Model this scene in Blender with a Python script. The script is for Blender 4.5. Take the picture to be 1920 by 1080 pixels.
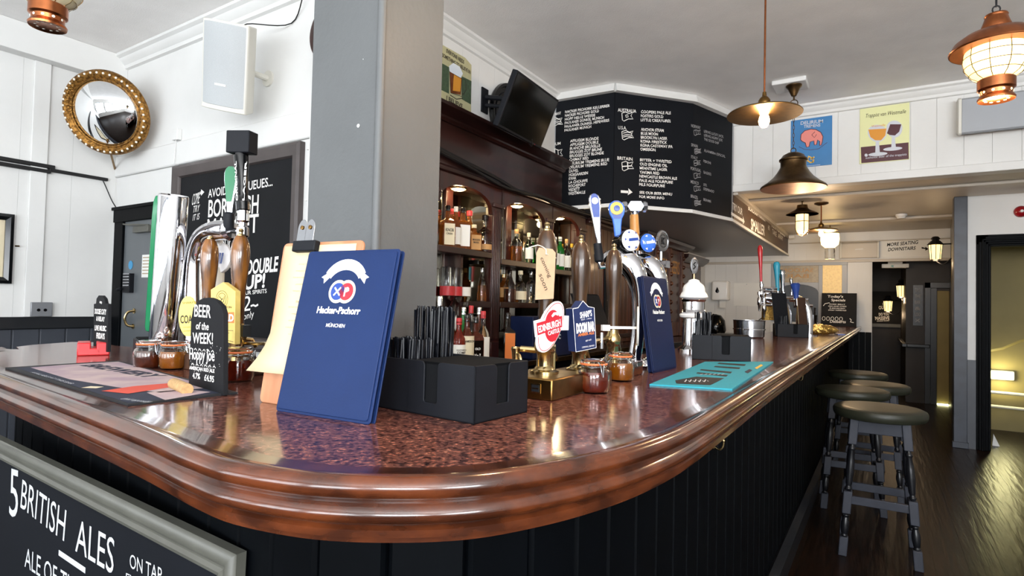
import bpy, bmesh, math, random
import numpy as np
from mathutils import Vector, Matrix
random.seed(7)
S = bpy.context.scene
for o in list(bpy.data.objects):
    bpy.data.objects.remove(o, do_unlink=True)

# ------------------------------------------------------------ camera
H = 1.33                                   # eye height
F = 1082.9                                 # focal length in pixels of a 1920 wide frame
YAW, PIT, ROL = math.radians(32.51), math.radians(1.5516), math.radians(1.3094)
_f = Vector((-math.sin(YAW) * math.cos(PIT), math.cos(YAW) * math.cos(PIT), math.sin(PIT)))
_r = Vector((math.cos(YAW), math.sin(YAW), 0))
_u = _r.cross(_f)
CR = _r * math.cos(ROL) + _u * math.sin(ROL)
CU = _u * math.cos(ROL) - _r * math.sin(ROL)
EYE = Vector((0, 0, H))
cam = bpy.data.cameras.new('camera')
cam.sensor_width = 36.0
cam.lens = F / 1920 * 36.0
cam.clip_start = 0.02
co = bpy.data.objects.new('camera', cam)
S.collection.objects.link(co)
M3 = Matrix((CR, CU, -_f)).transposed()
co.matrix_world = Matrix.Translation(EYE) @ M3.to_4x4()
S.camera = co

# ------------------------------------------------------------ view, world, daylight
S.view_settings.view_transform = 'Standard'
S.view_settings.look = 'None'
S.view_settings.gamma = 1.0
S.view_settings.exposure = 0.0
w = bpy.data.worlds.new('daylight')
S.world = w
w.use_nodes = True
bg = w.node_tree.nodes['Background']
bg.inputs[0].default_value = (0.80, 0.90, 1.0, 1)
bg.inputs[1].default_value = 4.0

def daylight(name, loc, sx, sz, power, look, col=(0.96, 0.98, 1.0)):
    l = bpy.data.lights.new(name, 'AREA')
    l.shape = 'RECTANGLE'
    l.size, l.size_y, l.energy, l.color = sx, sz, power, col
    o = bpy.data.objects.new(name, l)
    S.collection.objects.link(o)
    o.location = loc
    o.rotation_euler = Vector(look).to_track_quat('-Z', 'Y').to_euler()
    return o
# the pub's street windows are behind the camera: one light in each, plus an added fill
daylight('window_fill_light', (-4.0, -3.36, 1.75), 1.5, 1.8, 34, (0, 1, 0.7))
daylight('window_fill_light', (-2.1, -3.36, 1.75), 1.5, 1.8, 66, (0, 1, 0.8))
daylight('window_fill_light', (-0.2, -3.36, 1.75), 1.5, 1.8, 115, (0, 1, 1.1))
daylight('window_fill_light', (1.9, -3.36, 1.85), 1.5, 1.6, 270, (-.2, 1, 1.1))  # light of the assumed last street window, added to brighten the right side
daylight('window_fill_light', (3.16, -1.6, 1.95), 1.6, 1.5, 215, (-1, 0.2, 1.1))  # light of the side window, added to brighten column and bar
daylight('window_fill_light', (-5.16, -1.7, 1.85), 1.5, 1.7, 10, (1, 0, 0.5))  # added fill light; the left wall has no window here

def bulb(name, loc, power, rad=0.04, col=(1.0, 0.70, 0.42)):
    l = bpy.data.lights.new(name, 'POINT')
    l.energy, l.color, l.shadow_soft_size = power, col, rad
    o = bpy.data.objects.new(name, l)
    S.collection.objects.link(o)
    o.location = loc
    return o

# ------------------------------------------------------------ helpers
def ray(px, py):
    return CR * ((px - 960) / F) + CU * ((540 - py) / F) + _f

def on(px, py, ax, v):
    """the point of the plane axis = v that the given direction of view meets"""
    d = ray(px, py)
    return EYE + d * ((v - EYE[ax]) / d[ax])

def onx(px, py, v): return on(px, py, 0, v)
def ony(px, py, v): return on(px, py, 1, v)
def onz(px, py, v): return on(px, py, 2, v)

class Plane:
    """a flat surface: a point, its outward normal; u runs to the right along it, v up it"""
    def __init__(self, p, n, up=(0, 0, 1)):
        self.p, self.n = Vector(p), Vector(n).normalized()
        up = Vector(up)
        self.u = up.cross(self.n).normalized()
        self.v = self.n.cross(self.u).normalized()
    def px(self, x, y, off=0.0):
        d = ray(x, y)
        t = (self.p + self.n * off - EYE).dot(self.n) / d.dot(self.n)
        return EYE + d * t
    def at(self, a, b, off=0.0):
        return self.p + self.u * a + self.v * b + self.n * off
    def uv(self, P):
        d = P - self.p
        return d.dot(self.u), d.dot(self.v)

def lin(c):
    if isinstance(c, str):
        c = tuple(int(c[i:i + 2], 16) / 255 for i in (0, 2, 4))
    return tuple(x / 12.92 if x <= 0.04045 else ((x + 0.055) / 1.055) ** 2.4 for x in c)

MATS = {}
def mat(name, col, rough=0.5, metal=0.0, spec=0.5, var=0.0, scale=20.0, col2=None, bump=0.0, bscale=None,
        emit=None, estr=0.0, trans=0.0, coat=0.0, ior=1.45, stretch=None, kind='noise', detail=4.0, alpha=1.0, thin=None):
    m = bpy.data.materials.new(name)
    m.use_nodes = True
    nt = m.node_tree
    b = nt.nodes['Principled BSDF']
    c = lin(col)
    b.inputs['Base Color'].default_value = (*c, 1)
    b.inputs['Roughness'].default_value = rough
    b.inputs['Metallic'].default_value = metal
    b.inputs['IOR'].default_value = ior
    b.inputs['Specular IOR Level'].default_value = spec
    b.inputs['Transmission Weight'].default_value = trans
    b.inputs['Coat Weight'].default_value = coat
    b.inputs['Coat Roughness'].default_value = 0.08
    b.inputs['Alpha'].default_value = alpha
    if emit:
        b.inputs['Emission Color'].default_value = (*lin(emit), 1)
        b.inputs['Emission Strength'].default_value = estr
    tc = nt.nodes.new('ShaderNodeTexCoord')
    src = tc.outputs['Object']
    if stretch:
        mp = nt.nodes.new('ShaderNodeMapping')
        mp.inputs['Scale'].default_value = stretch
        nt.links.new(src, mp.inputs['Vector'])
        src = mp.outputs[0]
    if var or col2:
        n = nt.nodes.new('ShaderNodeTexNoise')
        n.inputs['Scale'].default_value = scale
        n.inputs['Detail'].default_value = detail
        nt.links.new(src, n.inputs['Vector'])
        fac = n.outputs[0]
        rp = nt.nodes.new('ShaderNodeValToRGB')
        c2 = lin(col2) if col2 else tuple(max(0, x * (1 - var)) for x in c)
        rp.color_ramp.elements[0].position = 0.36
        rp.color_ramp.elements[1].position = 0.64
        rp.color_ramp.elements[0].color = (*c2, 1)
        rp.color_ramp.elements[1].color = (*c, 1)
        nt.links.new(fac, rp.inputs[0])
        nt.links.new(rp.outputs[0], b.inputs['Base Color'])
    if bump:
        n = nt.nodes.new('ShaderNodeTexNoise')
        n.inputs['Scale'].default_value = bscale or scale
        n.inputs['Detail'].default_value = 3
        nt.links.new(src, n.inputs['Vector'])
        bp = nt.nodes.new('ShaderNodeBump')
        bp.inputs['Strength'].default_value = bump
        bp.inputs['Distance'].default_value = 0.01
        nt.links.new(n.outputs[0], bp.inputs['Height'])
        nt.links.new(bp.outputs[0], b.inputs['Normal'])
    MATS[name] = m
    return m

FONT_CACHE = {}
CAP = 0.682       # capital height of the built in lettering at size 1
def glyphs(s, bold=0.0):
    k = (s, bold)
    if k in FONT_CACHE:
        return FONT_CACHE[k]
    cu = bpy.data.curves.new('t', 'FONT')
    cu.body = s
    cu.size = 1.0
    cu.offset = bold
    cu.resolution_u = 3
    o = bpy.data.objects.new('t', cu)
    S.collection.objects.link(o)
    dg = bpy.context.evaluated_depsgraph_get()
    me = o.evaluated_get(dg).to_mesh()
    vs = [(v.co.x, v.co.y) for v in me.vertices]
    fs = [tuple(p.vertices) for p in me.polygons]
    o.evaluated_get(dg).to_mesh_clear()
    bpy.data.objects.remove(o, do_unlink=True)
    bpy.data.curves.remove(cu)
    FONT_CACHE[k] = (vs, fs)
    return FONT_CACHE[k]

class MB:
    """collects shapes; build() links them as ONE mesh object"""
    def __init__(self):
        self.v, self.f, self.m, self.cur, self.tf = [], [], [], 0, None
    def add(self, vs, fs):
        b = len(self.v)
        if self.tf is not None:
            vs = [self.tf @ Vector(x) for x in vs]
        self.v += [Vector(x) for x in vs]
        self.f += [tuple(b + i for i in f) for f in fs]
        self.m += [self.cur] * len(fs)
        return self
    def box(self, a, b):
        x0, y0, z0 = a; x1, y1, z1 = b
        x0, x1 = min(x0, x1), max(x0, x1); y0, y1 = min(y0, y1), max(y0, y1); z0, z1 = min(z0, z1), max(z0, z1)
        return self.add([(x0, y0, z0), (x1, y0, z0), (x1, y1, z0), (x0, y1, z0), (x0, y0, z1), (x1, y0, z1), (x1, y1, z1), (x0, y1, z1)],
                        [(0, 3, 2, 1), (4, 5, 6, 7), (0, 1, 5, 4), (1, 2, 6, 5), (2, 3, 7, 6), (3, 0, 4, 7)])
    def obox(self, c, ax, half):
        """box with its own axes"""
        c = Vector(c); a, b, d = [Vector(x).normalized() * h for x, h in zip(ax, half)]
        vs = [c - a - b - d, c + a - b - d, c + a + b - d, c - a + b - d, c - a - b + d, c + a - b + d, c + a + b + d, c - a + b + d]
        return self.add(vs, [(0, 3, 2, 1), (4, 5, 6, 7), (0, 1, 5, 4), (1, 2, 6, 5), (2, 3, 7, 6), (3, 0, 4, 7)])
    def ext(self, poly, vec):
        """polygon extruded along a vector"""
        n = len(poly); vec = Vector(vec); p = [Vector(q) for q in poly]
        return self.add(p + [q + vec for q in p], [tuple(range(n))[::-1], tuple(range(n, 2 * n))] + [(i, (i + 1) % n, n + (i + 1) % n, n + i) for i in range(n)])
    def prism(self, pts, z0, z1):
        return self.ext([(x, y, z0) for x, y in pts], (0, 0, z1 - z0))
    def poly(self, pts):
        return self.add(pts, [tuple(range(len(pts)))])
    def tube(self, path, r, n=10, closed=False, caps=True, flat=1.0):
        path = [Vector(p) for p in path]; k = len(path)
        rs = r if isinstance(r, (list, tuple)) else [r] * k
        vs, fs, prev = [], [], None
        for i, p in enumerate(path):
            a = path[(i - 1) % k] if (closed or i) else p
            b = path[(i + 1) % k] if (closed or i < k - 1) else p
            t = (b - a).normalized()
            if prev is None:
                up = Vector((0, 0, 1)) if abs(t.z) < 0.9 else Vector((1, 0, 0))
                x = t.cross(up).normalized()
            else:
                x = (prev - t * prev.dot(t)).normalized()
            y = t.cross(x); prev = x
            for j in range(n):
                an = 2 * math.pi * j / n
                vs.append(p + x * (rs[i] * math.cos(an)) + y * (rs[i] * flat * math.sin(an)))
        for i in range(k if closed else k - 1):
            for j in range(n):
                a, b = i * n, ((i + 1) % k) * n
                fs.append((a + j, a + (j + 1) % n, b + (j + 1) % n, b + j))
        if caps and not closed:
            fs.append(tuple(range(n))[::-1]); fs.append(tuple(range((k - 1) * n, k * n)))
        return self.add(vs, fs)
    def lathe(self, prof, n=24, c=(0, 0, 0), axis=None, sx=1.0):
        """profile of (radius, height) turned about an axis through c"""
        c = Vector(c)
        if axis is None:
            X, Y, Zx = Vector((1, 0, 0)), Vector((0, 1, 0)), Vector((0, 0, 1))
        else:
            Zx = Vector(axis).normalized()
            up = Vector((0, 0, 1)) if abs(Zx.z) < 0.95 else Vector((0, 1, 0))
            X = up.cross(Zx).normalized(); Y = Zx.cross(X)
        vs, fs, k = [], [], len(prof)
        for r, h in prof:
            for j in range(n):
                a = 2 * math.pi * j / n
                vs.append(c + X * (r * sx * math.cos(a)) + Y * (r * math.sin(a)) + Zx * h)
        for i in range(k - 1):
            for j in range(n):
                fs.append((i * n + j, i * n + (j + 1) % n, (i + 1) * n + (j + 1) % n, (i + 1) * n + j))
        if prof[0][0] > 1e-5: fs.append(tuple(range(n))[::-1])
        if prof[-1][0] > 1e-5: fs.append(tuple(range((k - 1) * n, k * n)))
        return self.add(vs, fs)
    def ball(self, c, r, n=12, sz=1.0):
        k = max(4, n // 2)
        return self.lathe([(r * math.sin(math.pi * i / k) if 0 < i < k else 0.0, -r * sz * math.cos(math.pi * i / k)) for i in range(k + 1)], n, c)
    def text(self, s, P, U, V, h, w=None, bold=0.0, N=None, shear=0.0, align='l', jit=0.0):
        """lettering lying on a surface: P baseline start, U along, V up, h capital height, w width to fill"""
        vs, fs = glyphs(s, bold)
        if not vs: return self
        x0 = min(v[0] for v in vs); x1 = max(v[0] for v in vs)
        k = h / CAP
        kx = k if w is None else w / max(1e-6, x1 - x0)
        U, V, P = Vector(U), Vector(V), Vector(P)
        W = (x1 - x0) * kx
        sh = {'l': 0, 'c': -W / 2, 'r': -W}[align]
        out = []
        for x, y in vs:
            dy = jit * h * math.sin(x * 9.1 + len(s)) if jit else 0
            out.append(P + U * ((x - x0) * kx + sh + shear * y * k) + V * (y * k + dy))
        nn = U.cross(V)
        if N is not None and nn.dot(Vector(N)) < 0:
            fs = [f[::-1] for f in fs]
        return self.add(out, fs)
    def ptext(self, pl, s, p0, p1, hp, off=0.0012, bold=0.0, shear=0.0, jit=0.0):
        """lettering on plane pl whose baseline runs between two directions of view, hp tall"""
        A, B, C = pl.px(*p0, off), pl.px(*p1, off), pl.px(p0[0], p0[1] - hp, off)
        U = (B - A); w = U.length; U.normalize()
        V = pl.n.cross(U).normalized()
        return self.text(s, A, U, V, abs((C - A).dot(V)), w, bold, pl.n, shear, 'l', jit)
    def ppoly(self, pl, pts, off=0.001, thick=0.0):
        P = [pl.px(x, y, off) for x, y in pts]
        nn = Vector((0, 0, 0))
        for i in range(len(P)):
            nn += P[i].cross(P[(i + 1) % len(P)])
        if nn.dot(pl.n) < 0: P = P[::-1]
        if thick: return self.ext([p - pl.n * thick for p in P], pl.n * thick)
        return self.poly(P)
    def pline(self, pl, pts, wd, off=0.0012):
        """painted stroke of width wd on a plane through directions of view"""
        P = [pl.px(x, y, off) for x, y in pts]
        return self.stroke(P, pl.n, wd)
    def stroke(self, P, N, wd):
        P = [Vector(p) for p in P]
        L, R = [], []
        for i, p in enumerate(P):
            t = (P[min(i + 1, len(P) - 1)] - P[max(i - 1, 0)]).normalized()
            s = Vector(N).cross(t) * (wd / 2)
            L.append(p + s); R.append(p - s)
        n = len(P)
        return self.add(R + L, [(i, i + 1, n + i + 1, n + i) for i in range(n - 1)])

OFF = {}
def link(o):
    S.collection.objects.link(o)
    return o
def tag(o, label=None, cat=None, group=None, kind=None):
    if label: o['label'] = label
    if cat: o['category'] = cat
    if group: o['group'] = group
    if kind: o['kind'] = kind
    return o
def root(name, label, cat, loc=(0, 0, 0), rz=0.0, group=None):
    o = link(bpy.data.objects.new(name, None))
    o.empty_display_size = 0.05
    o.location = loc
    o.rotation_euler = (0, 0, rz)
    OFF[o.name] = Vector(loc)
    return tag(o, label, cat, group)
def pieces(mb):
    """the far-apart pieces of a builder's shapes, as lists of face numbers"""
    par = list(range(len(mb.v)))
    def find(i):
        while par[i] != i:
            par[i] = par[par[i]]; i = par[i]
        return i
    for f in mb.f:
        a = find(f[0])
        for i in f[1:]: par[find(i)] = a
    isl = {}
    for k, f in enumerate(mb.f): isl.setdefault(find(f[0]), []).append(k)
    isl = list(isl.values())
    if len(isl) < 2 or len(isl) > 790: return [list(range(len(mb.f)))]
    lo, hi = [], []
    for fs in isl:
        c = np.array([mb.v[i] for k in fs for i in mb.f[k]])
        lo.append(c.min(0)); hi.append(c.max(0))
    lo, hi = np.array(lo), np.array(hi)
    sz = (hi - lo).max(1)
    gap = np.maximum(0, np.maximum(lo[:, None] - hi[None], lo[None] - hi[:, None]))
    near = np.sqrt((gap ** 2).sum(2)) <= np.maximum(.0199, .499 * np.maximum(sz[:, None], sz[None]))
    left, out = set(range(len(isl))), []
    while left:
        st = [min(left)]; left.discard(st[0]); g = []
        while st:
            i = st.pop(); g.append(i)
            for j in [j for j in left if near[i, j]]: left.discard(j); st.append(j)
        out.append(sorted(k for i in g for k in isl[i]))
    return out
def build(name, mb, mats, parent=None, bev=0.0, smooth=35, world=True, base=None, label=None, seg=2):
    """a mesh object; shapes of a part that lie far apart become parts of their own"""
    if parent is not None and len(mb.f) > 1:
        ps = pieces(mb)
        if len(ps) > 1:
            first = None
            for fs in ps:
                q = MB(); idx = {}
                for k in fs:
                    for i in mb.f[k]:
                        if i not in idx: idx[i] = len(q.v); q.v.append(mb.v[i])
                    q.f.append(tuple(idx[i] for i in mb.f[k])); q.m.append(mb.m[k])
                o = build_one(name, q, mats, parent, bev, smooth, world, base, label, seg)
                first = first or o
            return first
    return build_one(name, mb, mats, parent, bev, smooth, world, base, label, seg)
def build_one(name, mb, mats, parent=None, bev=0.0, smooth=35, world=True, base=None, label=None, seg=2):
    """ONE mesh object; vertices are in world coordinates when world is True, else in the thing's own"""
    me = bpy.data.meshes.new(name)
    if parent is not None:
        off = OFF[parent.name] if world else Vector((0, 0, 0))
    else:
        off = Vector(base) if base is not None else Vector((0, 0, 0))
    me.from_pydata([v - off for v in mb.v], [], mb.f)
    if not isinstance(mats, (list, tuple)): mats = [mats]
    for m in mats: me.materials.append(MATS[m] if isinstance(m, str) else m)
    for p, i in zip(me.polygons, mb.m): p.material_index = i
    me.update()
    if smooth:
        for p in me.polygons: p.use_smooth = True
        me.set_sharp_from_angle(angle=math.radians(smooth))
    o = link(bpy.data.objects.new(name, me))
    if parent is not None:
        o.parent = parent
    else:
        o.location = off
    OFF[o.name] = off
    if bev:
        b = o.modifiers.new('edge', 'BEVEL')
        b.width, b.segments, b.limit_method, b.angle_limit = bev, seg, 'ANGLE', math.radians(40)
    if label: o['label'] = label
    return o
def struct(name, mb, mats, label=None, bev=0.0, smooth=35, parent=None):
    o = build(name, mb, mats, parent, bev, smooth)
    if parent is None:
        o['kind'] = 'structure'
        if label: o['label'] = label
    return o
def copy_tree(o, parent=None):
    c = o.copy()
    link(c)
    if parent is not None: c.parent = parent
    OFF[c.name] = OFF.get(o.name, Vector((0, 0, 0)))
    for ch in list(o.children): copy_tree(ch, c)
    return c
def again(o, loc, rz=0.0, label=None, group=None, scale=None):
    c = copy_tree(o)
    c.location = loc
    c.rotation_euler = (0, 0, rz)
    if label: c['label'] = label
    if group: c['group'] = group
    if scale: c.scale = scale
    return c
def spline(pts, k=8):
    P = [Vector(p) for p in pts]; out = []
    for i in range(len(P) - 1):
        a, b, c, d = P[max(i - 1, 0)], P[i], P[i + 1], P[min(i + 2, len(P) - 1)]
        for j in range(k):
            t = j / k
            out.append(0.5 * ((2 * b) + (c - a) * t + (2 * a - 5 * b + 4 * c - d) * t * t + (3 * b - a - 3 * c + d) * t ** 3))
    return out + [P[-1]]
def ring(c, u, v, ru, rv, n=24, a0=0.0, a1=2 * math.pi, end=False):
    c, u, v = Vector(c), Vector(u), Vector(v)
    m = n + 1 if end else n
    return [c + u * (ru * math.cos(a0 + (a1 - a0) * i / n)) + v * (rv * math.sin(a0 + (a1 - a0) * i / n)) for i in range(m)]
# ------------------------------------------------------------ materials
mat('white_paint', 'dddddb', 0.55, var=0.05, scale=2.5, bump=0.08, bscale=30)
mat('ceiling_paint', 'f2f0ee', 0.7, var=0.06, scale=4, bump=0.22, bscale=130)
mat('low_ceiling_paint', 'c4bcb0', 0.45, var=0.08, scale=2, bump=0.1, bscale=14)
mat('grey_paint', '57595a', 0.5, spec=0.4, var=0.08, scale=5, bump=0.12, bscale=60)
mat('dado_paint', '3c4048', 0.35, var=0.12, scale=5)
mat('black_paint', '1b1d21', 0.3, var=0.2, scale=8, bump=0.05)
mat('navy_paint', '040609', 0.5, spec=0.08, var=0.25, scale=9, bump=0.06)
mat('door_grey', '5d6266', 0.35, var=0.06, scale=3)
mat('blue_grey', '343a46', 0.4, var=0.3, scale=10)
mat('floor_wood', '20130c', 0.32, spec=0.18, col2='0e0805', scale=7, stretch=(6, 0.6, 1), bump=0.35, bscale=5)
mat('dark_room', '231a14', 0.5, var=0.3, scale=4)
mat('cream_wall', '8f8152', 0.6, var=0.15, scale=3)
mat('mahogany', '3a1712', 0.28, col2='22100c', scale=14, stretch=(1, 1, 0.15), coat=0.2)
mat('mahogany_long', '2c1310', 0.3, col2='1b0b09', scale=14, stretch=(1, 0.15, 1), coat=0.2)
mat('panel_wood', '5b3420', 0.35, col2='351a10', scale=22, stretch=(1, 1, 0.08), coat=0.1)
mat('rail_wood', '5a2c15', 0.2, col2='32160a', scale=26, stretch=(0.5, 0.5, 1), coat=0.5, bump=0.05, bscale=20)
mat('sign_wood', '4a3020', 0.5, col2='38241a', scale=20, stretch=(1, 0.2, 1))
mat('oak', '7e4f1e', 0.2, col2='351c08', scale=55, stretch=(1, 1, 0.16), coat=0.6, detail=8)
mat('dark_handle', '4a2d10', 0.3, col2='241405', scale=40, stretch=(1, 1, 0.12), coat=0.35)
mat('pale_wood', 'b8805c', 0.45, col2='a06a48', scale=20, stretch=(1, 1, 0.2))
mat('cork', 'b99566', 0.8, var=0.25, scale=120)
mat('hammer_wood', 'b07a3a', 0.35, var=0.2, scale=30)
mat('chrome', 'dcdce0', 0.06, metal=1.0)
mat('steel', 'a9abb0', 0.2, metal=1.0)
mat('brass', 'c0a878', 0.2, metal=1.0, var=0.15, scale=30)
mat('old_brass', '8a6a3c', 0.3, metal=1.0, var=0.3, scale=25)
mat('copper', 'b06a42', 0.3, metal=1.0, var=0.35, scale=18)
mat('bronze', '6b5438', 0.35, metal=1.0, var=0.3, scale=20)
mat('gilt', 'a97b3d', 0.4, metal=0.8, col2='5d3d16', scale=60, bump=0.6, bscale=90)
mat('pearl', 'efe9da', 0.3)
mat('mirror_glass', 'f2f4f6', 0.02, metal=1.0)
mat('back_mirror', 'b8b4a4', 0.04, metal=1.0)
mat('black_plastic', '14161b', 0.55, spec=0.2, var=0.1, scale=40)
mat('straw_black', '0e1016', 0.25)
mat('napkin', '111214', 0.9, spec=.1)
mat('black_gloss', '08090b', 0.12)
mat('screen', '050708', 0.1)
mat('chalkboard', '17181b', 0.65, spec=.2, var=0.15, scale=5)
mat('chalkboard_blue', '0f1218', 0.65, spec=.2, var=0.15, scale=5)
mat('chalk', 'eceae6', 0.8)
mat('chalk_grey', 'b9bcc0', 0.8)
mat('chalk_dim', '9d9d9f', 0.8)
mat('frame_grey', '55554e', 0.38, var=0.15, scale=12)
mat('frame_brown', '4b4443', 0.4, var=0.15, scale=10)
mat('blue_leather', '152953', 0.5, spec=0.2, var=0.12, scale=6, bump=0.03, bscale=220)
mat('navy_leather', '0e1a3c', 0.45, spec=0.25, var=0.12, scale=6, bump=0.03, bscale=220)
mat('paper', 'cfbd98', 0.8, var=0.03, scale=5)
mat('white_paper', 'e6e6e2', 0.7)
mat('kraft', 'bfa181', 0.85, var=0.06, scale=60)
mat('ink', '3a342c', 0.8)
mat('ink_pale', 'a8987c', 0.8)
mat('cream', 'e8e2d2', 0.5)
mat('offwhite_plastic', 'd6d4cb', 0.45)
mat('grille', 'b4b8ba', 0.6, var=0.08, scale=300, bump=0.15, bscale=400)
mat('heater_grey', '9ea2a8', 0.4)
mat('red_plastic', 'c3282c', 0.35)
mat('bell_red', '8c1018', 0.25)
mat('green_badge', '1c6b45', 0.25)
mat('yellow_badge', 'e6cf66', 0.35)
mat('gold_badge', 'd9bd6a', 0.4, var=0.12, scale=40)
mat('orange_print', 'd8793c', 0.5)
mat('badge_red', 'b3222f', 0.35)
mat('badge_white', 'eceaea', 0.35)
mat('badge_blue', '23408a', 0.3)
mat('doom_blue', '1d2a52', 0.35)
mat('lens_blue', '3f6fd0', 0.15)
mat('yellow', 'e9b93c', 0.4)
mat('poster_blue', '3f7fb8', 0.4, var=0.06, scale=8)
mat('poster_pink', 'e58a80', 0.45)
mat('poster_lime', 'dfe0a8', 0.4)
mat('poster_plum', '4d2028', 0.4)
mat('poster_sage', 'b9b48c', 0.45, var=0.1, scale=20)
mat('poster_green', '44583f', 0.5, var=0.3, scale=60)
mat('beer_amber', 'd9912a', 0.4)
mat('beer_foam', 'dfe4ea', 0.4)
mat('glass_print', 'c9ccd4', 0.4)
mat('mat_teal', '1f8fa0', 0.75, var=0.08, scale=120)
mat('mat_navy', '1a2036', 0.75, var=0.1, scale=100)
mat('mat_mauve', 'b8a3a0', 0.75, col2='9d8792', scale=9)
mat('mat_red', 'c84a38', 0.7)
mat('mat_rubber', '14161a', 0.7)
mat('seat_leather', '26281f', 0.4, spec=.35, var=0.15, scale=10, bump=0.05)
mat('stool_grey', '30333c', 0.5, spec=.3, var=0.12, scale=20)
mat('stool_black', '121317', 0.3)
mat('cable_black', '101012', 0.5)
mat('socket_grey', '8a8c90', 0.35, metal=0.4)
mat('notice_blue', '3a8fc0', 0.4)
mat('lamplit_gold_lining', 'c69a54', 0.38, metal=0.55, var=0.2, scale=12)  # brighter than the shade metal so the inside looks lamplit
mat('lamplit_copper_lining', 'c4733a', 0.4, metal=0.5, var=0.2, scale=12)  # orange colour stands for the bulb's glow inside a shade
mat('glow_warm', 'ffe0b0', 0.5, emit='ffcf90', estr=40.0)
mat('glow_soft', 'ffe9b8', 0.4, emit='ffd98e', estr=2.0)
mat('glow_glass', 'ffe9b8', 0.4, emit='ffd98e', estr=6.0)
mat('glow_spot', 'fff2cc', 0.4, emit='fff0c4', estr=12.0)
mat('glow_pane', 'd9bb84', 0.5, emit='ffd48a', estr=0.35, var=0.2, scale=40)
mat('glow_strip', 'f4f0c0', 0.4, emit='f4f2b4', estr=5.0)
mat('old_pane', 'a89a80', 0.35, var=0.2, scale=30)
mat('lantern_glass', 'cfc6a4', 0.2, var=0.15, scale=12)
mat('clear_glass', 'ffffff', 0.02, trans=1.0, ior=1.3)
mat('bottle_clear', 'f4f4f0', 0.03, trans=1.0, ior=1.35)
mat('spirit_amber', 'a8601e', 0.05, trans=0.75, ior=1.35)
mat('spirit_brown', '5a2410', 0.06, trans=0.4, ior=1.35)
mat('spirit_red', '8c2a14', 0.05, trans=0.6, ior=1.35)
mat('ale_amber', 'c9761c', 0.05, trans=0.6, ior=1.35)
mat('bottle_dark', '130d0a', 0.08)
mat('bottle_green', '1f7a2c', 0.06, trans=0.5, ior=1.35)
mat('label_cream', 'd8ccae', 0.7)
mat('label_white', 'e4e2da', 0.7)
mat('label_buff', 'b98c58', 0.7)
mat('seal_red', 'b52a30', 0.4)
mat('rubber_orange', 'c86a3c', 0.5)
mat('foil_gold', 'd2ab5c', 0.25, metal=0.8, var=0.4, scale=80, bump=0.8, bscale=60)
mat('tap_red', 'b01c24', 0.25)
mat('tap_cyan', '2d8ea8', 0.35)
mat('ceramic', 'f1f1ef', 0.15)

def granite():
    m = bpy.data.materials.new('counter_laminate')
    m.use_nodes = True
    nt = m.node_tree
    b = nt.nodes['Principled BSDF']
    tc = nt.nodes.new('ShaderNodeTexCoord')
    n1 = nt.nodes.new('ShaderNodeTexNoise'); n1.inputs['Scale'].default_value = 150; n1.inputs['Detail'].default_value = 5
    n2 = nt.nodes.new('ShaderNodeTexNoise'); n2.inputs['Scale'].default_value = 45; n2.inputs['Detail'].default_value = 3
    r = nt.nodes.new('ShaderNodeValToRGB')
    e = r.color_ramp.elements
    e[0].position, e[0].color = 0.34, (*lin('1b1213'), 1)
    e[1].position, e[1].color = 0.62, (*lin('80503f'), 1)
    k = e.new(0.46); k.color = (*lin('56312c'), 1)
    k = e.new(0.74); k.color = (*lin('9a7261'), 1)
    mx = nt.nodes.new('ShaderNodeMath'); mx.operation = 'ADD'
    m2 = nt.nodes.new('ShaderNodeMath'); m2.operation = 'MULTIPLY_ADD'; m2.inputs[1].default_value = 0.35; m2.inputs[2].default_value = -0.175
    for n in (n1, n2): nt.links.new(tc.outputs['Object'], n.inputs['Vector'])
    nt.links.new(n2.outputs[0], m2.inputs[0]); nt.links.new(n1.outputs[0], mx.inputs[0]); nt.links.new(m2.outputs[0], mx.inputs[1])
    nt.links.new(mx.outputs[0], r.inputs[0]); nt.links.new(r.outputs[0], b.inputs['Base Color'])
    b.inputs['Roughness'].default_value = 0.13
    b.inputs['Specular IOR Level'].default_value = 0.6
    MATS['counter_laminate'] = m
granite()
# ------------------------------------------------------------ the room
CT = 1.11            # counter top
Z1, Z2 = 3.233, 2.508
XL, YB, XW = -5.2, 2.19, -2.49        # left wall, wall behind the left bar, wall behind the bottles
YM, YF, YR = 5.93, 9.95, 7.31         # beam face, far wall, right partition
XR, Y0 = 3.2, -3.4

mb = MB()
x = XL
# floor boards run along the bar
xx = -5.3
mb.box((-5.3, Y0 - 0.1, -0.1), (4.6, 13.2, -0.003))
while xx < 4.6:
    mb.box((xx, Y0 - 0.1, -0.05), (xx + 0.1492, 13.2, 0.0)); xx += 0.15
struct('floor', mb, 'floor_wood', 'dark varnished floorboards running beside the bar')

struct('ceiling', MB().box((XL, Y0, Z1), (XR, YM, Z1 + 0.1)), 'ceiling_paint', 'textured off white ceiling over the bar')
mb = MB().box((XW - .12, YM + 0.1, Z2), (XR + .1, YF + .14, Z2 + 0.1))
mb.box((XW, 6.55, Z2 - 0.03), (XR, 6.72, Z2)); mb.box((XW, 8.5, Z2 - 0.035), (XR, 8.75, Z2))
struct('ceiling_low', mb, 'low_ceiling_paint', 'lower painted ceiling at the far end of the pub', bev=0.01)

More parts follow.
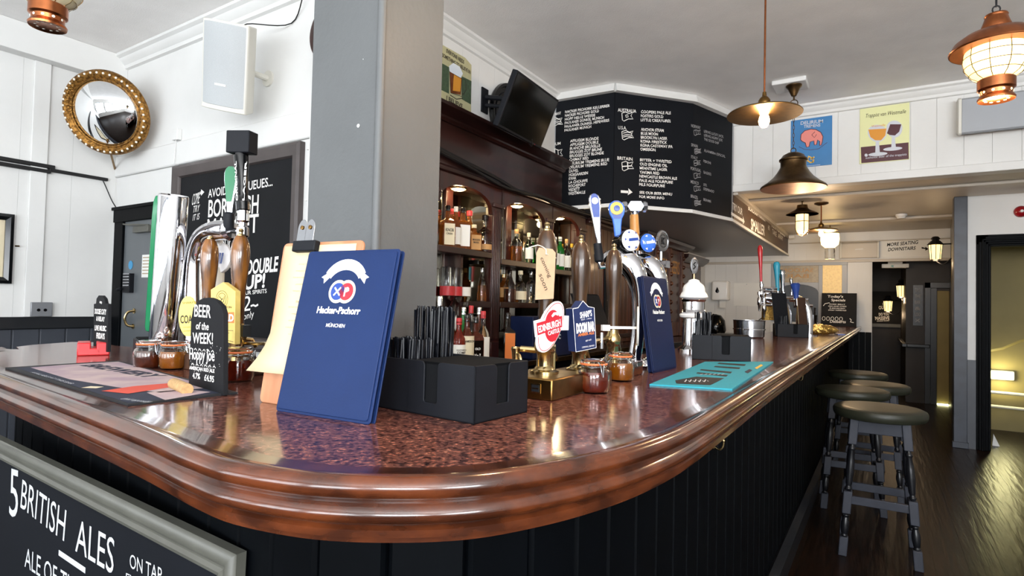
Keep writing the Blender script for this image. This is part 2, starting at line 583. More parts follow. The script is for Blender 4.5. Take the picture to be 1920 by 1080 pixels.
# left wall: white boards above a dark dado
mb = MB()
yy = Y0
k = 0
while yy < YB:
    wd = (0.32, 0.30, 0.34, 0.28)[k % 4]; y1 = min(yy + wd, YB)
    mb.box((XL - 0.1, yy + 0.0005, 0), (XL, y1 - 0.0005, Z1)); yy += wd; k += 1
mb.box((XL - 0.12, Y0, 0), (XL - 0.006, YB + .1, Z1))
struct('wall_left', mb, 'white_paint', 'white boarded wall on the far left')
mb = MB()
yy = Y0
while yy < YB:
    mb.box((XL, yy + 0.004, 0), (XL + 0.015, min(yy + 0.155, YB), 1.07)); yy += 0.16
mb.box((XL, Y0, 0), (XL + 0.006, YB, 1.07))
struct('trim_1', mb, 'dado_paint', 'dark grey boarded dado on the left wall', bev=0.003)
struct('trim_2', MB().box((XL, Y0, 1.065), (XL + 0.035, YB, 1.155)), 'black_paint', 'black dado rail on the left wall', bev=0.008)
mb = MB().box((XL, Y0, 3.02), (XL + 0.11, YB, Z1)).box((XL, 1.62, 1.155), (XL + 0.02, 1.72, 3.02))
struct('trim_3', mb, 'white_paint', 'white boxed frieze along the top of the left wall', bev=0.004)

# wall behind the left run of the bar
mb = MB().box((XL - .12, YB, 0), (XW, YB + 0.1, Z1))
mb.box((XL, YB - 0.022, 2.27), (XW, YB, 2.44))
struct('wall_rear_bar', mb, 'white_paint', 'white wall behind the left run of the bar', bev=0.012)
# the bar back wall
mb = MB()
yy = YB
while yy < YF:
    mb.box((XW - 0.1, yy + 0.0006, 0), (XW, min(yy + 0.2, YF) - 0.0006, Z1)); yy += 0.2
mb.box((XW - 0.12, YB, 0), (XW - 0.008, YF + .12, Z1))
struct('wall_bar', mb, 'white_paint', 'white boarded wall behind the bottle shelves')

def crown(name, a, b, n, label, z=Z1, d=0.07):
    """coving of three steps along a ceiling edge from a to b, n points into the room"""
    a, b, n = Vector((*a, 0)), Vector((*b, 0)), Vector((*n, 0)).normalized()
    pr = [(0, 0), (d, 0), (d, -0.02), (d * 0.72, -0.032), (d * 0.6, -0.055), (d * 0.3, -0.075), (d * 0.26, -0.1), (0, -0.105)]
    vec = b - a
    mb = MB().ext([a + n * q + Vector((0, 0, z + h - 0.0005)) for q, h in pr], vec)
    return struct(name, mb, 'white_paint', label)
crown('trim_4', (XL + 0.11, YB), (XW, YB), (0, -1), 'white coving over the chalkboard wall', d=0.09)
crown('trim_5', (XW, YB), (XW, 4.57), (1, 0), 'white coving above the bottle shelves')

# beam with the posters
mb = MB()
xx = -1.225
while xx < XR:
    mb.box((xx + 0.001, YM, Z2 - 0.0), (min(xx + 0.178, XR) - 0.001, YM + 0.1, Z1)); xx += 0.18
mb.box((-1.225, YM + 0.008, Z2), (XR, YM + 0.12, Z1))
struct('beam', mb, 'white_paint', 'white boarded beam carrying the two posters')
crown('trim_6', (-1.225, YM), (XR, YM), (0, -1), 'white coving on the poster beam')
struct('trim_7', MB().box((-1.225, YM - 0.025, Z2 - 0.035), (XR, YM + 0.12, Z2 + 0.035)), 'white_paint', 'white edge board under the poster beam', bev=0.006)

# right partition with the doorway
DX0, DX1, DZ = 0.90, 1.75, 2.02
mb = MB().box((0.72, YR, 0), (DX0, YR + 0.12, Z2)).box((DX1, YR, 0), (XR, YR + 0.12, Z2)).box((DX0, YR, DZ), (DX1, YR + 0.12, Z2))
struct('wall_right_partition', mb, 'white_paint', 'white partition with the stair doorway')
mb = MB().box((0.735, YR - 0.012, 0), (0.82, YR, 0.875)).box((DX1 + 0.09, YR - 0.012, 0), (XR, YR, 0.875))
struct('trim_8', mb, 'dado_paint', 'slate dado beside the stair doorway')
mb = MB().box((0.626, YR - 0.04, 0), (0.735, YR + 0.1, Z2)).box((0.615, YR - 0.05, 0), (0.745, YR, 0.06))
struct('pillar', mb, 'blue_grey', 'slate painted end post of the partition', bev=0.004)
# moulded door frame
mb = MB()
for d0, d1, o in ((0.0, 0.095, 0.02), (0.018, 0.075, 0.035), (0.04, 0.058, 0.05)):
    mb.box((DX0 - 0.095 + d0, YR - o, 0), (DX0 - 0.095 + d1, YR, DZ + 0.095 - d0))
    mb.box((DX1 + 0.095 - d1, YR - o, 0), (DX1 + 0.095 - d0, YR, DZ + 0.095 - d0))
    mb.box((DX0 - 0.095 + d0, YR - o, DZ + 0.095 - d1), (DX1 + 0.095 - d0, YR, DZ + 0.095 - d0))
mb.box((DX0 - 0.002, YR - 0.01, 0), (DX0 + 0.02, YR + 0.12, DZ)).box((DX0, YR - 0.01, DZ - 0.02), (DX1, YR + 0.12, DZ + 0.002)).box((DX1 - 0.02, YR - 0.01, 0), (DX1 + 0.002, YR + 0.12, DZ))
struct('door_1', mb, 'navy_paint', 'dark moulded frame of the stair doorway', bev=0.004)
# the stair lobby seen through it
mb = MB().box((0.74, 8.7, 0), (XR, 8.8, Z2)).box((0.735, YR + 0.12, 0), (0.75, 8.8, Z2)).box((XR, YR + 0.12, 0), (XR + 0.1, 8.8, Z2))
struct('wall_lobby', mb, 'cream_wall', 'cream walls of the stair lobby')
mb = MB().ext([(x, 8.64, z) for x, z in ((0.75, .86), (1.0, .87), (1.2, .93), (1.35, 1.02), (1.6, 1.13), (2.2, 1.25), (XR, 1.3), (XR, 2.5), (0.75, 2.5))], (0, .06, 0))
struct('trim_9', mb, 'cream_wall', 'sloping plaster of the stair soffit', bev=0.03)

# wall turning from the partition to the far wall, then far wall with its opening
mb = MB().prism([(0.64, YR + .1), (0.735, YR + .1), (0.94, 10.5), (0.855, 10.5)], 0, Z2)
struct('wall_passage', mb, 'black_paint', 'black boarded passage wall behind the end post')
OX0, OX1, OZ = -0.095, 0.82, 2.085
mb = MB()
xx = XW
while xx < OX0:
    mb.box((xx + 0.002, YF, 0), (min(xx + 0.17, OX0) - 0.002, YF + 0.1, Z2)); xx += 0.17
mb.box((XW, YF + 0.006, 0), (OX0, YF + 0.12, Z2)).box((OX0, YF, OZ), (OX1, YF + 0.12, Z2))
struct('wall_far', mb, 'white_paint', 'cream boarded far wall with header')
mb = MB()
for i in range(4):
    mb.box((-0.41 + i * 0.078, YF - 0.02, 0), (-0.335 + i * 0.078, YF, 1.03))
struct('trim_10', mb, 'navy_paint', 'dark boarded dado on the far pier', bev=0.003)
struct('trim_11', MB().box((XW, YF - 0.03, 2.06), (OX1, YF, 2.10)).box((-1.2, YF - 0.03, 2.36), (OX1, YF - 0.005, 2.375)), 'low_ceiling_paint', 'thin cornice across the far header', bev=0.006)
# beyond the far opening
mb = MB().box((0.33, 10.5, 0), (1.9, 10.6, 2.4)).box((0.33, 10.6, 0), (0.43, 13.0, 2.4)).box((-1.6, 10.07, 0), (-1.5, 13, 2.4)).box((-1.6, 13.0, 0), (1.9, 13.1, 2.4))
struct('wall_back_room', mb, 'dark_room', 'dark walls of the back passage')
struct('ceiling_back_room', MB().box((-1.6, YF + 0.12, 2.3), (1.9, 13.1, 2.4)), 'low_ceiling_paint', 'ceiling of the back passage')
mb = MB().box((0.34, 10.40, 0.82), (0.62, 10.5, 0.87)).box((0.28, 10.40, 0.82), (0.345, 13.0, 0.87))
struct('trim_12', mb, 'black_paint', 'black ledge along the back passage wall', bev=0.008)
# dark door frame; cream panel and glowing strip stand in for a lit gap
mb = MB().box((0.56, 10.46, 0), (0.63, 10.5, 1.78)).box((0.56, 10.46, 1.70), (0.99, 10.5, 1.78)).box((0.63, 10.47, 0), (0.705, 10.5, 1.70)).box((0.85, 10.47, 0), (0.93, 10.5, 1.70))
mb.cur = 1; mb.box((0.705, 10.485, 0.03), (0.85, 10.5, 1.66))
mb.cur = 2; mb.box((0.71, 10.43, 0.0), (0.845, 10.5, 0.02))
struct('door_2', mb, ['black_paint', 'cream_wall', 'glow_strip'], 'black door frame with a cream panel and glowing strip as its lit gap in the back passage', bev=0.003)

# rear wall with the street windows, and the right wall
mb = MB()
op = [(-4.85, -3.15), (-2.95, -1.25), (-1.05, 0.65), (1.05, 2.75)]  # last opening is an assumed window, added for more light from the right
zs, zt = 0.85, 2.65
edges = [XL] + [v for a in op for v in a] + [XR]
for i in range(0, len(edges), 2): mb.box((edges[i], Y0 - 0.15, 0), (edges[i + 1], Y0, Z1))
for a, b in op: mb.box((a, Y0 - 0.15, 0), (b, Y0, zs)).box((a, Y0 - 0.15, zt), (b, Y0, Z1))
struct('wall_front', mb, 'white_paint', 'white street wall with the windows')
for i, (a, b) in enumerate(op):
    mb = MB()
    for q in (a, (a + b) / 2 - 0.025, b - 0.05): mb.box((q, Y0 - 0.12, zs), (q + 0.05, Y0 - 0.06, zt))
    for q in (zs, 1.95, zt - 0.05): mb.box((a, Y0 - 0.12, q), (b, Y0 - 0.06, q + 0.05))
    struct('window_%d' % (i + 1), mb, 'navy_paint', 'dark framed street window')
mb = MB().box((XR, Y0, 0), (XR + 0.1, -2.45, Z1)).box((XR, -.75, 0), (XR + 0.1, YR + 0.12, Z1)).box((XR, -2.45, 0), (XR + .1, -.75, 1.1)).box((XR, -2.45, 2.8), (XR + .1, -.75, Z1))  # unseen side window opening added to let in more light
struct('wall_right', mb, 'white_paint', 'right hand wall with an unseen side window added for light')

# big square column standing behind the menus
cx0, cy0, cs = -1.29, 1.0, 0.255
mb = MB().box((cx0, cy0, 0), (cx0 + cs, cy0 + cs - 0.02, Z1))
# quirked corner bead
mb.tube([(cx0 + cs - 0.002, cy0 + 0.004, 0), (cx0 + cs - 0.002, cy0 + 0.004, Z1)], 0.011, 12)
mb.cur = 1
P = ony(672, 236, cy0 - 0.001)
mb.lathe([(0.0, 0), (0.0055, 0.0), (0.004, 0.002), (0, 0.0022)], 12, P, (0, -1, 0))
P = ony(681, 111, cy0 - 0.001)
mb.lathe([(0.0, 0), (0.002, 0.0), (0.0, 0.001)], 10, P, (0, -1, 0))
struct('column', mb, ['grey_paint', 'white_paint'], 'large grey painted square column rising through the counter', bev=0.004)

# bulkhead over the bar with its white edges
BK = [(XW, 4.57), (-1.93, 4.60), (-1.43, 5.19), (-1.225, 5.83), (-1.225, YF), (XW, YF)]
ZC = 2.185
mb = MB().prism(BK, ZC, Z1) if False else MB().prism(BK[:4] + [(-1.225, YM + 0.05), (XW, YM + 0.05)], ZC, Z1)
mb.prism([(-1.225, YM + 0.05), (-1.225, YF), (XW, YF), (XW, YM + 0.05)], ZC, Z2)
struct('bulkhead', mb, 'heater_grey', 'grey soffit of the bulkhead hanging over the bar')
def edge_strip(name, pts, z0, z1, d0, d1, m, label):
    mb = MB()
    for i in range(len(pts) - 1):
        a, b = Vector((*pts[i], 0)), Vector((*pts[i + 1], 0))
        t = (b - a).normalized(); n = Vector((t.y, -t.x, 0))
        mb.ext([a + n * d0 - t * 0.01 + Vector((0, 0, z0)), a + n * d1 - t * 0.01 + Vector((0, 0, z0)), a + n * d1 * 0.7 - t * 0.01 + Vector((0, 0, z1)), a + n * d0 - t * 0.01 + Vector((0, 0, z1))], t * ((b - a).length + 0.02))
    return struct(name, mb, m, label, bev=0.003)
edge_strip('trim_13', BK[:5], ZC - 0.012, ZC + 0.022, 0, 0.025, 'white_paint', 'white edge along the bottom of the bulkhead')
edge_strip('trim_14', BK[:4], Z1 - 0.07, Z1 - 0.001, 0, 0.06, 'white_paint', 'white coving on top of the beer chalkboard')
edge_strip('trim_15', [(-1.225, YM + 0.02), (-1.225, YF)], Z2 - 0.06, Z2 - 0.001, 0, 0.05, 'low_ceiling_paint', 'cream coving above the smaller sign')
# ------------------------------------------------------------ the bar counter
bar = root('bar_counter', 'long L shaped bar counter with red brown speckled top and rounded wooden edge rail', 'bar counter', (-0.9, 1.0, 0))
crest = [(-2.845, .82), (-2.62, .655), (-2.3, .585), (-1.9, .545), (-1.5, .513), (-1.2, .488), (-.962, .466), (-.80, .447), (-.69, .446), (-.561, .482), (-.441, .568), (-.375, .672), (-.330, .795), (-.305, .92), (-.292, 1.08), (-.290, 1.4), (-.290, 2.2), (-.278, 4.0), (-.262, 6.5), (-.238, 9.9)]
path = [Vector((x, y, 0)) for x, y in [(p.x, p.y) for p in spline([(x, y, 0) for x, y in crest], 8)]]
def offset(path, d):
    out = []
    for i, p in enumerate(path):
        t = (path[min(i + 1, len(path) - 1)] - path[max(i - 1, 0)]).normalized()
        out.append(p + Vector((t.y, -t.x, 0)) * d)
    return out
def sweep(mb, path, prof):
    rows = [[Vector((q.x, q.y, h)) for q in offset(path, d)] for d, h in prof]
    k, n = len(prof), len(path)
    vs = [rows[j][i] for i in range(n) for j in range(k)]
    fs = [(i * k + j, (i + 1) * k + j, (i + 1) * k + (j + 1) % k, i * k + (j + 1) % k) for i in range(n - 1) for j in range(k)]
    fs += [tuple(range(k)), tuple(range((n - 1) * k, n * k))[::-1]]
    mb.add(vs, fs)
back = [(-0.238 - .66, 9.9), (-.93, 1.45), (-1.02, 1.25), (-1.25, 1.235), (-2.6, 1.21), (-2.78, 1.19), (-3.02, 1.22), (-3.10, 1.15), (-3.02, .98), (-2.94, .90)]
inner = offset(path, -.062)
top = [(p.x, p.y) for p in inner] + back
mb = MB().prism(top, CT - 0.035, CT)
build('counter_top', mb, 'counter_laminate', bar)
pf = [(-.064, 0), (-.034, .0005), (-.022, .002), (-.014, .007), (-.004, .009), (.006, .007), (.013, .001), (.015, -.007), (.012, -.015), (.006, -.020), (.004, -.024), (.010, -.028), (.014, -.034), (.014, -.041), (.009, -.047), (.002, -.050), (-.003, -.053), (.002, -.057), (.002, -.066), (-.004, -.068), (-.004, -.074), (-.064, -.074)]
mb = MB()
sweep(mb, path, [(d, CT + h) for d, h in pf[::-1]])
build('edge_rail', mb, 'rail_wood', bar, smooth=50)
# boarded front
fr = offset(path, -.155)
mb = MB()
acc, start = 0.0, 0
seg = [fr[0]]
planks = []
for i in range(1, len(fr)):
    a, b = fr[i - 1], fr[i]
    L = (b - a).length; n = max(1, int(L / 0.02))
    for j in range(1, n + 1):
        seg.append(a.lerp(b, j / n)); acc += L / n
        if acc >= 0.112:
            planks.append(seg); seg = [seg[-1]]; acc = 0.0
for s in planks:
    a, b = s[0], s[-1]
    t = (b - a).normalized(); n = Vector((t.y, -t.x, 0))
    a2, b2 = a + t * 0.003, b - t * 0.003
    mb.prism([(a2.x, a2.y), ((a2 + n * .008 + t * .004).x, (a2 + n * .008 + t * .004).y), ((b2 + n * .008 - t * .004).x, (b2 + n * .008 - t * .004).y), (b2.x, b2.y), ((b - n * .02).x, (b - n * .02).y), ((a - n * .02).x, (a - n * .02).y)][::-1], 0.02, CT - 0.074)
build('front_boards', mb, 'navy_paint', bar, smooth=0)
mb = MB()
sweep(mb, path, [(-.15, 0), (-.15, .11), (-.135, .12), (-.10, .10), (-.10, 0)])
build('plinth', mb, 'black_paint', bar)
# brass bag hooks under the rail
for px, py in ((1332, 833), (1492, 709), (1543, 671), (1574, 648)):
    P = onx(px, py, -0.43)
    hk = MB().lathe([(0.012, 0), (0.012, .003), (0, .005)], 12, P + Vector((-.01, 0, .0)), (1, 0, 0))
    hk.tube(spline([P + Vector((-.008, 0, .004)), P + Vector((.012, 0, -.006)), P + Vector((.026, 0, -.012)), P + Vector((.036, 0, -.002)), P + Vector((.038, 0, .014))], 5), .0035, 8)
    hk.ball(P + Vector((.038, 0, .016)), .005, 8)
    hk.tube(spline([P + Vector((-.008, 0, .004)), P + Vector((.006, -.012, -.004)), P + Vector((.014, -.026, -.006)), P + Vector((.016, -.032, .006))], 5), .003, 8)
    build('bag_hook', hk, 'brass', bar, label='brass hook under the edge rail')

# back counter under the bottles
bk = root('back_counter', 'dark back counter below the bottle shelves with brass strip', 'back counter', (-2.2, 3.5, 0))
build('worktop', MB().box((XW + .004, YB + .02, .90), (-1.9, 9.85, .94)), 'black_gloss', bk, bev=.004)
build('body', MB().box((XW + .004, YB + .02, 0), (-1.95, 9.85, .90)), 'black_paint', bk)
# ------------------------------------------------------------ things on the left walls
def frame_bars(mb, pl, a0, b0, a1, b1, wd, prof):
    """four mitred bars of a frame lying on plane pl; prof = [(across 0..wd, height)]"""
    cs = [(a0, b0), (a1, b0), (a1, b1), (a0, b1)]
    k = len(prof); vs = []
    for q in range(4):
        sx = 1 if cs[q][0] == a0 else -1; sy = 1 if cs[q][1] == b0 else -1
        for d, h in prof: vs.append(pl.at(cs[q][0] + sx * d, cs[q][1] + sy * d, h))
    fs = [(q * k + j, ((q + 1) % 4) * k + j, ((q + 1) % 4) * k + j + 1, q * k + j + 1) for q in range(4) for j in range(k - 1)]
    mb.add(vs, fs)

# convex mirror in its gilt frame, hung across the corner
yaw, pit = math.radians(-54), math.radians(20)
n = Vector((math.cos(yaw) * math.cos(pit), math.sin(yaw) * math.cos(pit), -math.sin(pit)))
c = Vector((-4.75, 1.914, 2.648))
mr = root('convex_mirror', 'round convex mirror in a studded gilt frame hung across the wall corner', 'mirror', c)
R_ = 0.30
mb = MB().lathe([(R_ * .76, -.02), (R_ * .97, -.02), (R_, -.008), (R_ * .99, .012), (R_ * .95, .03), (R_ * .90, .036), (R_ * .84, .028), (R_ * .81, .022), (R_ * .79, .026), (R_ * .765, .02), (R_ * .76, .0)], 64, c, n)
pl = Plane(c, n)
build('frame', mb, 'gilt', mr)
mb = MB()
for i in range(40):
    a = 2 * math.pi * i / 40
    mb = MB().ball(pl.at(math.cos(a) * R_ * .92, math.sin(a) * R_ * .92, .034), .0085, 8)
    build('bead', mb, 'pearl', mr, label='small pale bead on the frame')
k = R_ * .77; sag = .075; rr = (k * k + sag * sag) / (2 * sag)
mb = MB().lathe([(k, -.015)] + [(rr * math.sin(t), .012 + rr * math.cos(t) - (rr - sag)) for t in [math.asin(k / rr) * (1 - i / 14) for i in range(14)]] + [(0, .012 + sag)], 64, c, n)
build('mirror_glass', mb, 'mirror_glass', mr, smooth=60)
mb = MB().tube([c - n * .02 + Vector((0, 0, .1)), Vector((XL + .002, 2.17, 2.86))], .004, 6)
mb.tube([c - n * .02 + Vector((0, 0, -.2)), Vector((XL + .002, 2.17, 2.34))], .008, 6)
build('hanging_wire', mb, 'old_brass', mr)

# loudspeaker
yaw, pit, rol = -1.153, 0.312, -0.21
n = Vector((math.cos(yaw) * math.cos(pit), math.sin(yaw) * math.cos(pit), -math.sin(pit)))
c = Vector((-3.19, 1.871, 2.654))
r0 = Vector((-math.sin(yaw), math.cos(yaw), 0)); u0 = n.cross(r0)
r1 = r0 * math.cos(rol) + u0 * math.sin(rol); u1 = u0 * math.cos(rol) - r0 * math.sin(rol)
sp = root('wall_speaker', 'white box loudspeaker with grey grille tilted down on the upper wall', 'loudspeaker', c)
def section(hw, dep, bulge, back):
    pts = [(-hw, 0)] + [(hw * math.sin(t), bulge * math.cos(t)) for t in [(-1 + 2 * i / 10) * 1.2 for i in range(11)]] + [(hw, 0), (back, -dep), (-back, -dep)]
    return pts
hw, hh = .14, .245
sec = [(-hw, 0), (-hw, -.02), (-.085, -.17), (.085, -.17), (hw, -.02), (hw, 0), (.09, .022), (.03, .03), (-.03, .03), (-.09, .022)]
mb = MB().ext([c + r1 * a + n * b - u1 * hh for a, b in sec], u1 * (2 * hh))
build('cabinet', mb, 'offwhite_plastic', sp, bev=.006)
g = [(-.131, .004), (-.085, .026), (-.03, .034), (.03, .034), (.085, .026), (.131, .004), (.131, -.004), (-.131, -.004)]
mb = MB().ext([c + r1 * a + n * b - u1 * (hh - .028) for a, b in g][::-1], u1 * (2 * hh - .04))
build('grille', mb, 'grille', sp, bev=.003)
build('badge', MB().obox(c + n * .035 - u1 * .10, (r1, n, u1), (.035, .002, .006)), 'white_paint', sp)
mb = MB().tube(ring(c - u1 * (hh + .0005) - n * .05, r1, n, .06, .045, 20, .3, 2.8, True), .003, 6).tube([c - u1 * hh - n * .06 - r1 * .03, c - u1 * hh - n * .05 + r1 * .03], .003, 6)
build('port_mark', mb, 'frame_grey', sp)
mb = MB().obox(c - n * .185, (r1, n, u1), (.05, .016, .20)).tube([c - n * .19, Vector((c.x - .05, YB, c.z + .05))], .018, 10)
mb.lathe([(.05, 0), (.05, .012), (0, .012)], 16, (c.x - .05, YB, c.z + .05), (0, -1, 0))
build('bracket', mb, 'offwhite_plastic', sp)
mb = MB().tube(spline([c - n * .17 + u1 * .2, c - n * .2 + u1 * .26, Vector((-3.02, YB - .01, 3.0)), Vector((-2.8, YB - .07, 3.13)), Vector((-2.5, YB - .085, 3.14))], 6), .0035, 6)
build('speaker_cable', mb, 'cable_black', sp)

# round wooden plaque half hidden by the column
pq = root('wall_plaque', 'round dark red wooden plaque on the wall behind the grey column', 'plaque', (-2.67, YB, 2.87))
build('disc', MB().lathe([(.0, 0), (.17, 0), (.175, .006), (.17, .014), (.14, .018), (.0, .018)], 48, (-2.67, YB, 2.87), (0, -1, 0)), 'mahogany', pq)
build('hook', MB().tube(ring((-2.67, YB - .01, 3.05), (1, 0, 0), (0, 0, 1), .012, .012, 12), .002, 6, True), 'old_brass', pq)

# small socket boxes
pb = root('junction_box', 'small white junction box under the loudspeaker', 'electrical box', onx(0, 0, 1) * 0 + Vector((-4.27, YB, 2.46)))
build('box', MB().box((-4.31, YB - .035, 2.45), (-4.24, YB, 2.53)), 'white_paint', pb, bev=.005)
build('cable', MB().tube([(-4.27, YB - .025, 2.455), (-4.265, YB - .035, 2.28), (-4.2, YB - .035, 2.265)], .003, 6), 'white_paint', pb)
sk = root('wall_socket', 'grey double socket above the dado on the left wall', 'socket', (XL, 1.72, 1.21))
build('plate', MB().box((XL, 1.655, 1.158), (XL + .035, 1.785, 1.262)), 'socket_grey', sk, bev=.004)
mb = MB()
for q in (1.70, 1.74): mb.lathe([(.011, 0), (.011, .002), (0, .002)], 12, (XL + .035, q, 1.205), (1, 0, 0))
build('sockets', mb, 'black_gloss', sk)

# cable trunking on the left wall
tr = root('cable_trunking', 'two black cable conduits running along the upper left wall', 'conduit', (XL, 1.4, 2.25))
build('upper_rail', MB().box((XL, .2, 2.248), (XL + .03, 1.765, 2.277)), 'cable_black', tr, bev=.004)
build('lower_rail', MB().box((XL, .2, 2.212), (XL + .035, 1.74, 2.238)).box((XL, 1.73, 2.228), (XL + .03, 2.115, 2.252)), 'cable_black', tr, bev=.004)
mb = MB().tube(spline([(XL + .02, 2.08, 2.23), (XL + .02, 2.10, 2.19), (XL + .02, 2.15, 2.08), (-5.13, YB - .02, 2.01)], 6), .004, 6)
build('loose_wire', mb, 'cable_black', tr)

# framed picture at the left edge
pf_ = root('framed_picture', 'black framed pale print on the left wall above the counter end', 'picture', (XL, 1.2, 1.64))
pl = Plane((XL, 1.2, 1.64), (1, 0, 0))
mb = MB(); frame_bars(mb, pl, -.34, -.25, .34, .24, .045, [(0, 0), (0, .03), (.02, .035), (.045, .02), (.045, 0)])
build('frame', mb, 'black_gloss', pf_)
build('print', MB().poly([pl.at(-.3, -.21, .006), pl.at(.3, -.21, .006), pl.at(.3, .2, .006), pl.at(-.3, .2, .006)]), 'label_cream', pf_)
mb = MB()
for i in range(6): mb.stroke([pl.at(-.22, .12 - i * .05, .007), pl.at(.2 - .05 * (i % 2), .12 - i * .05, .007)], pl.n, .008)
build('print_lines', mb, 'ink', pf_)
build('hook', MB().tube([(XL, 1.56, 1.66), (XL + .02, 1.575, 1.66)], .006, 6), 'old_brass', pf_)

# door in the rear wall
d = root('cellar_door', 'grey painted door in a dark frame in the back left corner', 'door', (-4.75, YB, 0))
d['kind'] = 'structure'
mb = MB()
for a, b in ((-5.135, -4.995), (-4.32, -4.30)): mb.box((a, YB - .035, 0), (b, YB, 2.015))
mb.box((-5.135, YB - .045, 1.90), (-4.30, YB, 2.015)).box((-5.15, YB - .055, 1.995), (-4.30, YB, 2.02))
build('frame', mb, 'navy_paint', d, bev=.004)
build('leaf', MB().box((-4.995, YB - .018, 0), (-4.32, YB, 1.90)), 'door_grey', d, bev=.002)
mb = MB().box((-4.78, YB - .06, 1.80), (-4.55, YB - .018, 1.85)); mb.tube([(-4.56, YB - .05, 1.85), (-4.80, YB - .09, 1.86), (-4.97, YB - .04, 1.88)], .008, 6)
build('closer', mb, 'frame_grey', d, bev=.003)
P = ony(245, 497, YB - .02)
build('round_sticker', MB().lathe([(0, 0), (.034, 0), (.034, .001), (0, .001)], 24, P, (0, -1, 0)), 'notice_blue', d)
a, b = ony(267, 478, YB - .02), ony(291, 520, YB - .02)
mb = MB().box((a.x, YB - .021, b.z), (b.x, YB - .019, a.z)); mb.cur = 1
for i in range(6): mb.box((a.x + .012, YB - .022, a.z - .025 - i * .024), (b.x - .012 - .02 * (i % 2), YB - .0205, a.z - .017 - i * .024))
build('notice', mb, ['white_paper', 'ink_pale'], d)
a, b = ony(238, 513, YB - .02), ony(250, 549, YB - .02)
mb = MB().box((a.x, YB - .05, b.z), (b.x, YB - .018, a.z)); mb.tube([(a.x + .01, YB - .06, b.z + .03), (a.x - .03, YB - .07, b.z + .02)], .012, 8)
mb.cur = 1
for i in range(5): mb.box((a.x + .012, YB - .053, b.z + .05 + i * .022), (b.x - .012, YB - .049, b.z + .062 + i * .022))
build('keypad_lock', mb, ['black_plastic', 'steel'], d, bev=.002)
P0, P1 = ony(252, 583, YB - .02), ony(250, 612, YB - .02)
mb = MB().tube(spline([P0, P0 + Vector((-.02, -.035, -.01)), (P0 + P1) / 2 + Vector((-.03, -.05, 0)), P1 + Vector((-.02, -.035, .01)), P1], 5), .009, 8)
mb.lathe([(.02, 0), (.02, .006), (0, .006)], 12, P0, (0, -1, 0)).lathe([(.02, 0), (.02, .006), (0, .006)], 12, P1, (0, -1, 0))
build('pull_handle', mb, 'brass', d)

# chalkboard about the market
pl = Plane(((-4.29 - 2.865) / 2, YB - .001, 1.62), (0, -1, 0))
mk = root('market_chalkboard', 'large brown framed chalkboard reading avoid queues borough market', 'chalkboard', pl.p)
hw, zb, zt_ = .7125, -.62, .635
mb = MB(); frame_bars(mb, pl, -hw, zb, hw, zt_, .085, [(0, 0), (0, .035), (.02, .045), (.05, .04), (.075, .03), (.085, .012), (.085, 0)])
build('frame', mb, 'frame_brown', mk)
build('board', MB().obox(pl.at(0, .005, .006), (pl.u, pl.n, pl.v), (hw - .06, .006, .58)), 'chalkboard', mk)
bp = Plane(pl.at(0, 0, .0125), pl.n)
mb = MB()
T = mb.ptext
T(bp, 'AVOID THE QUEUES...', (390, 371), (511, 348), 15, bold=.01)
T(bp, 'BOROUGH', (390, 407), (484, 399), 31, bold=.014)
T(bp, 'MARKET', (388, 443), (484, 435), 31, bold=.014)
T(bp, 'PRODUCE', (392, 472), (442, 467), 19)
T(bp, 'COME', (359, 385), (373, 381), 20, shear=.3)
T(bp, 'TRY', (361, 399), (373, 396), 12, shear=.3)
T(bp, 'IT IS', (361, 414), (373, 411), 11, shear=.3)
mb.pline(bp, [(368, 366), (375, 362), (381, 360)], .018); mb.ppoly(bp, [(377, 355), (383, 360), (377, 367)], .0013)
T(bp, 'SUNDAY', (355, 496), (392, 492), 9)
T(bp, 'DAILY', (355, 534), (392, 530), 14)
T(bp, 'BRUNCH', (354, 556), (396, 552), 15)
T(bp, 'DOUBLE', (462, 514), (520, 508), 25, bold=.03, shear=.15)
T(bp, 'UP!', (458, 543), (496, 538), 24, bold=.03, shear=.15)
T(bp, 'YOUR SPIRITS', (448, 554), (500, 549), 7, bold=.01)
T(bp, '2', (455, 584), (469, 582), 27, shear=.2); mb.pline(bp, [(470, 574), (475, 572), (479, 574), (484, 571)], .012)
T(bp, 'only', (456, 600), (476, 594), 12, shear=.2)
build('chalk_lettering', mb, 'chalk', mk)
cb = root('white_cable', 'white cable clipped down the wall beside the market chalkboard', 'cable', (-2.80, YB, 2.0))
build('sheath', MB().tube(spline([(-2.80, YB - .012, 2.75), (-2.795, YB - .012, 2.3), (-2.81, YB - .014, 2.05), (-2.80, YB - .012, 1.8), (-2.81, YB - .012, 1.2)], 5), .011, 8), 'white_paint', cb)
mb = MB()
for z in (2.2, 1.9, 1.6): mb.box((-2.822, YB - .024, z), (-2.788, YB, z + .012))
build('clip', mb, 'white_paint', cb)
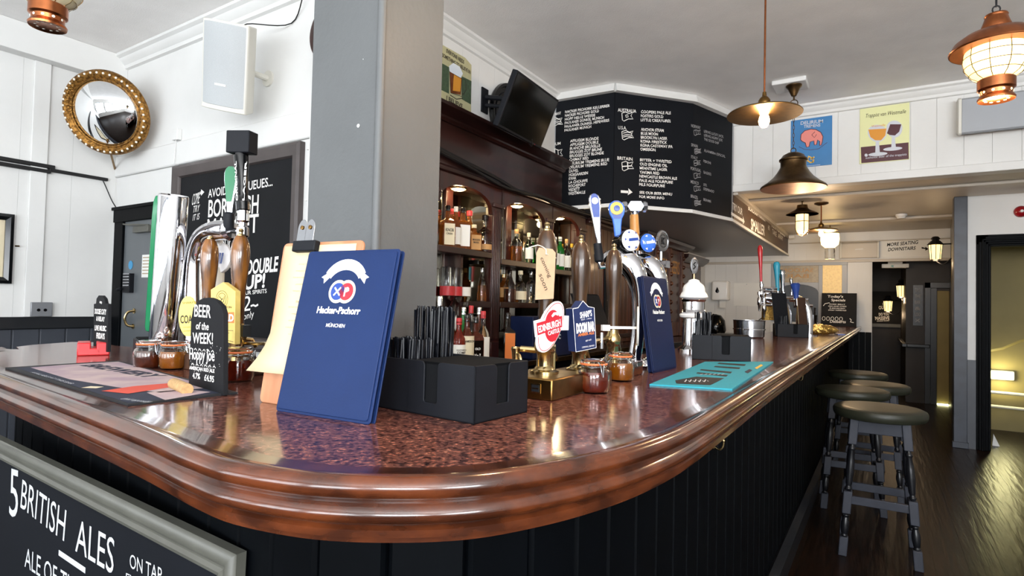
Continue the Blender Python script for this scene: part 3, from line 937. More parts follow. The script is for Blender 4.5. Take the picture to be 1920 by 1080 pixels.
# ------------------------------------------------------------ on the left run of the counter
def pump_parts(t, wood, clipy=None):
    """a beer engine handle standing at the origin of thing t, its base on the clamp block"""
    build('brass_body', MB().lathe([(.0, 0), (.036, 0), (.036, .006), (.026, .010), (.024, .014), (.020, .018), (.019, .05), (.022, .054), (.025, .066), (.025, .078), (.020, .088), (.018, .092), (.017, .10), (0, .10)], 28), 'brass', t, world=False)
    build('wood_grip', MB().lathe([(.0, .099), (.0165, .099), (.0165, .13), (.0170, .18), (.0195, .22), (.0235, .265), (.0265, .30), (.0268, .32), (.0245, .342), (.0185, .362), (.0135, .370), (0, .372)], 28), wood, t, world=False)
    build('brass_finial', MB().lathe([(.0, .37), (.010, .37), (.0105, .375), (.006, .378), (.006, .382), (.0075, .386), (.0055, .392), (0, .395)], 16), 'brass', t, world=False)
def pump(name, label, loc, wood, group, block=True, plate=True):
    t = root(name, label, 'beer pump', (0, 0, 0), 0, group)
    return t

def kilner(t, liquid, s=1.0):
    """clip top jar with its ale"""
    g = MB().lathe([(0, .0), (.034, .0), (.038, .004), (.040, .012), (.041, .046), (.038, .056), (.031, .062), (.031, .070), (.029, .070), (.029, .062), (.036, .055), (.039, .046), (.038, .012), (.034, .004), (0, .003)], 28)
    build('glass', g, 'bottle_clear', t, world=False)
    build('ale', MB().lathe([(0, .004), (.033, .005), (.0372, .012), (.038, .044), (.036, .053), (0, .053)], 24), liquid, t, world=False)
    build('rubber_seal', MB().lathe([(.029, .0700), (.034, .070), (.035, .0725), (.034, .075), (.029, .075)], 24), 'rubber_orange', t, world=False, label='orange rubber seal')
    build('lid', MB().lathe([(0, .0752), (.033, .0752), (.034, .079), (.031, .083), (.018, .084), (.012, .081), (0, .081)], 24), 'bottle_clear', t, world=False)
    cl = MB()
    for sg in (-1, 1):
        cl.tube([(sg * .035, -.004, .066), (sg * .044, -.004, .074), (sg * .046, -.002, .06), (sg * .049, 0, .044), (sg * .043, 0, .05), (sg * .037, 0, .072)], .0013, 6)
        cl.tube([(sg * .034, .006, .079), (sg * .043, .004, .07), (sg * .048, .002, .05)], .0013, 6)
    cl.tube(ring((0, 0, .066), (1, 0, 0), (0, 1, 0), .033, .033, 20), .0012, 6, True)
    build('wire_clip', cl, 'steel', t, world=False)

# clip-on pump blocks: left pair of beer engines
def clamp(t, w, d, h, mats=('sign_wood', 'chrome'), ang=0.0):
    mb = MB(); mb.tf = Matrix.Rotation(ang, 4, 'Z')
    mb.prism([(-w, -d), (w, -d), (w, d), (-w, d)], 0, h)
    b = build('clamp_block', mb, mats[0], t, world=False, bev=.004)
    mb = MB(); mb.tf = Matrix.Rotation(ang, 4, 'Z')
    mb.box((w * .25, -d - .0015, h * .3), (w * .6, -d, h * .75)); mb.cur = 1
    mb.box((w * .29, -d - .002, h * .37), (w * .56, -d - .001, h * .68)); mb.cur = 0
    mb.box((w * .31, -d - .0025, h * .5), (w * .54, -d - .0018, h * .55))
    build('maker_plate', mb, ['brass', 'black_paint'], t, world=False)
    return b
def engine(name, label, xy, wood, w=.075, d=.06, ang=0.0, h=.045, mats=('sign_wood', 'chrome')):
    t = root(name, label, 'beer pump', (0, 0, 0), 0, 'hand pulled beer pumps')
    clamp(t, w, d, h, mats, ang)
    b = MB(); b.tf = Matrix.Translation((0, 0, h))
    sub = root('x', '', '', (0, 0, 0)); S.collection.objects.unlink(sub); bpy.data.objects.remove(sub)
    for nm, prof, m, n in (('brass_body', [(.0, 0), (.036, 0), (.036, .006), (.026, .010), (.024, .014), (.020, .018), (.019, .045), (.022, .05), (.026, .062), (.026, .074), (.020, .084), (.018, .09), (.017, .10), (0, .10)], 'brass', 28),
                           ('wood_grip', [(.0, .099), (.0165, .099), (.0165, .13), (.0170, .17), (.0195, .21), (.0235, .25), (.0265, .285), (.0268, .305), (.0245, .327), (.0185, .345), (.0135, .353), (0, .355)], wood, 28),
                           ('brass_finial', [(.0, .353), (.010, .353), (.0105, .357), (.006, .36), (.006, .365), (.0075, .369), (.0055, .374), (0, .376)], 'brass', 16)):
        build(nm, MB().lathe([(r, z + h) for r, z in prof], n), m, t, world=False)
    sp = MB().tube([(0, .012, h + .055), (0, .045, h + .05), (0, .06, h + .03)] if name else [], .007, 8)
    build('side_spout', sp, 'brass', t, world=False)
    t.location = (xy[0], xy[1], CT); OFF[t.name] = Vector((xy[0], xy[1], CT))
    return t
p1 = engine('beer_engine', 'left oak handled beer pump with yellow oval coast badge beside chrome pipe', (-1.754, 1.003), 'oak')
p2 = engine('beer_engine', 'oak handled beer pump with gold hexagonal badge behind beer of the week board', (-1.564, .985), 'oak')
# yellow oval badge
pl = Plane((-1.754, .935, 1.23), (.25, -1, 0))
E_ = [(352 + 17.5 * math.cos(a), 593 + 38 * math.sin(a)) for a in [2 * math.pi * i / 40 for i in range(40)]]
mb = MB().ppoly(pl, E_, .003, .006)
bdg = build('pump_badge', mb, 'yellow_badge', p1, bev=.001)
mb = MB().ptext(pl, 'SHARPS', (342, 570), (366, 569), 4, .0036).ptext(pl, 'COAST', (338, 606), (371, 605), 14, .0036, .03)
for q in (622, 615): mb.ptext(pl, 'cornish ale', (343, q), (364, q - 1), 3, .0036)
o = build('badge_lettering', mb, 'ink', bdg)
mb = MB().tube([pl.at(0, 0, 0), (-1.754, 1.0, 1.23)], .004, 8)
build('badge_bracket', mb, 'steel', p1)
# gold hexagon
pl = Plane((-1.572, .925, 1.26), (.12, -1, 0))
mb = MB().ppoly(pl, [(395, 543), (418, 529), (441, 546), (440, 646), (396, 634)], .004, .018)
bdg = build('pump_badge', mb, 'gold_badge', p2, bev=.001)
mb = MB()
mb.cur = 1
mb.ppoly(pl, [(399, 587), (439, 585), (439, 606), (399, 603)], .0045)
mb.cur = 2
for r in (16, 11.5):
    pts = [pl.px(416 + .68 * r * math.cos(a), 561 + r * math.sin(a), .005) for a in [2 * math.pi * i / 28 for i in range(29)]]
    mb.stroke(pts, pl.n, .0012)
mb.pline(pl, [(411, 556), (416, 562), (421, 555), (419, 566), (413, 567), (416, 560)], .0022, .005)
mb.cur = 0
mb.ptext(pl, 'GOLD', (403, 602), (438, 602), 12, .0052, .04)
mb.cur = 2
mb.ptext(pl, 'EXPEDITION', (402, 577), (434, 578), 4, .005).ptext(pl, 'BEST', (405, 628), (430, 630), 6, .005)
mb.stroke([pl.px(*q, .005) for q in ((399, 618), (437, 620), (437, 641), (399, 631), (399, 618))], pl.n, .0012)
build('badge_print', mb, ['badge_white', 'orange_print', 'ink'], bdg)
mb = MB().tube([(-1.572, .93, 1.24), (-1.564, .985, 1.24)], .004, 8).tube([(-1.564, .975, 1.235), (-1.50, .965, 1.24)], .005, 8)
mb.obox((-1.497, .965, 1.237), ((0, 1, 0), (1, 0, 0), (0, 0, 1)), (.012, .009, .016))
build('badge_bracket', mb, 'steel', p2)
# towel rail hook beside the second pump
mb = MB().tube([(-1.55, 1.0, 1.197), (-1.40, 1.0, 1.205)], .005, 8).tube(ring((-1.41, 1.0, 1.18), (1, 0, 0), (0, 0, 1), .012, .02, 10, 1.6, 5.2, True), .003, 6)
build('drip_rail', mb, 'brass', p2)

# slanted chrome lager tower with the green strip
b0, t0 = onz(315, 668, CT), Vector((-1.835, .93, 1.64))
b0 = Vector((-1.945, .97, CT))
ax = (t0 - b0).normalized(); L = (t0 - b0).length
lt = root('lager_tower', 'slanted chrome cylinder lager tower with green brand strip', 'beer tower', b0)
mb = MB().lathe([(0, 0), (.062, 0), (.062, .01), (.048, .016), (.042, .02), (.042, L - .004), (.040, L), (.037, L + .0005), (.035, L - .004), (0, L - .004)], 40, b0, ax)
build('chrome_column', mb, 'chrome', lt)
side = (CR * -1 - ax * (CR * -1).dot(ax)).normalized()
mb = MB()
w_ = ax.cross(side).normalized()
pa = [(.10, .0), (.105, .012), (.12, .0165), (L - .07, .0165), (L - .03, .014), (L - .012, .006), (L - .008, 0)]
poly = [b0 + ax * h + w_ * q + side * .038 for h, q in pa] + [b0 + ax * h - w_ * q + side * .038 for h, q in pa[-2:0:-1]]
mb.ext(poly, side * .016)
st = build('green_strip', mb, 'green_badge', lt, bev=.003)
nrm = side
mb = MB().text('LAGER BEER', b0 + ax * .16 + side * .0552 + w_ * -.006, ax, w_ * -1 if (ax.cross(w_ * -1)).dot(side) > 0 else w_, .011, .24, .02, side)
build('strip_lettering', mb, 'badge_white', st)

# bent chrome pipe with two taps
pb_ = Vector((-1.83, 1.02, CT))
pp = root('bent_beer_font', 'bent chrome pipe font with green paddle and tall black tap handle', 'beer font', pb_)
cx = [ony(366, 660, 1.02), ony(365, 600, 1.02), ony(364, 520, 1.02), ony(367, 478, 1.02), ony(380, 446, 1.02), ony(402, 433, 1.02), ony(432, 432, 1.02)]
cx[0].z = CT
mb = MB().lathe([(0, 0), (.06, 0), (.06, .01), (.04, .018), (.032, .03), (0, .03)], 28, (cx[0].x, 1.02, CT))
mb.tube(spline(cx, 6), [.029] * 24 + [.027] * 6 + [.024] * 6 + [.022], 20) if False else mb.tube(spline(cx, 6), .031, 20)
build('chrome_pipe', mb, 'chrome', pp, smooth=60)
e = cx[-1]
mb = MB().lathe([(0, -.018), (.030, -.018), (.032, 0), (.024, .012), (0, .014)], 20, e, (1, 0, 0)).tube([e + Vector((.01, 0, .0)), ony(462, 438, 1.02)], .009, 10)
mb.tube([ony(352, 488, 1.02), ony(382, 488, 1.02)], .008, 10)
build('tap_arm', mb, 'chrome', pp)
q0, q1 = ony(455, 446, 1.0), ony(456, 398, 1.0)
mb = MB().lathe([(0, 0), (.012, 0), (.017, .006), (.017, .03), (.012, .034), (.012, .044), (.017, .05), (.016, .08), (.0, .08)], 18, q0, (q1 - q0))
build('tap_collar', mb, 'chrome', pp)
a, b = q1, ony(452, 288, 1.0)
Lq = (b - a).length
mb = MB().lathe([(0, 0), (.012, 0), (.019, .006), (.019, .03), (.016, .034), (.0145, .05), (.016, .09), (.021, Lq - .01), (.020, Lq), (0, Lq)], 20, a, (b - a))
hd = build('black_handle', mb, 'black_gloss', pp)
c_ = ony(454, 268, 1.0)
build('square_top', MB().obox(c_, (CR, Vector((-.3, .95, 0)), (0, 0, 1)), (.034, .02, .033)), 'black_plastic', hd, bev=.003)
apl = Plane(((a + b) / 2) + Vector((.0, -.0215, 0)), (.45, -1, 0))
mb = MB()
for s, x0 in (('ORIGINAL', 450), ('LAGER', 462)):
    A, B = apl.px(x0 - 4, 376, .004), apl.px(x0 - (7 if x0 < 455 else -1), 302, .004)
    U = (B - A).normalized()
    mb.text(s, A, U, U.cross(apl.n) * -1, .006, (B - A).length, .02, apl.n)
build('handle_lettering', mb, 'chalk', hd)
g0, g1 = ony(428, 412, 1.01), ony(433, 312, 1.01)
ga = (g1 - g0).normalized()
prof = [(0, .006), (.02, .007), (.06, .010), (.10, .016), (.13, .0205), (.155, .021), (.168, .017), (.176, .008)]
scl = (g1 - g0).length / .176
gx = CR.copy()
mb = MB(); gp = [(h * scl, q) for h, q in prof]
mb.ext([g0 + ga * h + gx * q for h, q in gp] + [g0 + ga * h - gx * q for h, q in gp[::-1]], Vector((.3, .95, 0)) * .016)
gh = build('green_paddle', mb, 'steel', pp, bev=.004)
mb = MB(); gp = [(h * scl, q * .8) for h, q in prof if h > .05]
mb.poly([g0 + ga * h + gx * q - Vector((.3, .95, 0)) * .001 for h, q in gp] + [g0 + ga * h - gx * q - Vector((.3, .95, 0)) * .001 for h, q in gp[::-1]])
build('paddle_face', mb, 'green_badge', gh, label='green face of the tap paddle')
build('paddle_socket', MB().lathe([(0, 0), (.013, 0), (.016, .008), (.015, .05), (.01, .055), (0, .055)], 16, ony(428, 432, 1.01), ga), 'black_plastic', pp)
# backlit round lens behind the oak handles
lc = ony(408, 484, 1.06)
ln = root('round_lens_font', 'pale font with round white illuminated badge between the oak handles', 'beer font', (lc.x, lc.y, CT))
build('stem', MB().lathe([(0, 0), (.04, 0), (.04, .01), (.024, .02), (.022, lc.z - CT - .03), (0, lc.z - CT - .02)], 20, (lc.x, lc.y, CT)), 'cream', ln)
build('lens', MB().lathe([(0, -.012), (.05, -.012), (.053, -.004), (.051, .004), (.03, .012), (0, .014)], 32, lc, (.35, -1, .1)), 'badge_white', ln)
bpn = Plane(lc + Vector((.0, -.016, 0)), (.35, -1, .1))
mb = MB().pline(bpn, [(409, 494), (413, 474)], .006).pline(bpn, [(414, 494), (418, 474)], .006)
build('lens_mark', mb, 'badge_blue', ln)
mb = MB().lathe([(0, 0), (.014, 0), (.014, .07), (0, .07)], 14, lc + Vector((0, 0, .04)))
build('tap_stub', mb, 'ceramic', ln)

# little chalkboard in a red block
a, b = Vector((-2.50, 1.005, CT + .03)), Vector((-2.35, .985, CT + .03))
rb = root('red_board_stand', 'small arched chalkboard about live music standing in a red block', 'table chalkboard', (-2.42, .99, CT))
U = (b - a).normalized(); N = Vector((U.y, -U.x, 0))
pl = Plane((a + b) / 2 + N * .004, N)
mb = MB().ppoly(pl, [(175, 656), (176, 570), (180, 569), (181, 560), (185, 554), (191, 554), (196, 560), (198, 569), (203, 570), (202, 660)], .002, .01)
bd = build('board', mb, 'chalkboard', rb)
mb = MB()
for s, y, h in (('AND', 568, 4), ('DOOSE CATY', 588, 9), ('& RELAY', 601, 8), ('LIVE MUSIC', 619, 9), ('FRIDAYS', 634, 10)): mb.ptext(pl, s, (177.5 + (3 if len(s) < 8 else 0) + (6 if len(s) < 4 else 0), y), (199 - (3 if len(s) < 8 else 0) - (5 if len(s) < 4 else 0), y + 2), h, .0032, .03)
mb.pline(pl, [(176, 645), (190, 647)], .002)
build('lettering', mb, 'chalk', bd)
A0, A1, A2 = onz(154, 667, CT), onz(183, 671, CT), onz(209, 669, CT)
A0, A1 = Vector((-2.50, .945, CT)), Vector((-2.385, .90, CT))
U2 = (A1 - A0).normalized(); W2 = Vector((-U2.y, U2.x, 0))
mb = MB()
for k0, k1 in ((.0, .040), (.056, .096)):
    pr_ = [(0, 0), (0, .03), (.006, .04), (.018, .046), (.07, .046), (.075, 0)]
    mb.ext([A0 + W2 * k0 + Vector((0, 0, 0)) + U2 * t + Vector((0, 0, z)) for t, z in [(0, 0), (.118, 0), (.118, .046), (0, .046)]], W2 * (k1 - k0))
mb.ext([A0 + W2 * .03 + U2 * t + Vector((0, 0, z)) for t, z in [(0, 0), (.118, 0), (.118, .026), (0, .026)]], W2 * .04)
blk = build('red_block', mb, 'red_plastic', rb, bev=.004)
bpn = Plane(A0, -W2)
build('block_lettering', MB().text('redsocx', A0 + U2 * .016 + Vector((0, 0, .013)) - W2 * .0008, U2, (0, 0, 1), .017, .085, .03, -W2), 'badge_white', blk)

# black box and left sampler jar
P = Vector((-2.02, .985, CT))
bx = root('black_napkin_box', 'small plain black box beside the slanted chrome tower', 'box', P)
mb = MB(); mb.tf = Matrix.Translation((-2.05, 1.0, CT)) @ Matrix.Rotation(-.35, 4, 'Z')
mb.box((-.062, -.06, 0), (.062, .06, .075))
build('shell', mb, 'black_plastic', bx, bev=.003)
mb = MB(); mb.tf = Matrix.Translation((-2.05, 1.0, CT)) @ Matrix.Rotation(-.35, 4, 'Z')
mb.box((-.055, -.053, .06), (.055, .053, .079))
build('napkins', mb, 'napkin', bx)
jar = root('sample_jar', 'dark ale sample jar beside the chrome lager tower', 'sample jar', (0, 0, 0), 0, 'clip top ale sample jars')
kilner(jar, 'spirit_brown')
jar.location = (-1.875, .895, CT); OFF[jar.name] = Vector(jar.location)
jl = [((-1.80, .93), 'amber ale sample jar just behind the dark one by the tower', 'ale_amber', 1.0),
      ((-1.432, .905), 'ale sample jar standing right of the beer of the week board', 'spirit_red', 1.05),
      ((-.612, 1.355), 'red ale sample jar in front of the blue pump badge', 'spirit_red', 1.0),
      ((-.648, 1.625), 'golden ale sample jar left of the chrome double font', 'ale_amber', 1.0)]
for i, ((x, y), lb, lq, sc) in enumerate(jl):
    j = again(jar, (x, y, CT), .5 + i, lb, None, (sc, sc, sc))
    for ch in j.children:
        if ch.name.startswith('ale'):
            ch.data = ch.data.copy(); ch.data.materials[0] = MATS[lq]

# beer of the week board
a, b = Vector((-1.437, .779, CT)), Vector((-1.24, .749, CT))
U = (b - a).normalized(); N = Vector((U.y, -U.x, 0))
bw = root('weekly_beer_board', 'arched black board reading beer of the week on a cork block', 'table chalkboard', (-1.34, .76, CT))
pl = Plane((a + b) / 2, N)
out = [(353, 735), (358, 600), (362, 577), (370, 565), (380, 559), (392, 558), (404, 563), (414, 574), (418, 588), (418, 738)]
mb = MB().ppoly(pl, out, .003, .012)
vs = [v.z for v in mb.v]; zmin = CT + .001
for v in mb.v:
    if v.z < CT + .02: v.z = zmin
bd = build('board', mb, 'chalkboard', bw, bev=.001)
mb = MB()
T = lambda s, p, q, h, **k: mb.ptext(pl, s, p, q, h, .0042, **k)
T('BEER', (364, 593), (395, 596), 22, bold=.012)
T('of the', (367, 617), (391, 619), 13, bold=.012, shear=.1)
T('WEEK!', (361, 643), (399, 645), 19, bold=.012)
T('Hoppy Joe', (355, 673), (402, 677), 20, bold=.012)
T('AMERICAN RED ALE', (355, 692), (402, 699), 6, bold=.02)
T('4.7%', (361, 709), (375, 711), 10, bold=.02); T('£4.95', (383, 713), (401, 717), 11, bold=.02)
for yy, st in ((655, 0), (684, 3)):
    for i in range(6): mb.pline(pl, [(356 + st + i * 8, yy + i), (358.5 + st + i * 8, yy - 3 + i), (361 + st + i * 8, yy + 1 + i)], .002, .0042)
random.seed(3)
for i in range(46):
    x, y = random.uniform(355, 414), random.choice([random.uniform(648, 662), random.uniform(676, 700)])
    q = pl.px(x, y, .0042); mb.poly([q + pl.u * dx + pl.v * dy for dx, dy in ((-.0011, 0), (0, -.0011), (.0011, 0), (0, .0011))])
build('lettering', mb, 'chalk', bd)
c0, c1 = onz(350, 742, CT + .012), onz(396, 745, CT + .012)
c0, c1 = Vector((-1.405, .728, CT + .0135)), Vector((-1.292, .700, CT + .0135))
build('cork_foot', MB().lathe([(0, 0), (.0125, 0), (.0132, .003), (.0132, (c1 - c0).length - .003), (.0125, (c1 - c0).length), (0, (c1 - c0).length)], 18, c0, c1 - c0), 'cork', bw, label='cork foot of the board')

# printed bar runner
mtz = CT + .005
pl = Plane((-2, .8, CT + .0045), (0, 0, 1), (0, 1, 0))
br = root('bar_runner', 'long navy and mauve printed bar runner on the left counter', 'bar runner', (-2.0, .85, CT))
mb = MB().ppoly(pl, [(10, 689), (240, 758), (446, 735), (222, 676), (120, 682)], 0, .0042)
base_ = build('rubber_mat', mb, 'mat_rubber', br)
mb = MB().ppoly(pl, [(30, 690), (242, 756), (435, 734), (222, 678), (120, 684)], .0005)
mb.cur = 1; mb.ppoly(pl, [(57, 689), (120, 684), (222, 678), (400, 726), (300, 736), (220, 726), (130, 711)], .0009)
mb.ppoly(pl, [(275, 736), (350, 730), (395, 735), (310, 750)], .0009)
mb.cur = 2; mb.ppoly(pl, [(190, 733), (250, 724), (345, 716), (345, 722), (240, 738)], .0013)
mb.cur = 3; mb.ppoly(pl, [(152, 727), (170, 724), (195, 725), (180, 728)], .0013)
for s, p, q, h in (('BREWERY', (150, 685), (280, 708), 8),): (setattr(mb, 'cur', 0), mb.ptext(pl, s, p, q, h, .0013, .04))
build('print', mb, ['mat_navy', 'mat_mauve', 'mat_red', 'label_cream'], base_)
mb = MB().ptext(pl, 'AVAILABLE AT THIS BAR', (56, 698), (132, 720), 3, .0014).ptext(pl, 'drink responsibly', (224, 748), (276, 755), 4, .0014)
build('runner_lettering', mb, 'chalk_grey', base_)
# ------------------------------------------------------------ menus, clipboard and caddies
def rounded(pl, a0, b0, a1, b1, r, off, n=4):
    pts = []
    for cx_, cy_, s in ((a1 - r, b1 - r, 0), (a0 + r, b1 - r, 1), (a0 + r, b0 + r, 2), (a1 - r, b0 + r, 3)):
        for i in range(n + 1):
            t = math.pi / 2 * (s + i / n); pts.append(pl.at(cx_ + r * math.cos(t), cy_ + r * math.sin(t), off))
    return pts

def leaning(a, b, h, lean):
    """plane of a board whose lower edge runs a to b and which leans back by lean over its height h"""
    U = (b - a).normalized(); B = Vector((-U.y, U.x, 0)).normalized()
    V = (B * lean + Vector((0, 0, math.sqrt(h * h - lean * lean)))).normalized()
    N = U.cross(V)
    return Plane((a + b) / 2, N, V)

def crest(mb, pl, S_, off):
    """banner, twin roundel and lettering of the menu cover; S_ scales to the cover, centre at u,v"""
    u0, v0, k = S_
    A = lambda a, b: pl.at(u0 + a * k, v0 + b * k, off)
    mb.cur = 0
    up, lo = [], []
    for i in range(17):
        t = math.radians(152 - i * 124 / 16)
        up.append((.052 * math.cos(t) * 1.12, .028 + .052 * math.sin(t))); lo.append((.034 * math.cos(t) * 1.22, .024 + .034 * math.sin(t)))
    for i in range(16): mb.poly([A(*lo[i]), A(*lo[i + 1]), A(*up[i + 1]), A(*up[i])])
    for s in (1, -1):
        p = [(.046 * s, .052), (.062 * s, .043), (.055 * s, .040), (.053 * s, .030), (.038 * s, .044)]
        mb.poly([A(*q) for q in (p if s < 0 else p[::-1])])
    for cx_, m, r in ((-.011, 3, .0235), (.011, 3, .0235)):
        mb.cur = m; mb.poly([A(cx_ + r * math.cos(t), .014 + r * math.sin(t)) for t in [2 * math.pi * i / 24 for i in range(24)]])
    for cx_, m, r in ((-.0115, 1, .0175), (.0115, 2, .0175)):
        mb.cur = m; mb.poly([A(cx_ + r * math.cos(t), .014 + r * math.sin(t)) + pl.n * .0003 for t in [2 * math.pi * i / 24 for i in range(24)]])
    mb.cur = 0
    for q in ((-.020, .006, -.004, .022), (-.020, .022, -.004, .006), (.008, .004, .008, .022), (.008, .013, .018, .017)):
        mb.stroke([A(q[0], q[1]) + pl.n * .0006, A(q[2], q[3]) + pl.n * .0006], pl.n, .0035 * k)
    mb.poly([A(.013 + .005 * math.cos(t), .018 + .005 * math.sin(t)) + pl.n * .0006 for t in [2 * math.pi * i / 12 for i in range(12)]])

def menu_book(name, label, a, b, h, lean, leather, big, spine='r'):
    t = root(name, label, 'menu', (a + b) / 2)
    pl = leaning(a, b, h, lean); w = (b - a).length / 2
    front = Plane(pl.p, pl.n, pl.v)
    c1 = build('cover', MB().ext(rounded(pl, -w, 0, w, h, .007, -.003), pl.n * .003), leather, t, bev=.0012)
    build('padding', MB().ext(rounded(pl, -w + .005, .005, w - .005, h - .005, .006, 0), pl.n * .0030), leather, c1, bev=.0028, seg=4)
    build('back_cover', MB().ext(rounded(pl, -w, 0, w, h, .007, -.0155), pl.n * .003), leather, t, bev=.0012)
    build('pages', MB().ext(rounded(pl, -w + .006, .004, w - .006, h - .005, .003, -.0122), pl.n * .0088), 'navy_leather', t)
    mb = MB()
    if big:
        for e0, e1 in (((-w + .006, .006), (w - .006, .006)), ((-w + .006, h - .006), (w - .006, h - .006)), ((-w + .006, .006), (-w + .006, h - .006)), ((w - .006, .006), (w - .006, h - .006))):
            mb.tube([pl.at(*e0, .0002), pl.at(*e1, .0002)], .0006, 5)
        build('stitching', mb, leather, c1)
    mb = MB()
    crest(mb, pl, (-.004, h * .695, 1.0), .0032)
    for s, dv, hh, ww in (('Hacker-Pschorr', -.030, .0125, .112), ('MÜNCHEN', -.057, .0068, .048)):
        q = pl.at(-.004 - ww / 2, h * .695 + dv, .0036)
        mb.cur = 0; mb.text(s, q, pl.u, pl.v, hh, ww, .035 if hh > .01 else .01, pl.n, .08 if hh > .01 else .12)
    build('gilt_crest', mb, ['chalk', 'badge_blue', 'badge_red', 'label_cream'], c1, label='printed brewery crest and lettering')
    return t
menu_book('beer_menu', 'large blue padded beer menu standing open in front of the grey column', Vector((-.997, .713, CT)), Vector((-.758, .733, CT)), .327, .072, 'blue_leather', True)
menu_book('beer_menu', 'darker blue beer menu leaning on the chrome double font', Vector((-.632, 1.868, CT)), Vector((-.622, 2.102, CT)), .328, .045, 'navy_leather', True)

# clipboard with the paper food menu
a, b = Vector((-1.108, .752, CT)), Vector((-.872, .766, CT))
cl = root('menu_clipboard', 'wooden clipboard holding a curled cream food menu behind the blue menu', 'clipboard', (a + b) / 2)
pl = leaning(a, b, .345, .05); w = (b - a).length / 2
build('wooden_board', MB().ext(rounded(pl, -w, 0, w, .345, .012, -.006), pl.n * .006), 'pale_wood', cl, bev=.0015)
n_ = 10; vs = []
mb = MB()
rows = []
for i in range(n_ + 1):
    v = .338 - i / n_ * .275
    cur = max(0, (i - 6) / 4) ** 2
    rows.append([pl.at(-w + .006 - cur * .022 + (0), v, .0012 + cur * .030), pl.at(-w / 2, v, .0012 + cur * .012), pl.at(0, v, .0012 + cur * .006), pl.at(w - .018, v, .0012)])
vs = [q for r_ in rows for q in r_]
mb.add(vs, [(i * 4 + j, i * 4 + j + 4, i * 4 + j + 5, i * 4 + j + 1) for i in range(n_) for j in range(3)])
pp_ = build('paper_menu', mb, 'paper', cl, smooth=80)
sd = pp_.modifiers.new('thick', 'SOLIDIFY'); sd.thickness = .0006; sd.offset = -1
mb = MB()
random.seed(11)
mb.text('Today', pl.at(-.035, .310, .002), pl.u, pl.v, .006, None, 0, pl.n)
mb.text('Burgers', pl.at(-.05, .214, .002), pl.u, pl.v, .005, None, 0, pl.n)
words_ = ['soup of the day 5.5', 'steak pie and mash 11', 'fish and chips 10.5', 'ploughmans board 9', 'burger and fries 11', 'sausage and mash 10', 'vegetable tart 9.5']
for i in range(13):
    v = .296 - i * .0145 - (.02 if i > 4 else 0)
    if abs(v - .214) < .008: continue
    mb.text(words_[i % 7], pl.at(-.058 - (i % 3) * .006, v, .0022), pl.u, pl.v, .0028, .07 - (i % 3) * .01, 0, pl.n)
build('menu_print', mb, 'ink_pale', pp_)
mb = MB()
mb.obox(pl.at(-.038, .334, .008), (pl.u, pl.v, pl.n), (.034, .012, .008))
kb = build('clip_bar', mb, 'black_plastic', cl, bev=.003)
mb = MB()
for q in (-.050, -.026):
    pts = [pl.at(q + .0135 * math.cos(t), .354 + .022 * math.sin(t) + (.016 if math.sin(t) > 0 else -.008), .012) for t in [2 * math.pi * i / 20 for i in range(20)]]
    mb.ext(pts, pl.n * .002)
build('clip_lever', mb, 'steel', kb, bev=.0006)
mb = MB()
for q in (-.050, -.026): mb.lathe([(.0028, 0), (.0045, .001), (.0045, .002), (.0028, .0025)], 12, pl.at(q, .374, .014), pl.n)
build('rivet', mb, 'old_brass', kb)

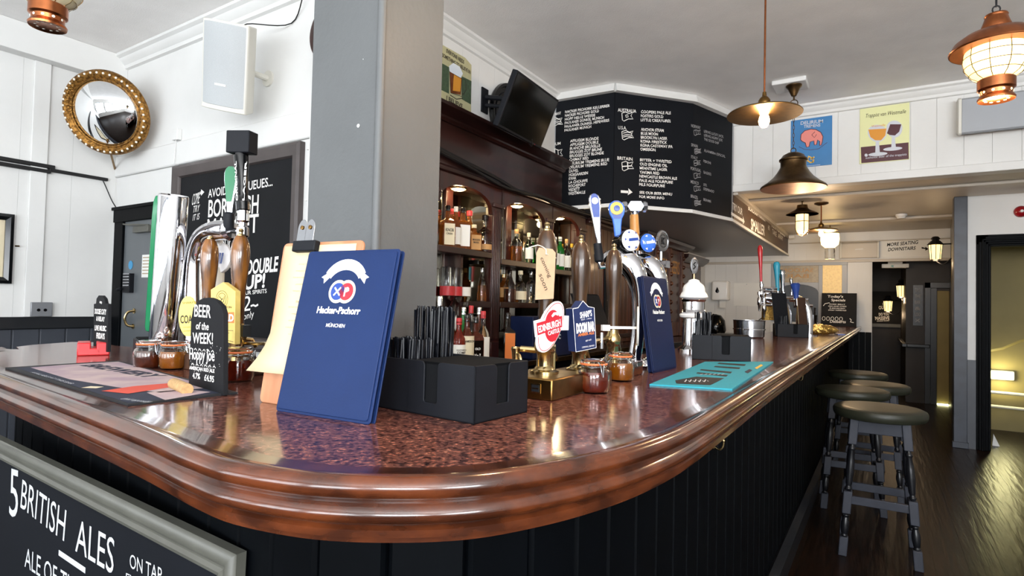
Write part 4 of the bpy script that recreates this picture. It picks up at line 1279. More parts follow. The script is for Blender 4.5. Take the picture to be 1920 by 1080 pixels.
# napkin and straw caddies
def caddy(name, label, loc, rz, w, d, h, straws, napk=True, group='black bar caddies', front_slot=True):
    """three-compartment box: a tall straw bay, a low straw bay, a napkin bay with cut-out walls"""
    t = root(name, label, 'bar caddy', (0, 0, 0), 0, group)
    wl = .004
    mb = MB()
    def wall(x0, x1, y):     # front/back wall with a rounded slot
        c = x0 + (x1 - x0) * .58; s = w * .065; fl = s * .55
        pts = [(x0, 0), (x1, 0), (x1, h)]
        for i in range(6):
            q = math.pi / 2 * i / 5; pts.append((c + s + fl - fl * math.sin(q), h - fl * (1 - math.cos(q))))
        pts += [(c + s, h * .28), (c + s - .004, h * .25), (c - s + .004, h * .25), (c - s, h * .28)]
        for i in range(6):
            q = math.pi / 2 * (1 - i / 5); pts.append((c - s - fl + fl * math.sin(q), h - fl * (1 - math.cos(q))))
        pts += [(x0, h)]
        mb.ext([(x, y, z) for x, z in pts], (0, wl, 0))
    def side(x):
        c, s = 0, d * .11; fl = s * .6
        pts = [(-d / 2, 0), (d / 2, 0), (d / 2, h)]
        for i in range(6):
            q = math.pi / 2 * i / 5; pts.append((c + s + fl - fl * math.sin(q), h - fl * (1 - math.cos(q))))
        pts += [(c + s, h * .28), (c - s, h * .28)]
        for i in range(6):
            q = math.pi / 2 * (1 - i / 5); pts.append((c - s - fl + fl * math.sin(q), h - fl * (1 - math.cos(q))))
        pts += [(-d / 2, h)]
        mb.ext([(x, y, z) for y, z in pts], (wl, 0, 0))
    wall(-w / 2, w / 2, -d / 2); mb.box((-w / 2, d / 2 - wl, 0), (w / 2, d / 2, h))
    mb.box((-w / 2, -d / 2, 0), (-w / 2 + wl, d / 2, h)); side(w / 2 - wl)
    mb.box((-w / 2, -d / 2, 0), (w / 2, d / 2, .004)); mb.box((-w * .16, -d / 2, 0), (-w * .16 + wl, d / 2, h * .98)); mb.box((-w / 2, 0, 0), (-w * .16, wl, h * .98))
    build('box', mb, 'black_plastic', t, world=False, bev=.0012)
    if napk:
        nb = MB().box((-w * .14, -d / 2 + .006, .006), (w / 2 - .007, d / 2 - .006, h * .95))
        for i in range(5): nb.box((-w * .138 + .001 * i, -d / 2 + .0055 + .001 * (i % 2), h * (.95 + i * .01)), (w / 2 - .008, d / 2 - .0055, h * (.956 + i * .01)))
        build('napkin_stack', nb, 'napkin', t, world=False, bev=.003)
    random.seed(len(label))
    for (x0, x1, y0, y1, n, L) in straws:
        for i in range(n):
            x, y = random.uniform(x0, x1), random.uniform(y0, y1)
            dx, dy = random.uniform(-.005, .006), random.uniform(-.006, .006); Lk = L * random.uniform(.97, 1.03)
            s = MB().tube([(x, y, .008), (x + dx * .6, y + dy * .6, Lk * .62), (x + dx * .63, y + dy * .63, Lk * .64), (x + dx, y + dy, Lk)], .0027, 6)
            build('straw', s, 'straw_black', t, world=False, smooth=60)
    t.location = loc; t.rotation_euler = (0, 0, rz); OFF[t.name] = Vector(loc)
    return t
w_ = .262
caddy('bar_caddy', 'black straw and napkin caddy nearest the camera beside the blue menu', (-.742, .942, CT), math.radians(-4), .265, .168, .105,
      [(-.126, -.050, .010, .074, 78, .205), (-.126, -.050, -.076, -.008, 80, .142)])
P = onz(1340, 677, CT)
caddy('bar_caddy', 'black straw caddy in front of the white domed font on the turquoise runner', (-.585, 2.62, CT), math.radians(14), .235, .17, .105,
      [(-.105, -.045, .012, .075, 34, .20), (-.105, -.045, -.078, -.01, 28, .17)])
caddy('bar_caddy', 'black straw caddy far along the bar under the cluster of taps', (-.62, 5.25, CT), math.radians(20), .235, .17, .105,
      [(-.105, -.045, .012, .075, 12, .20), (-.105, -.045, -.078, -.01, 12, .17)])
# ------------------------------------------------------------ pumps and fonts on the long run
e1 = engine('beer_engine', 'beer pump with red and white oval badge and a brown paper tag', (-.70, 1.255), 'dark_handle', .075, .095, 0, .05, ('copper', 'chrome'))
e2 = engine('beer_engine', 'beer pump with the navy shield badge between the other two', (-.70, 1.45), 'dark_handle', .07, .07, 0, .04, ('sign_wood', 'chrome'))
e3 = engine('beer_engine', 'beer pump with thin white edge-on badge left of chrome font', (-.72, 1.735), 'dark_handle', .07, .09, 0, .045, ('rail_wood', 'chrome'))
MATS_block = None
for t in (e1,):
    for ch in t.children:
        if ch.name.startswith('clamp_block'): ch.data.materials[0] = MATS['old_brass']
mb = MB().tube([(-.70, 1.255, CT + .105), (-.76, 1.24, CT + .107)], .008, 8).lathe([(0, -.04), (.007, -.04), (.010, -.01), (.012, 0), (.010, .004), (0, .005)], 14, (-.772, 1.235, CT + .108))
mb.tube(spline([(-.772, 1.235, CT + .095), (-.752, 1.225, CT + .09), (-.745, 1.22, CT + .06)], 5), .004, 8)
build('side_tap', mb, 'brass', e1)
mb = MB().tube([(-.70, 1.30, CT + .05), (-.70, 1.30, CT + .115)], .007, 10)
build('brass_post', mb, 'brass', e1)
mb = MB().tube([(-.69, 1.47, CT + .115), (-.72, 1.70, CT + .118)], .007, 8)
build('tie_rod', mb, 'brass', e2)
# oval badge
pl = Plane((-.668, 1.24, 1.27), (.97, -.26, 0))
oc, ax_, bx_, tl = (1033, 613), 23, 48, math.radians(14)
def oval(k, m=1.0):
    return [(oc[0] + k * (ax_ * math.cos(t) * math.cos(tl) - bx_ * math.sin(t) * -math.sin(tl) * -1), oc[1] + k * (bx_ * math.sin(t) + ax_ * math.cos(t) * -math.sin(tl))) for t in [2 * math.pi * i / 40 for i in range(40)]]
mb = MB().ppoly(pl, oval(1.0), .003, .008)
mb.ppoly(pl, [(1004, 602), (1055, 588), (1056, 615), (1007, 633)], .004, .008)
bd = build('pump_badge', mb, 'badge_white', e1, bev=.001)
mb = MB()
mb.stroke([pl.px(x, y, .0036) for x, y in oval(.93)] + [pl.px(*oval(.93)[0], .0036)], pl.n, .0018)
mb.ppoly(pl, [(1036 + 15 * math.cos(t), 611 + 30 * math.sin(t) - 3 * math.cos(t)) for t in [2 * math.pi * i / 24 for i in range(24)]], .0042)
mb.ppoly(pl, [(1006, 606), (1054, 592), (1054, 613), (1008, 629)], .0048)
mb.cur = 1
mb.ptext(pl, 'EDINBURGH', (1010, 624), (1052, 610), 12.5, .0054, .03); mb.ptext(pl, 'CASTLE', (1028, 629), (1049, 622), 7.5, .0050, .03)
mb.ppoly(pl, [(1034, 592), (1038, 586), (1046, 585), (1047, 592), (1041, 590), (1036, 595)], .0050)
mb.cur = 2
mb.ptext(pl, 'QUALITY BEERS', (1020, 587), (1044, 577), 3.5, .0046).ptext(pl, 'SCOTTISH ALE', (1018, 646), (1042, 650), 4, .0046)
build('badge_print', mb, ['badge_red', 'badge_white', 'ink_pale'], bd)
build('badge_bracket', MB().tube([(-.70, 1.255, 1.27), pl.at(0, 0, 0)], .005, 8).obox(pl.at(.045, .015, -.012), (pl.u, pl.v, pl.n), (.014, .018, .008)), 'badge_white', e1)
# paper tag on a string
pl = Plane((-.664, 1.235, 1.40), (.95, -.31, 0))
tg = root('paper_tag', 'brown paper coming soon tag tied to the first pump handle', 'tag', pl.at(0, 0, 0))
mb = MB().ppoly(pl, [(1004, 562), (1006, 474), (1011, 464), (1036, 467), (1042, 474), (1038, 560)], 0, .0008)
cd = build('card', mb, 'kraft', tg)
mb = MB()
A = pl.px(1013, 484, .0012); B = pl.px(1029, 521, .0012); U = (B - A).normalized()
mb.text('coming', A, U, U.cross(pl.n) * -1, .011, (B - A).length, 0, pl.n, .2)
A = pl.px(1010, 515, .0012); B = pl.px(1022, 545, .0012); U = (B - A).normalized()
mb.text('soon', A, U, U.cross(pl.n) * -1, .013, (B - A).length, 0, pl.n, .2)
build('handwriting', mb, 'ink', cd)
mb = MB().lathe([(.002, 0), (.0042, 0), (.0042, .001), (.002, .001)], 14, pl.px(1024, 476, 0), pl.n)
build('eyelet', mb, 'ink_pale', cd)
mb = MB().tube(spline([pl.px(1024, 476, .002), pl.px(1022, 466, .003), pl.px(1006, 460, .004), Vector((-.718, 1.235, 1.452)), Vector((-.722, 1.265, 1.452)), Vector((-.70, 1.278, 1.45)), Vector((-.675, 1.26, 1.445)), pl.px(1024, 476, .002)], 5), .0013, 6)
mb.tube(spline([pl.px(1006, 460, .004), pl.px(996, 463, .006), pl.px(988, 467, .008)], 4), .0013, 6)
build('string', mb, 'cream', tg)
# shield badge
pl = Plane((-.652, 1.455, 1.27), (.97, -.30, 0))
sh = [(1074, 579), (1084, 577), (1093, 564), (1103, 575), (1114, 577), (1118, 652), (1080, 660)]
mb = MB().ppoly(pl, sh, .003, .028)
bd = build('pump_badge', mb, 'doom_blue', e2, bev=.0015)
mb = MB()
mb.stroke([pl.px(x, y, .0036) for x, y in sh + sh[:1]], pl.n, .002)
mb.ptext(pl, "SHARP'S", (1088, 597), (1110, 592), 11, .0036, .03).ptext(pl, 'EST. 1994', (1090, 601), (1109, 598), 2.5, .0036)
mb.ptext(pl, 'DOOM BAR', (1081, 624), (1115, 619), 16, .0036, .07)
mb.ptext(pl, 'ABV 4.0%', (1098, 641), (1109, 638), 3, .0036).ptext(pl, 'CORNWALL BREWERY', (1091, 653), (1115, 649), 3, .0036)
mb.cur = 1; mb.ptext(pl, 'AMBER ALE', (1084, 631), (1114, 626), 5, .0036, .03)
build('badge_print', mb, ['badge_white', 'orange_print'], bd)
build('badge_bracket', MB().tube([(-.70, 1.45, 1.27), pl.at(0, 0, -.02)], .005, 8), 'steel', e2)
mb = MB().tube([(-.655, 1.50, CT + .10), (-.655, 1.50, CT + .145)], .005, 8)
build('hose_barb', mb, 'chrome', e2)
# edge-on badge
mb = MB()
a_, b_ = Vector((-.72, 1.70, 1.262)), Vector((-.655, 1.775, 1.262))
mb.obox(a_ * .5 + b_ * .5, (b_ - a_, Vector((0, 0, 1)), Vector((1, -.8, 0))), ((b_ - a_).length / 2, .004, .004)).obox(Vector((-.715, 1.665, 1.262)), ((b_ - a_), (0, 0, 1), (1, -.8, 0)), (.012, .009, .007))
build('badge_bracket', mb, 'ceramic', e3)
mb = MB().lathe([(0, 0), (.062, 0), (.064, .003), (.062, .006), (0, .006)], 36, b_ + Vector((0, .0, .005)), (.93, .36, 0))
build('pump_badge', mb, 'offwhite_plastic', e3)

# chrome double font
fb = Vector((-.755, 2.02, CT))
cf = root('double_beer_font', 'chrome double cobra font with illuminated round lenses and three tall handles', 'beer font', fb)
def cobra(dy, nm):
    o = Vector((0, dy, 0))
    mb = MB().lathe([(0, 0), (.055, 0), (.055, .008), (.04, .014), (.032, .03), (0, .03)], 28, fb + o)
    p = [fb + o + Vector(q) for q in ((0, 0, .01), (.012, 0, .10), (.018, 0, .20), (.014, 0, .285), (-.004, 0, .345), (-.04, 0, .385), (-.085, 0, .385), (-.105, 0, .38))]
    r = spline([(x, 0, 0) for x in (.026, .024, .026, .033, .043, .048, .047, .044)], 6)
    mb.tube(spline(p, 6), [q.x for q in r], 24)
    build(nm, mb, 'chrome', cf, smooth=60)
    return fb + o + Vector((-.03, 0, .385))
k1 = cobra(0, 'chrome_neck'); k2 = cobra(.24, 'chrome_neck')
def lens(c, r, mats, yaw):
    n = Vector((math.cos(yaw), math.sin(yaw), .05)).normalized()
    mb = MB().lathe([(0, -.075), (r * .55, -.075), (r * .7, -.06), (r * .72, -.03), (r * .98, -.005), (r, .004), (r * .95, .008), (0, .008)], 28, c, n)
    hs = build('lens_housing', mb, 'black_gloss', cf)
    mb = MB().lathe([(r * .94, .008), (r * .85, .014), (r * .5, .021), (0, .024)], 28, c, n)
    fc = build('lens_face', mb, mats[0], hs)
    pn = Plane(c + n * .018, n)
    mb = MB()
    mb.poly([pn.at(r * q[0], r * q[1], .0075) for q in ((-.5, -.18), (.5, -.02), (.48, .22), (-.5, .08))])
    mb.cur = 1
    for t in range(6): 
        an = math.pi * t / 3; mb.poly([pn.at(r * .8 * math.cos(an + d), r * .8 * math.sin(an + d), -.001 + .0012) for d in (-.18, 0, .18)] + [pn.at(r * .62 * math.cos(an), r * .62 * math.sin(an), .003)])
    build('lens_print', mb, [mats[1], mats[2]], fc)
    mb = MB().tube([c - n * .04 - Vector((0, 0, r * .5)), c - n * .04 - Vector((0, 0, r + .055))], .011, 10)
    build('lens_stem', mb, 'chrome', hs)
lens(ony(1180, 451, 2.0), .042, ('badge_white', 'badge_blue', 'badge_blue'), -.55)
lens(ony(1213, 456, 2.24), .040, ('lens_blue', 'badge_white', 'badge_white'), -.6)
c = ony(1240, 452, 2.42); n = Vector((.96, -.25, 0)).normalized()
mb = MB().lathe([(0, 0), (.044, 0), (.046, .004), (.044, .01), (.036, .011), (.034, .009), (0, .009)], 32, c, n, 1.0).tube([c - Vector((0, 0, .045)), c - Vector((0, 0, .085))], .006, 8)
m_ = build('medallion', mb, 'steel', cf, label='metal medallion on a stem')
pn = Plane(c + n * .0115, n)
mb = MB().text('K', pn.at(-.012, -.014), pn.u, pn.v, .028, None, .02, n).stroke(ring(pn.at(0, 0), pn.u, pn.v, .027, .027, 20) + [pn.at(.027, 0)], n, .002)
build('medallion_mark', mb, 'black_paint', m_)
mb = MB().box((c.x - .05, c.y - .03, c.z - .115), (c.x + .03, c.y + .03, c.z - .085)).tube([(c.x - .01, c.y, c.z - .11), (c.x - .01, c.y, CT)], .018, 14)
build('rear_post', mb, 'chrome', cf)
# three tall handles on the bartender's side
def paddle(c0, c1, prof, mats, nm, thick=.016):
    ax2 = (c1 - c0).normalized(); L2 = (c1 - c0).length
    X = CR.copy(); D = Vector((-CR.y, CR.x, 0)).normalized()
    mb = MB().ext([c0 + ax2 * (h * L2) + X * q for h, q in prof] + [c0 + ax2 * (h * L2) - X * q for h, q in prof[::-1]], D * thick)
    o = build(nm, mb, mats[0], cf, bev=.004)
    mb = MB().poly([c0 + ax2 * (h * L2) + X * q * .72 - D * .0012 for h, q in prof if h > .42] + [c0 + ax2 * (h * L2) - X * q * .72 - D * .0012 for h, q in prof[::-1] if h > .42])
    build('handle_face', mb, mats[1], o)
    return o, ax2, L2, D
ya = 1.95
c0, c1 = ony(1124, 462, ya), ony(1114, 363, ya)
pr_ = [(0, .008), (.3, .011), (.55, .016), (.75, .021), (.9, .022), (.97, .016), (1.0, .006)]
o, a2, L2, D = paddle(c0, c1, pr_, ('chrome', 'badge_blue'), 'tall_blue_handle')
pn = Plane(c0 + a2 * L2 * .86 - D * .0015, -D)
build('handle_crest', MB().lathe([(0, 0), (.013, 0), (.011, .003), (0, .004)], 18, pn.p, -D), 'badge_white', o)
mb = MB().lathe([(0, 0), (.012, 0), (.017, .006), (.018, .03), (.016, .034), (.015, .07), (.0, .07)], 16, ony(1124, 492, ya), (c1 - c0))
build('handle_socket', mb, 'black_plastic', o)
build('handle_rod', MB().tube([ony(1124, 492, ya), Vector((ony(1124, 492, ya).x, ya, CT + .36)), Vector((fb.x - .08, fb.y, CT + .37))], .007, 8), 'chrome', o)
yb_ = 2.02
c0, c1 = ony(1159, 444, yb_), ony(1156, 376, yb_)
pr_ = [(0, .012), (.3, .014), (.5, .018), (.62, .027), (.8, .031), (.93, .024), (1.0, .009)]
o, a2, L2, D = paddle(c0, c1, pr_, ('lens_blue', 'badge_blue'), 'yellow_crest_handle')
mb = MB().lathe([(0, 0), (.0245, 0), (.0235, .003), (0, .005)], 24, ony(1156, 391, yb_) - D * .002, -D)
cr_ = build('yellow_roundel', mb, 'yellow', o)
mb = MB().lathe([(0, 0), (.012, 0), (.011, .002), (0, .003)], 20, ony(1156, 391, yb_) - D * .0065, -D)
build('roundel_centre', mb, 'badge_blue', cr_)
build('handle_rod', MB().tube([c0, k1 + Vector((-.03, 0, .03))], .008, 8), 'chrome', o)
yc_ = 2.12
c0, c1 = ony(1191, 470, yc_), ony(1189, 403, yc_)
mb = MB().lathe([(0, 0), (.013, 0), (.017, .03), (.018, .08), (.016, (c1 - c0).length), (0, (c1 - c0).length)], 18, c0, c1 - c0)
o = build('hammer_handle', mb, 'hammer_wood', cf)
hc = ony(1190, 388, yc_); X = CR; D = Vector((-CR.y, CR.x, 0)).normalized()
mb = MB().lathe([(0, -.047), (.019, -.047), (.021, -.042), (.021, -.032), (.013, -.026), (.013, -.022), (.022, -.016), (.022, .016), (.013, .022), (.013, .026), (.021, .032), (.021, .042), (.019, .047), (0, .047)], 8, hc, X)
mb.lathe([(0, 0), (.014, 0), (.014, .012), (0, .012)], 14, hc - Vector((0, 0, .03)))
hh_ = build('hammer_head', mb, 'steel', o, smooth=20)
mb = MB()
pts = [(-.032, 0), (-.02, .019), (.02, .019), (.032, 0), (.02, -.019), (-.02, -.019)]
mb.ext([hc + X * a + Vector((0, 0, b)) - D * .022 for a, b in pts], D * .006)
pt = build('hammer_plate', mb, 'socket_grey', hh_)
mb = MB().text('IPA', hc - X * .019 - Vector((0, 0, .009)) - D * .0226, X, Vector((0, 0, 1)), .018, .038, .03, -D)
build('plate_lettering', mb, 'badge_white', pt)
build('handle_rod', MB().tube([c0, Vector((c0.x, c0.y, CT + .38)), k2 + Vector((-.02, -.04, 0))], .008, 8), 'chrome', o)
mb = MB().lathe([(0, 0), (.0135, 0), (.016, .02), (.0135, .03), (0, .03)], 14, hc + Vector((.03, 0, -.062))) 

# white domed font with its chrome drum
c = Vector((-.80, 2.98, CT))
df = root('domed_beer_font', 'white domed font with chrome drum and oval medallion behind straw caddy', 'beer font', c)
build('white_stem', MB().lathe([(0, 0), (.075, 0), (.075, .012), (.055, .03), (.050, .17), (.0, .17)], 32, c), 'chrome', df)
build('white_collar', MB().lathe([(0, .165), (.05, .165), (.066, .172), (.070, .182), (.066, .19), (.0, .19)], 36, c), 'ceramic', df)
build('chrome_drum', MB().lathe([(0, .19), (.058, .19), (.062, .197), (.058, .205), (.054, .21), (.054, .25), (.058, .255), (.062, .262), (.058, .27), (.0, .27)], 40, c), 'chrome', df)
build('white_dome', MB().lathe([(0, .27), (.066, .27), (.070, .275), (.064, .29), (.056, .302), (.054, .32), (.048, .335), (.030, .350), (.026, .36), (.012, .366), (0, .368)], 40, c), 'ceramic', df, smooth=50)
m0 = c + Vector((0, 0, .435)); n = Vector((.75, -.66, 0)).normalized()
mb = MB().lathe([(0, -.004), (.036, -.004), (.038, 0), (.036, .004), (.029, .005), (.027, .003), (0, .003)], 32, m0, n, .62)
for v in mb.v: v.z = m0.z + (v.z - m0.z) * 1.15
md = build('oval_medallion', mb, 'steel', df)
pn = Plane(m0 + n * .0055, n)
build('medallion_mark', MB().stroke([pn.at(-.006, -.018), pn.at(.006, -.006), pn.at(-.006, .006), pn.at(.006, .018)], n, .005), 'black_paint', md)
build('finial', MB().tube([c + Vector((0, 0, .36)), c + Vector((0, 0, .40))], [.006, .003], 10), 'brass', df)

# turquoise runner
pl = Plane((-.45, 2.2, CT + .0045), (0, 0, 1), (0, 1, 0))
tm = root('bar_runner', 'turquoise printed bar runner under the middle straw caddy', 'bar runner', (-.45, 2.2, CT))
mb = MB().ppoly(pl, [(1218, 720), (1373, 729), (1450, 678), (1322, 678)], 0, .0042)
bs = build('rubber_mat', mb, 'mat_teal', tm)
mb = MB().ppoly(pl, [(1266, 713), (1305, 706), (1358, 709), (1332, 722), (1268, 719)], .0006)
for q in ((1305, 700, 1362, 706), (1312, 694, 1370, 700), (1338, 688, 1386, 692), (1345, 682, 1396, 686)):
    x0, y0, x1, y1 = q; mb.ppoly(pl, [(x0, y0), (x0 + 3, y0 - 2), (x1 + 3, y1 - 3), (x1, y1)], .0006)
mb.cur = 1

for q in range(5): mb.pline(pl, [(1284 + q * 9, 716), (1288 + q * 9, 711), (1292 + q * 9, 715)], .004, .0012)
for q in range(6): mb.pline(pl, [(1313 + q * 8, 702.5), (1318 + q * 8, 701)], .004, .0012)

mb.cur = 2; mb.ppoly(pl, [(1415, 690), (1427, 683), (1431, 685), (1419, 692)], .0006)
mb.cur = 3; mb.ppoly(pl, [(1396, 697), (1405, 692), (1411, 694), (1402, 700)], .0006)
build('print', mb, ['mat_rubber', 'chalk_grey', 'yellow', 'mat_navy'], bs)

# ------------------------------------------------------------ far end of the counter
P = Vector((-.80, 5.30, CT))
ft = root('tap_cluster', 'far chrome tap cluster with red and cyan handles under the smaller sign', 'beer font', P)
for i, (x0, y0) in enumerate(((1443, 5.50), (1487, 5.70))):
    p = [ony(x0 + 30, 632, y0), ony(x0 + 30, 600, y0), ony(x0 + 26, 576, y0), ony(x0 + 12, 562, y0), ony(x0 - 6, 559, y0)]
    p[0].z = CT
    mb = MB().tube(spline(p, 6), .048 if i == 0 else .032, 16).lathe([(0, 0), (.07, 0), (.07, .012), (0, .012)], 20, p[0])
    build('chrome_neck', mb, 'chrome', ft, smooth=60)
for x, yt, yb2, y0, m, r in ((1425, 459, 528, 5.50, 'tap_red', .022), (1456, 490, 545, 5.6, 'tap_cyan', .03), (1466, 505, 545, 5.65, 'chrome', .028), (1491, 530, 560, 5.65, 'badge_blue', .04), (1483, 521, 548, 5.7, 'steel', .014)):
    a, b = ony(x + 2, yb2, y0), ony(x, yt, y0)
    L = (b - a).length
    mb = MB().lathe([(0, 0), (r * .5, 0), (r * .55, L * .3), (r * .9, L * .75), (r, L * .88), (r * .7, L * .97), (0, L)], 14, a, b - a)
    o = build('tap_handle', mb, m, ft, label={'tap_red': 'red tap handle', 'tap_cyan': 'cyan tap handle', 'badge_blue': 'blue tap handle'}.get(m))
    q = a - (b - a).normalized() * .06
    mb = MB().tube([a, q], .012, 8).tube([q, q + Vector((.02, 0, -.02)), q + Vector((.02, 0, -.08))], .011, 8).tube([q, q + Vector((.12, .05, 0))], .012, 8)
    build('faucet', mb, 'chrome', o)
mb = MB().lathe([(0, 0), (.055, 0), (.055, .16), (.03, .24), (0, .25)], 20, ony(1440, 590, 5.8) + Vector((0, 0, -.05)))
build('amber_lens', mb, 'foil_gold', ft, label='amber lens')
mb = MB().lathe([(0, 0), (.03, 0), (.03, .3), (0, .3)], 14, Vector((ony(1500, 600, 5.75).x, 5.75, CT)))
build('steel_post', mb, 'chrome', ft)
for (x0, x1, yt, yb2, y0, lb, lean) in ((1455, 1482, 550, 606, 5.12, 'black menu folder standing upright in the far caddy', .05), (1500, 1514, 560, 612, 5.35, 'brown menu folder leaning beside the far taps', .02)):
    a, b = ony(x0, yb2, y0), ony(x1, yb2, y0 + .12)
    a.z = b.z = CT + .01
    hM = ony(x0, yt, y0).z - CT
    t = root('menu_folder', lb, 'menu', (a + b) / 2)
    pl = leaning(a, b, hM, lean); w = (b - a).length / 2
    build('cover', MB().ext(rounded(pl, -w, 0, w, hM, .005, -.004), pl.n * .004), 'black_plastic' if x0 < 1480 else 'sign_wood', t)
    build('pages', MB().ext(rounded(pl, -w + .004, .003, w - .004, hM - .004, .003, -.009), pl.n * .005), 'paper', t)
a = onz(1513, 628, CT); b = onz(1560, 628, CT)
sn = root('snack_bag', 'crumpled gold foil snack bag lying on the far counter', 'snack bag', (-.50, 6.0, CT))
mb = MB(); mb.tf = Matrix.Translation((-.46, 6.0, CT + .045)) @ Matrix.Rotation(.25, 4, 'Z')
n_ = 14
vs = []
random.seed(5)
for i in range(n_ + 1):
    x = -.15 + .30 * i / n_; s = math.sin(math.pi * i / n_) ** .5 if 0 < i < n_ else .05
    for j in range(12):
        t = 2 * math.pi * j / 12; k = 1 + random.uniform(-.12, .12)
        vs.append((x, .07 * (.35 + .65 * s) * math.cos(t) * k, max(-.044, .05 * s * math.sin(t) * k)))
mb.add(vs, [(i * 12 + j, i * 12 + (j + 1) % 12, (i + 1) * 12 + (j + 1) % 12, (i + 1) * 12 + j) for i in range(n_) for j in range(12)] + [tuple(range(12))[::-1], tuple(range(n_ * 12, n_ * 12 + 12))])
build('foil', mb, 'foil_gold', sn, smooth=0)
mb = MB(); mb.tf = Matrix.Translation((-.46, 6.0, CT + .045)) @ Matrix.Rotation(.25, 4, 'Z')
mb.box((.13, -.07, -.04), (.19, .07, -.03))
build('blue_end', mb, 'badge_blue', sn, label='blue crimped end of the bag')
for px_, py_ in ((1424, 560), (1433, 572), (1428, 545)):
    a = ony(px_, py_, 5.45)
    mb = MB().lathe([(0, -.11), (.008, -.11), (.012, -.06), (.018, -.05), (.018, .0), (.011, .01), (.011, .03), (.017, .035), (.017, .06), (0, .065)], 14, a).tube([a, a + Vector((.11, .07, .0))], .012, 10).lathe([(0, 0), (.02, 0), (.02, .018), (0, .018)], 14, a + Vector((.07, .045, 0)), (.11, .07, 0))
    build('chrome_spout', mb, 'chrome', ft)
# chalkboard on the far end
a, b = Vector((-.72, 9.62, CT)), Vector((-.27, 9.62, CT))
fc = root('specials_chalkboard', 'black chalkboard of daily specials leaning at the far counter end', 'chalkboard', (a + b) / 2)
pl = leaning(a, b, .50, .12)
bd = build('board', MB().ext([pl.at(q, r_, -.015) for q, r_ in ((-.235, 0), (.215, 0), (.215, .50), (-.235, .50))], pl.n * .015), 'chalkboard', fc, bev=.004)
mb = MB()
T = lambda s, u, v, h, w: mb.text(s, pl.at(u - w / 2, v, .001), pl.u, pl.v, h, w, .015, pl.n, .1)
T('Today\'s', -.06, .43, .035, .20); T('Specials', -.02, .375, .035, .18)
for i, s in enumerate(('PORK BELLY', 'FISH AND CHIPS', 'PIE, MASH AND GRAVY', 'STICKY TOFFEE PUD')): T(s, -.03, .32 - i * .03, .016, .2 + .03 * (i % 2))
mb.stroke([pl.at(-.21, .30, .001), pl.at(-.19, .335, .001), pl.at(-.13, .35, .001)], pl.n, .008)
for k in range(5): mb.stroke([pl.at(-.2 + k * .055 + .02 * math.cos(t), .11 + .03 * math.sin(t), .001) for t in [i * .8 for i in range(9)]], pl.n, .006)
T('Desserts', -.02, .05, .04, .2); mb.stroke([pl.at(.13, .12, .001), pl.at(.15, .1, .001), pl.at(.14, .07, .001), pl.at(.18, .06, .001)], pl.n, .01)
build('chalk_lettering', mb, 'chalk', bd)
# cutlery jars beside it
for i, (x, y, lb) in enumerate(((-.78, 8.9, 'steel cutlery pot beside the specials chalkboard'), (-.86, 8.3, 'brown sauce bottle holder left of the specials chalkboard'))):
    t = root('cutlery_pot', lb, 'pot', (x, y, CT))
    build('pot', MB().lathe([(0, 0), (.055, 0), (.06, .16), (.056, .16), (.052, .006), (0, .006)], 20, (x, y, CT)), 'steel' if i == 0 else 'copper', t)
    mb = MB()
    for k in range(7):
        q = k * .9; mb = MB().tube([(x + .02 * math.cos(q), y + .02 * math.sin(q), CT + .01), (x + .04 * math.cos(q), y + .04 * math.sin(q), CT + .26)], .006, 6)
        build('fork', mb, 'steel', t)
# steel pans and machines behind the middle of the bar
t = root('steel_pan', 'round stainless pan standing on the bar behind the middle caddy', 'pan', onz(1418, 640, CT))
c = Vector((-.85, 4.75, CT))
t.location = c; OFF[t.name] = c
build('pan', MB().lathe([(0, 0), (.10, 0), (.11, .01), (.115, .13), (.12, .135), (.112, .135), (.10, .012), (0, .01)], 32, c), 'steel', t)
build('rim_band', MB().lathe([(.113, .06), (.118, .062), (.118, .07), (.114, .072)], 32, c), 'chrome', t)
t = root('tray', 'dark round bottle tray with glass ashtray behind the middle caddy', 'tray', (-.88, 4.25, CT))
c = Vector((-.90, 4.2, CT))
build('tray', MB().lathe([(0, 0), (.15, 0), (.17, .02), (.165, .022), (.145, .005), (0, .005)], 36, c), 'black_plastic', t)
t = root('glass_ashtray', 'clear glass ashtray on the dark tray', 'ashtray', c + Vector((0, 0, .006)))
build('bowl', MB().lathe([(0, .006), (.05, .006), (.065, .045), (.058, .045), (.045, .016), (0, .014)], 10, c), 'bottle_clear', t, smooth=0)
# ------------------------------------------------------------ the bottle cabinet behind the bar
XF = -2.10
XWC = -2.2725        # back of the cabinet before it is set back to the wall
KS = 1.095
ZB = .9765           # foot of the row before it is set back: lands on the worktop
SETBACK = []
cab = root('bottle_cabinet', 'dark mahogany bottle cabinet with fluted posts, arches and mirrored back', 'cabinet', (-2.3, 3.4, .94))
Ya, Yz, Yf = 2.05, 4.46, 3.99
mb = MB().ext([(x, Ya, z) for x, z in ((XWC, 2.36), (XF + .015, 2.36), (XF + .03, 2.372), (XF + .03, 2.384), (XF + .055, 2.394), (XF + .075, 2.415), (XF + .085, 2.42), (XF + .085, 2.44), (XWC, 2.44))][::-1], (0, Yf - Ya, 0))
build('cornice', mb, 'mahogany_long', cab)
mb = MB().box((XWC, Ya, 2.08), (XF, Yf, 2.36)).box((XWC, Yf, 2.06), (XF, Yz, 2.10)).ext([(x, Ya, z) for x, z in ((XF, 2.075), (XF + .02, 2.08), (XF + .024, 2.10), (XF + .01, 2.115), (XF, 2.12))][::-1], (0, Yz - Ya, 0))
build('fascia', mb, 'mahogany_long', cab, bev=.003)
posts = [(2.40, 2.51), (3.05, 3.155), (3.755, 3.855), (4.33, 4.44)]
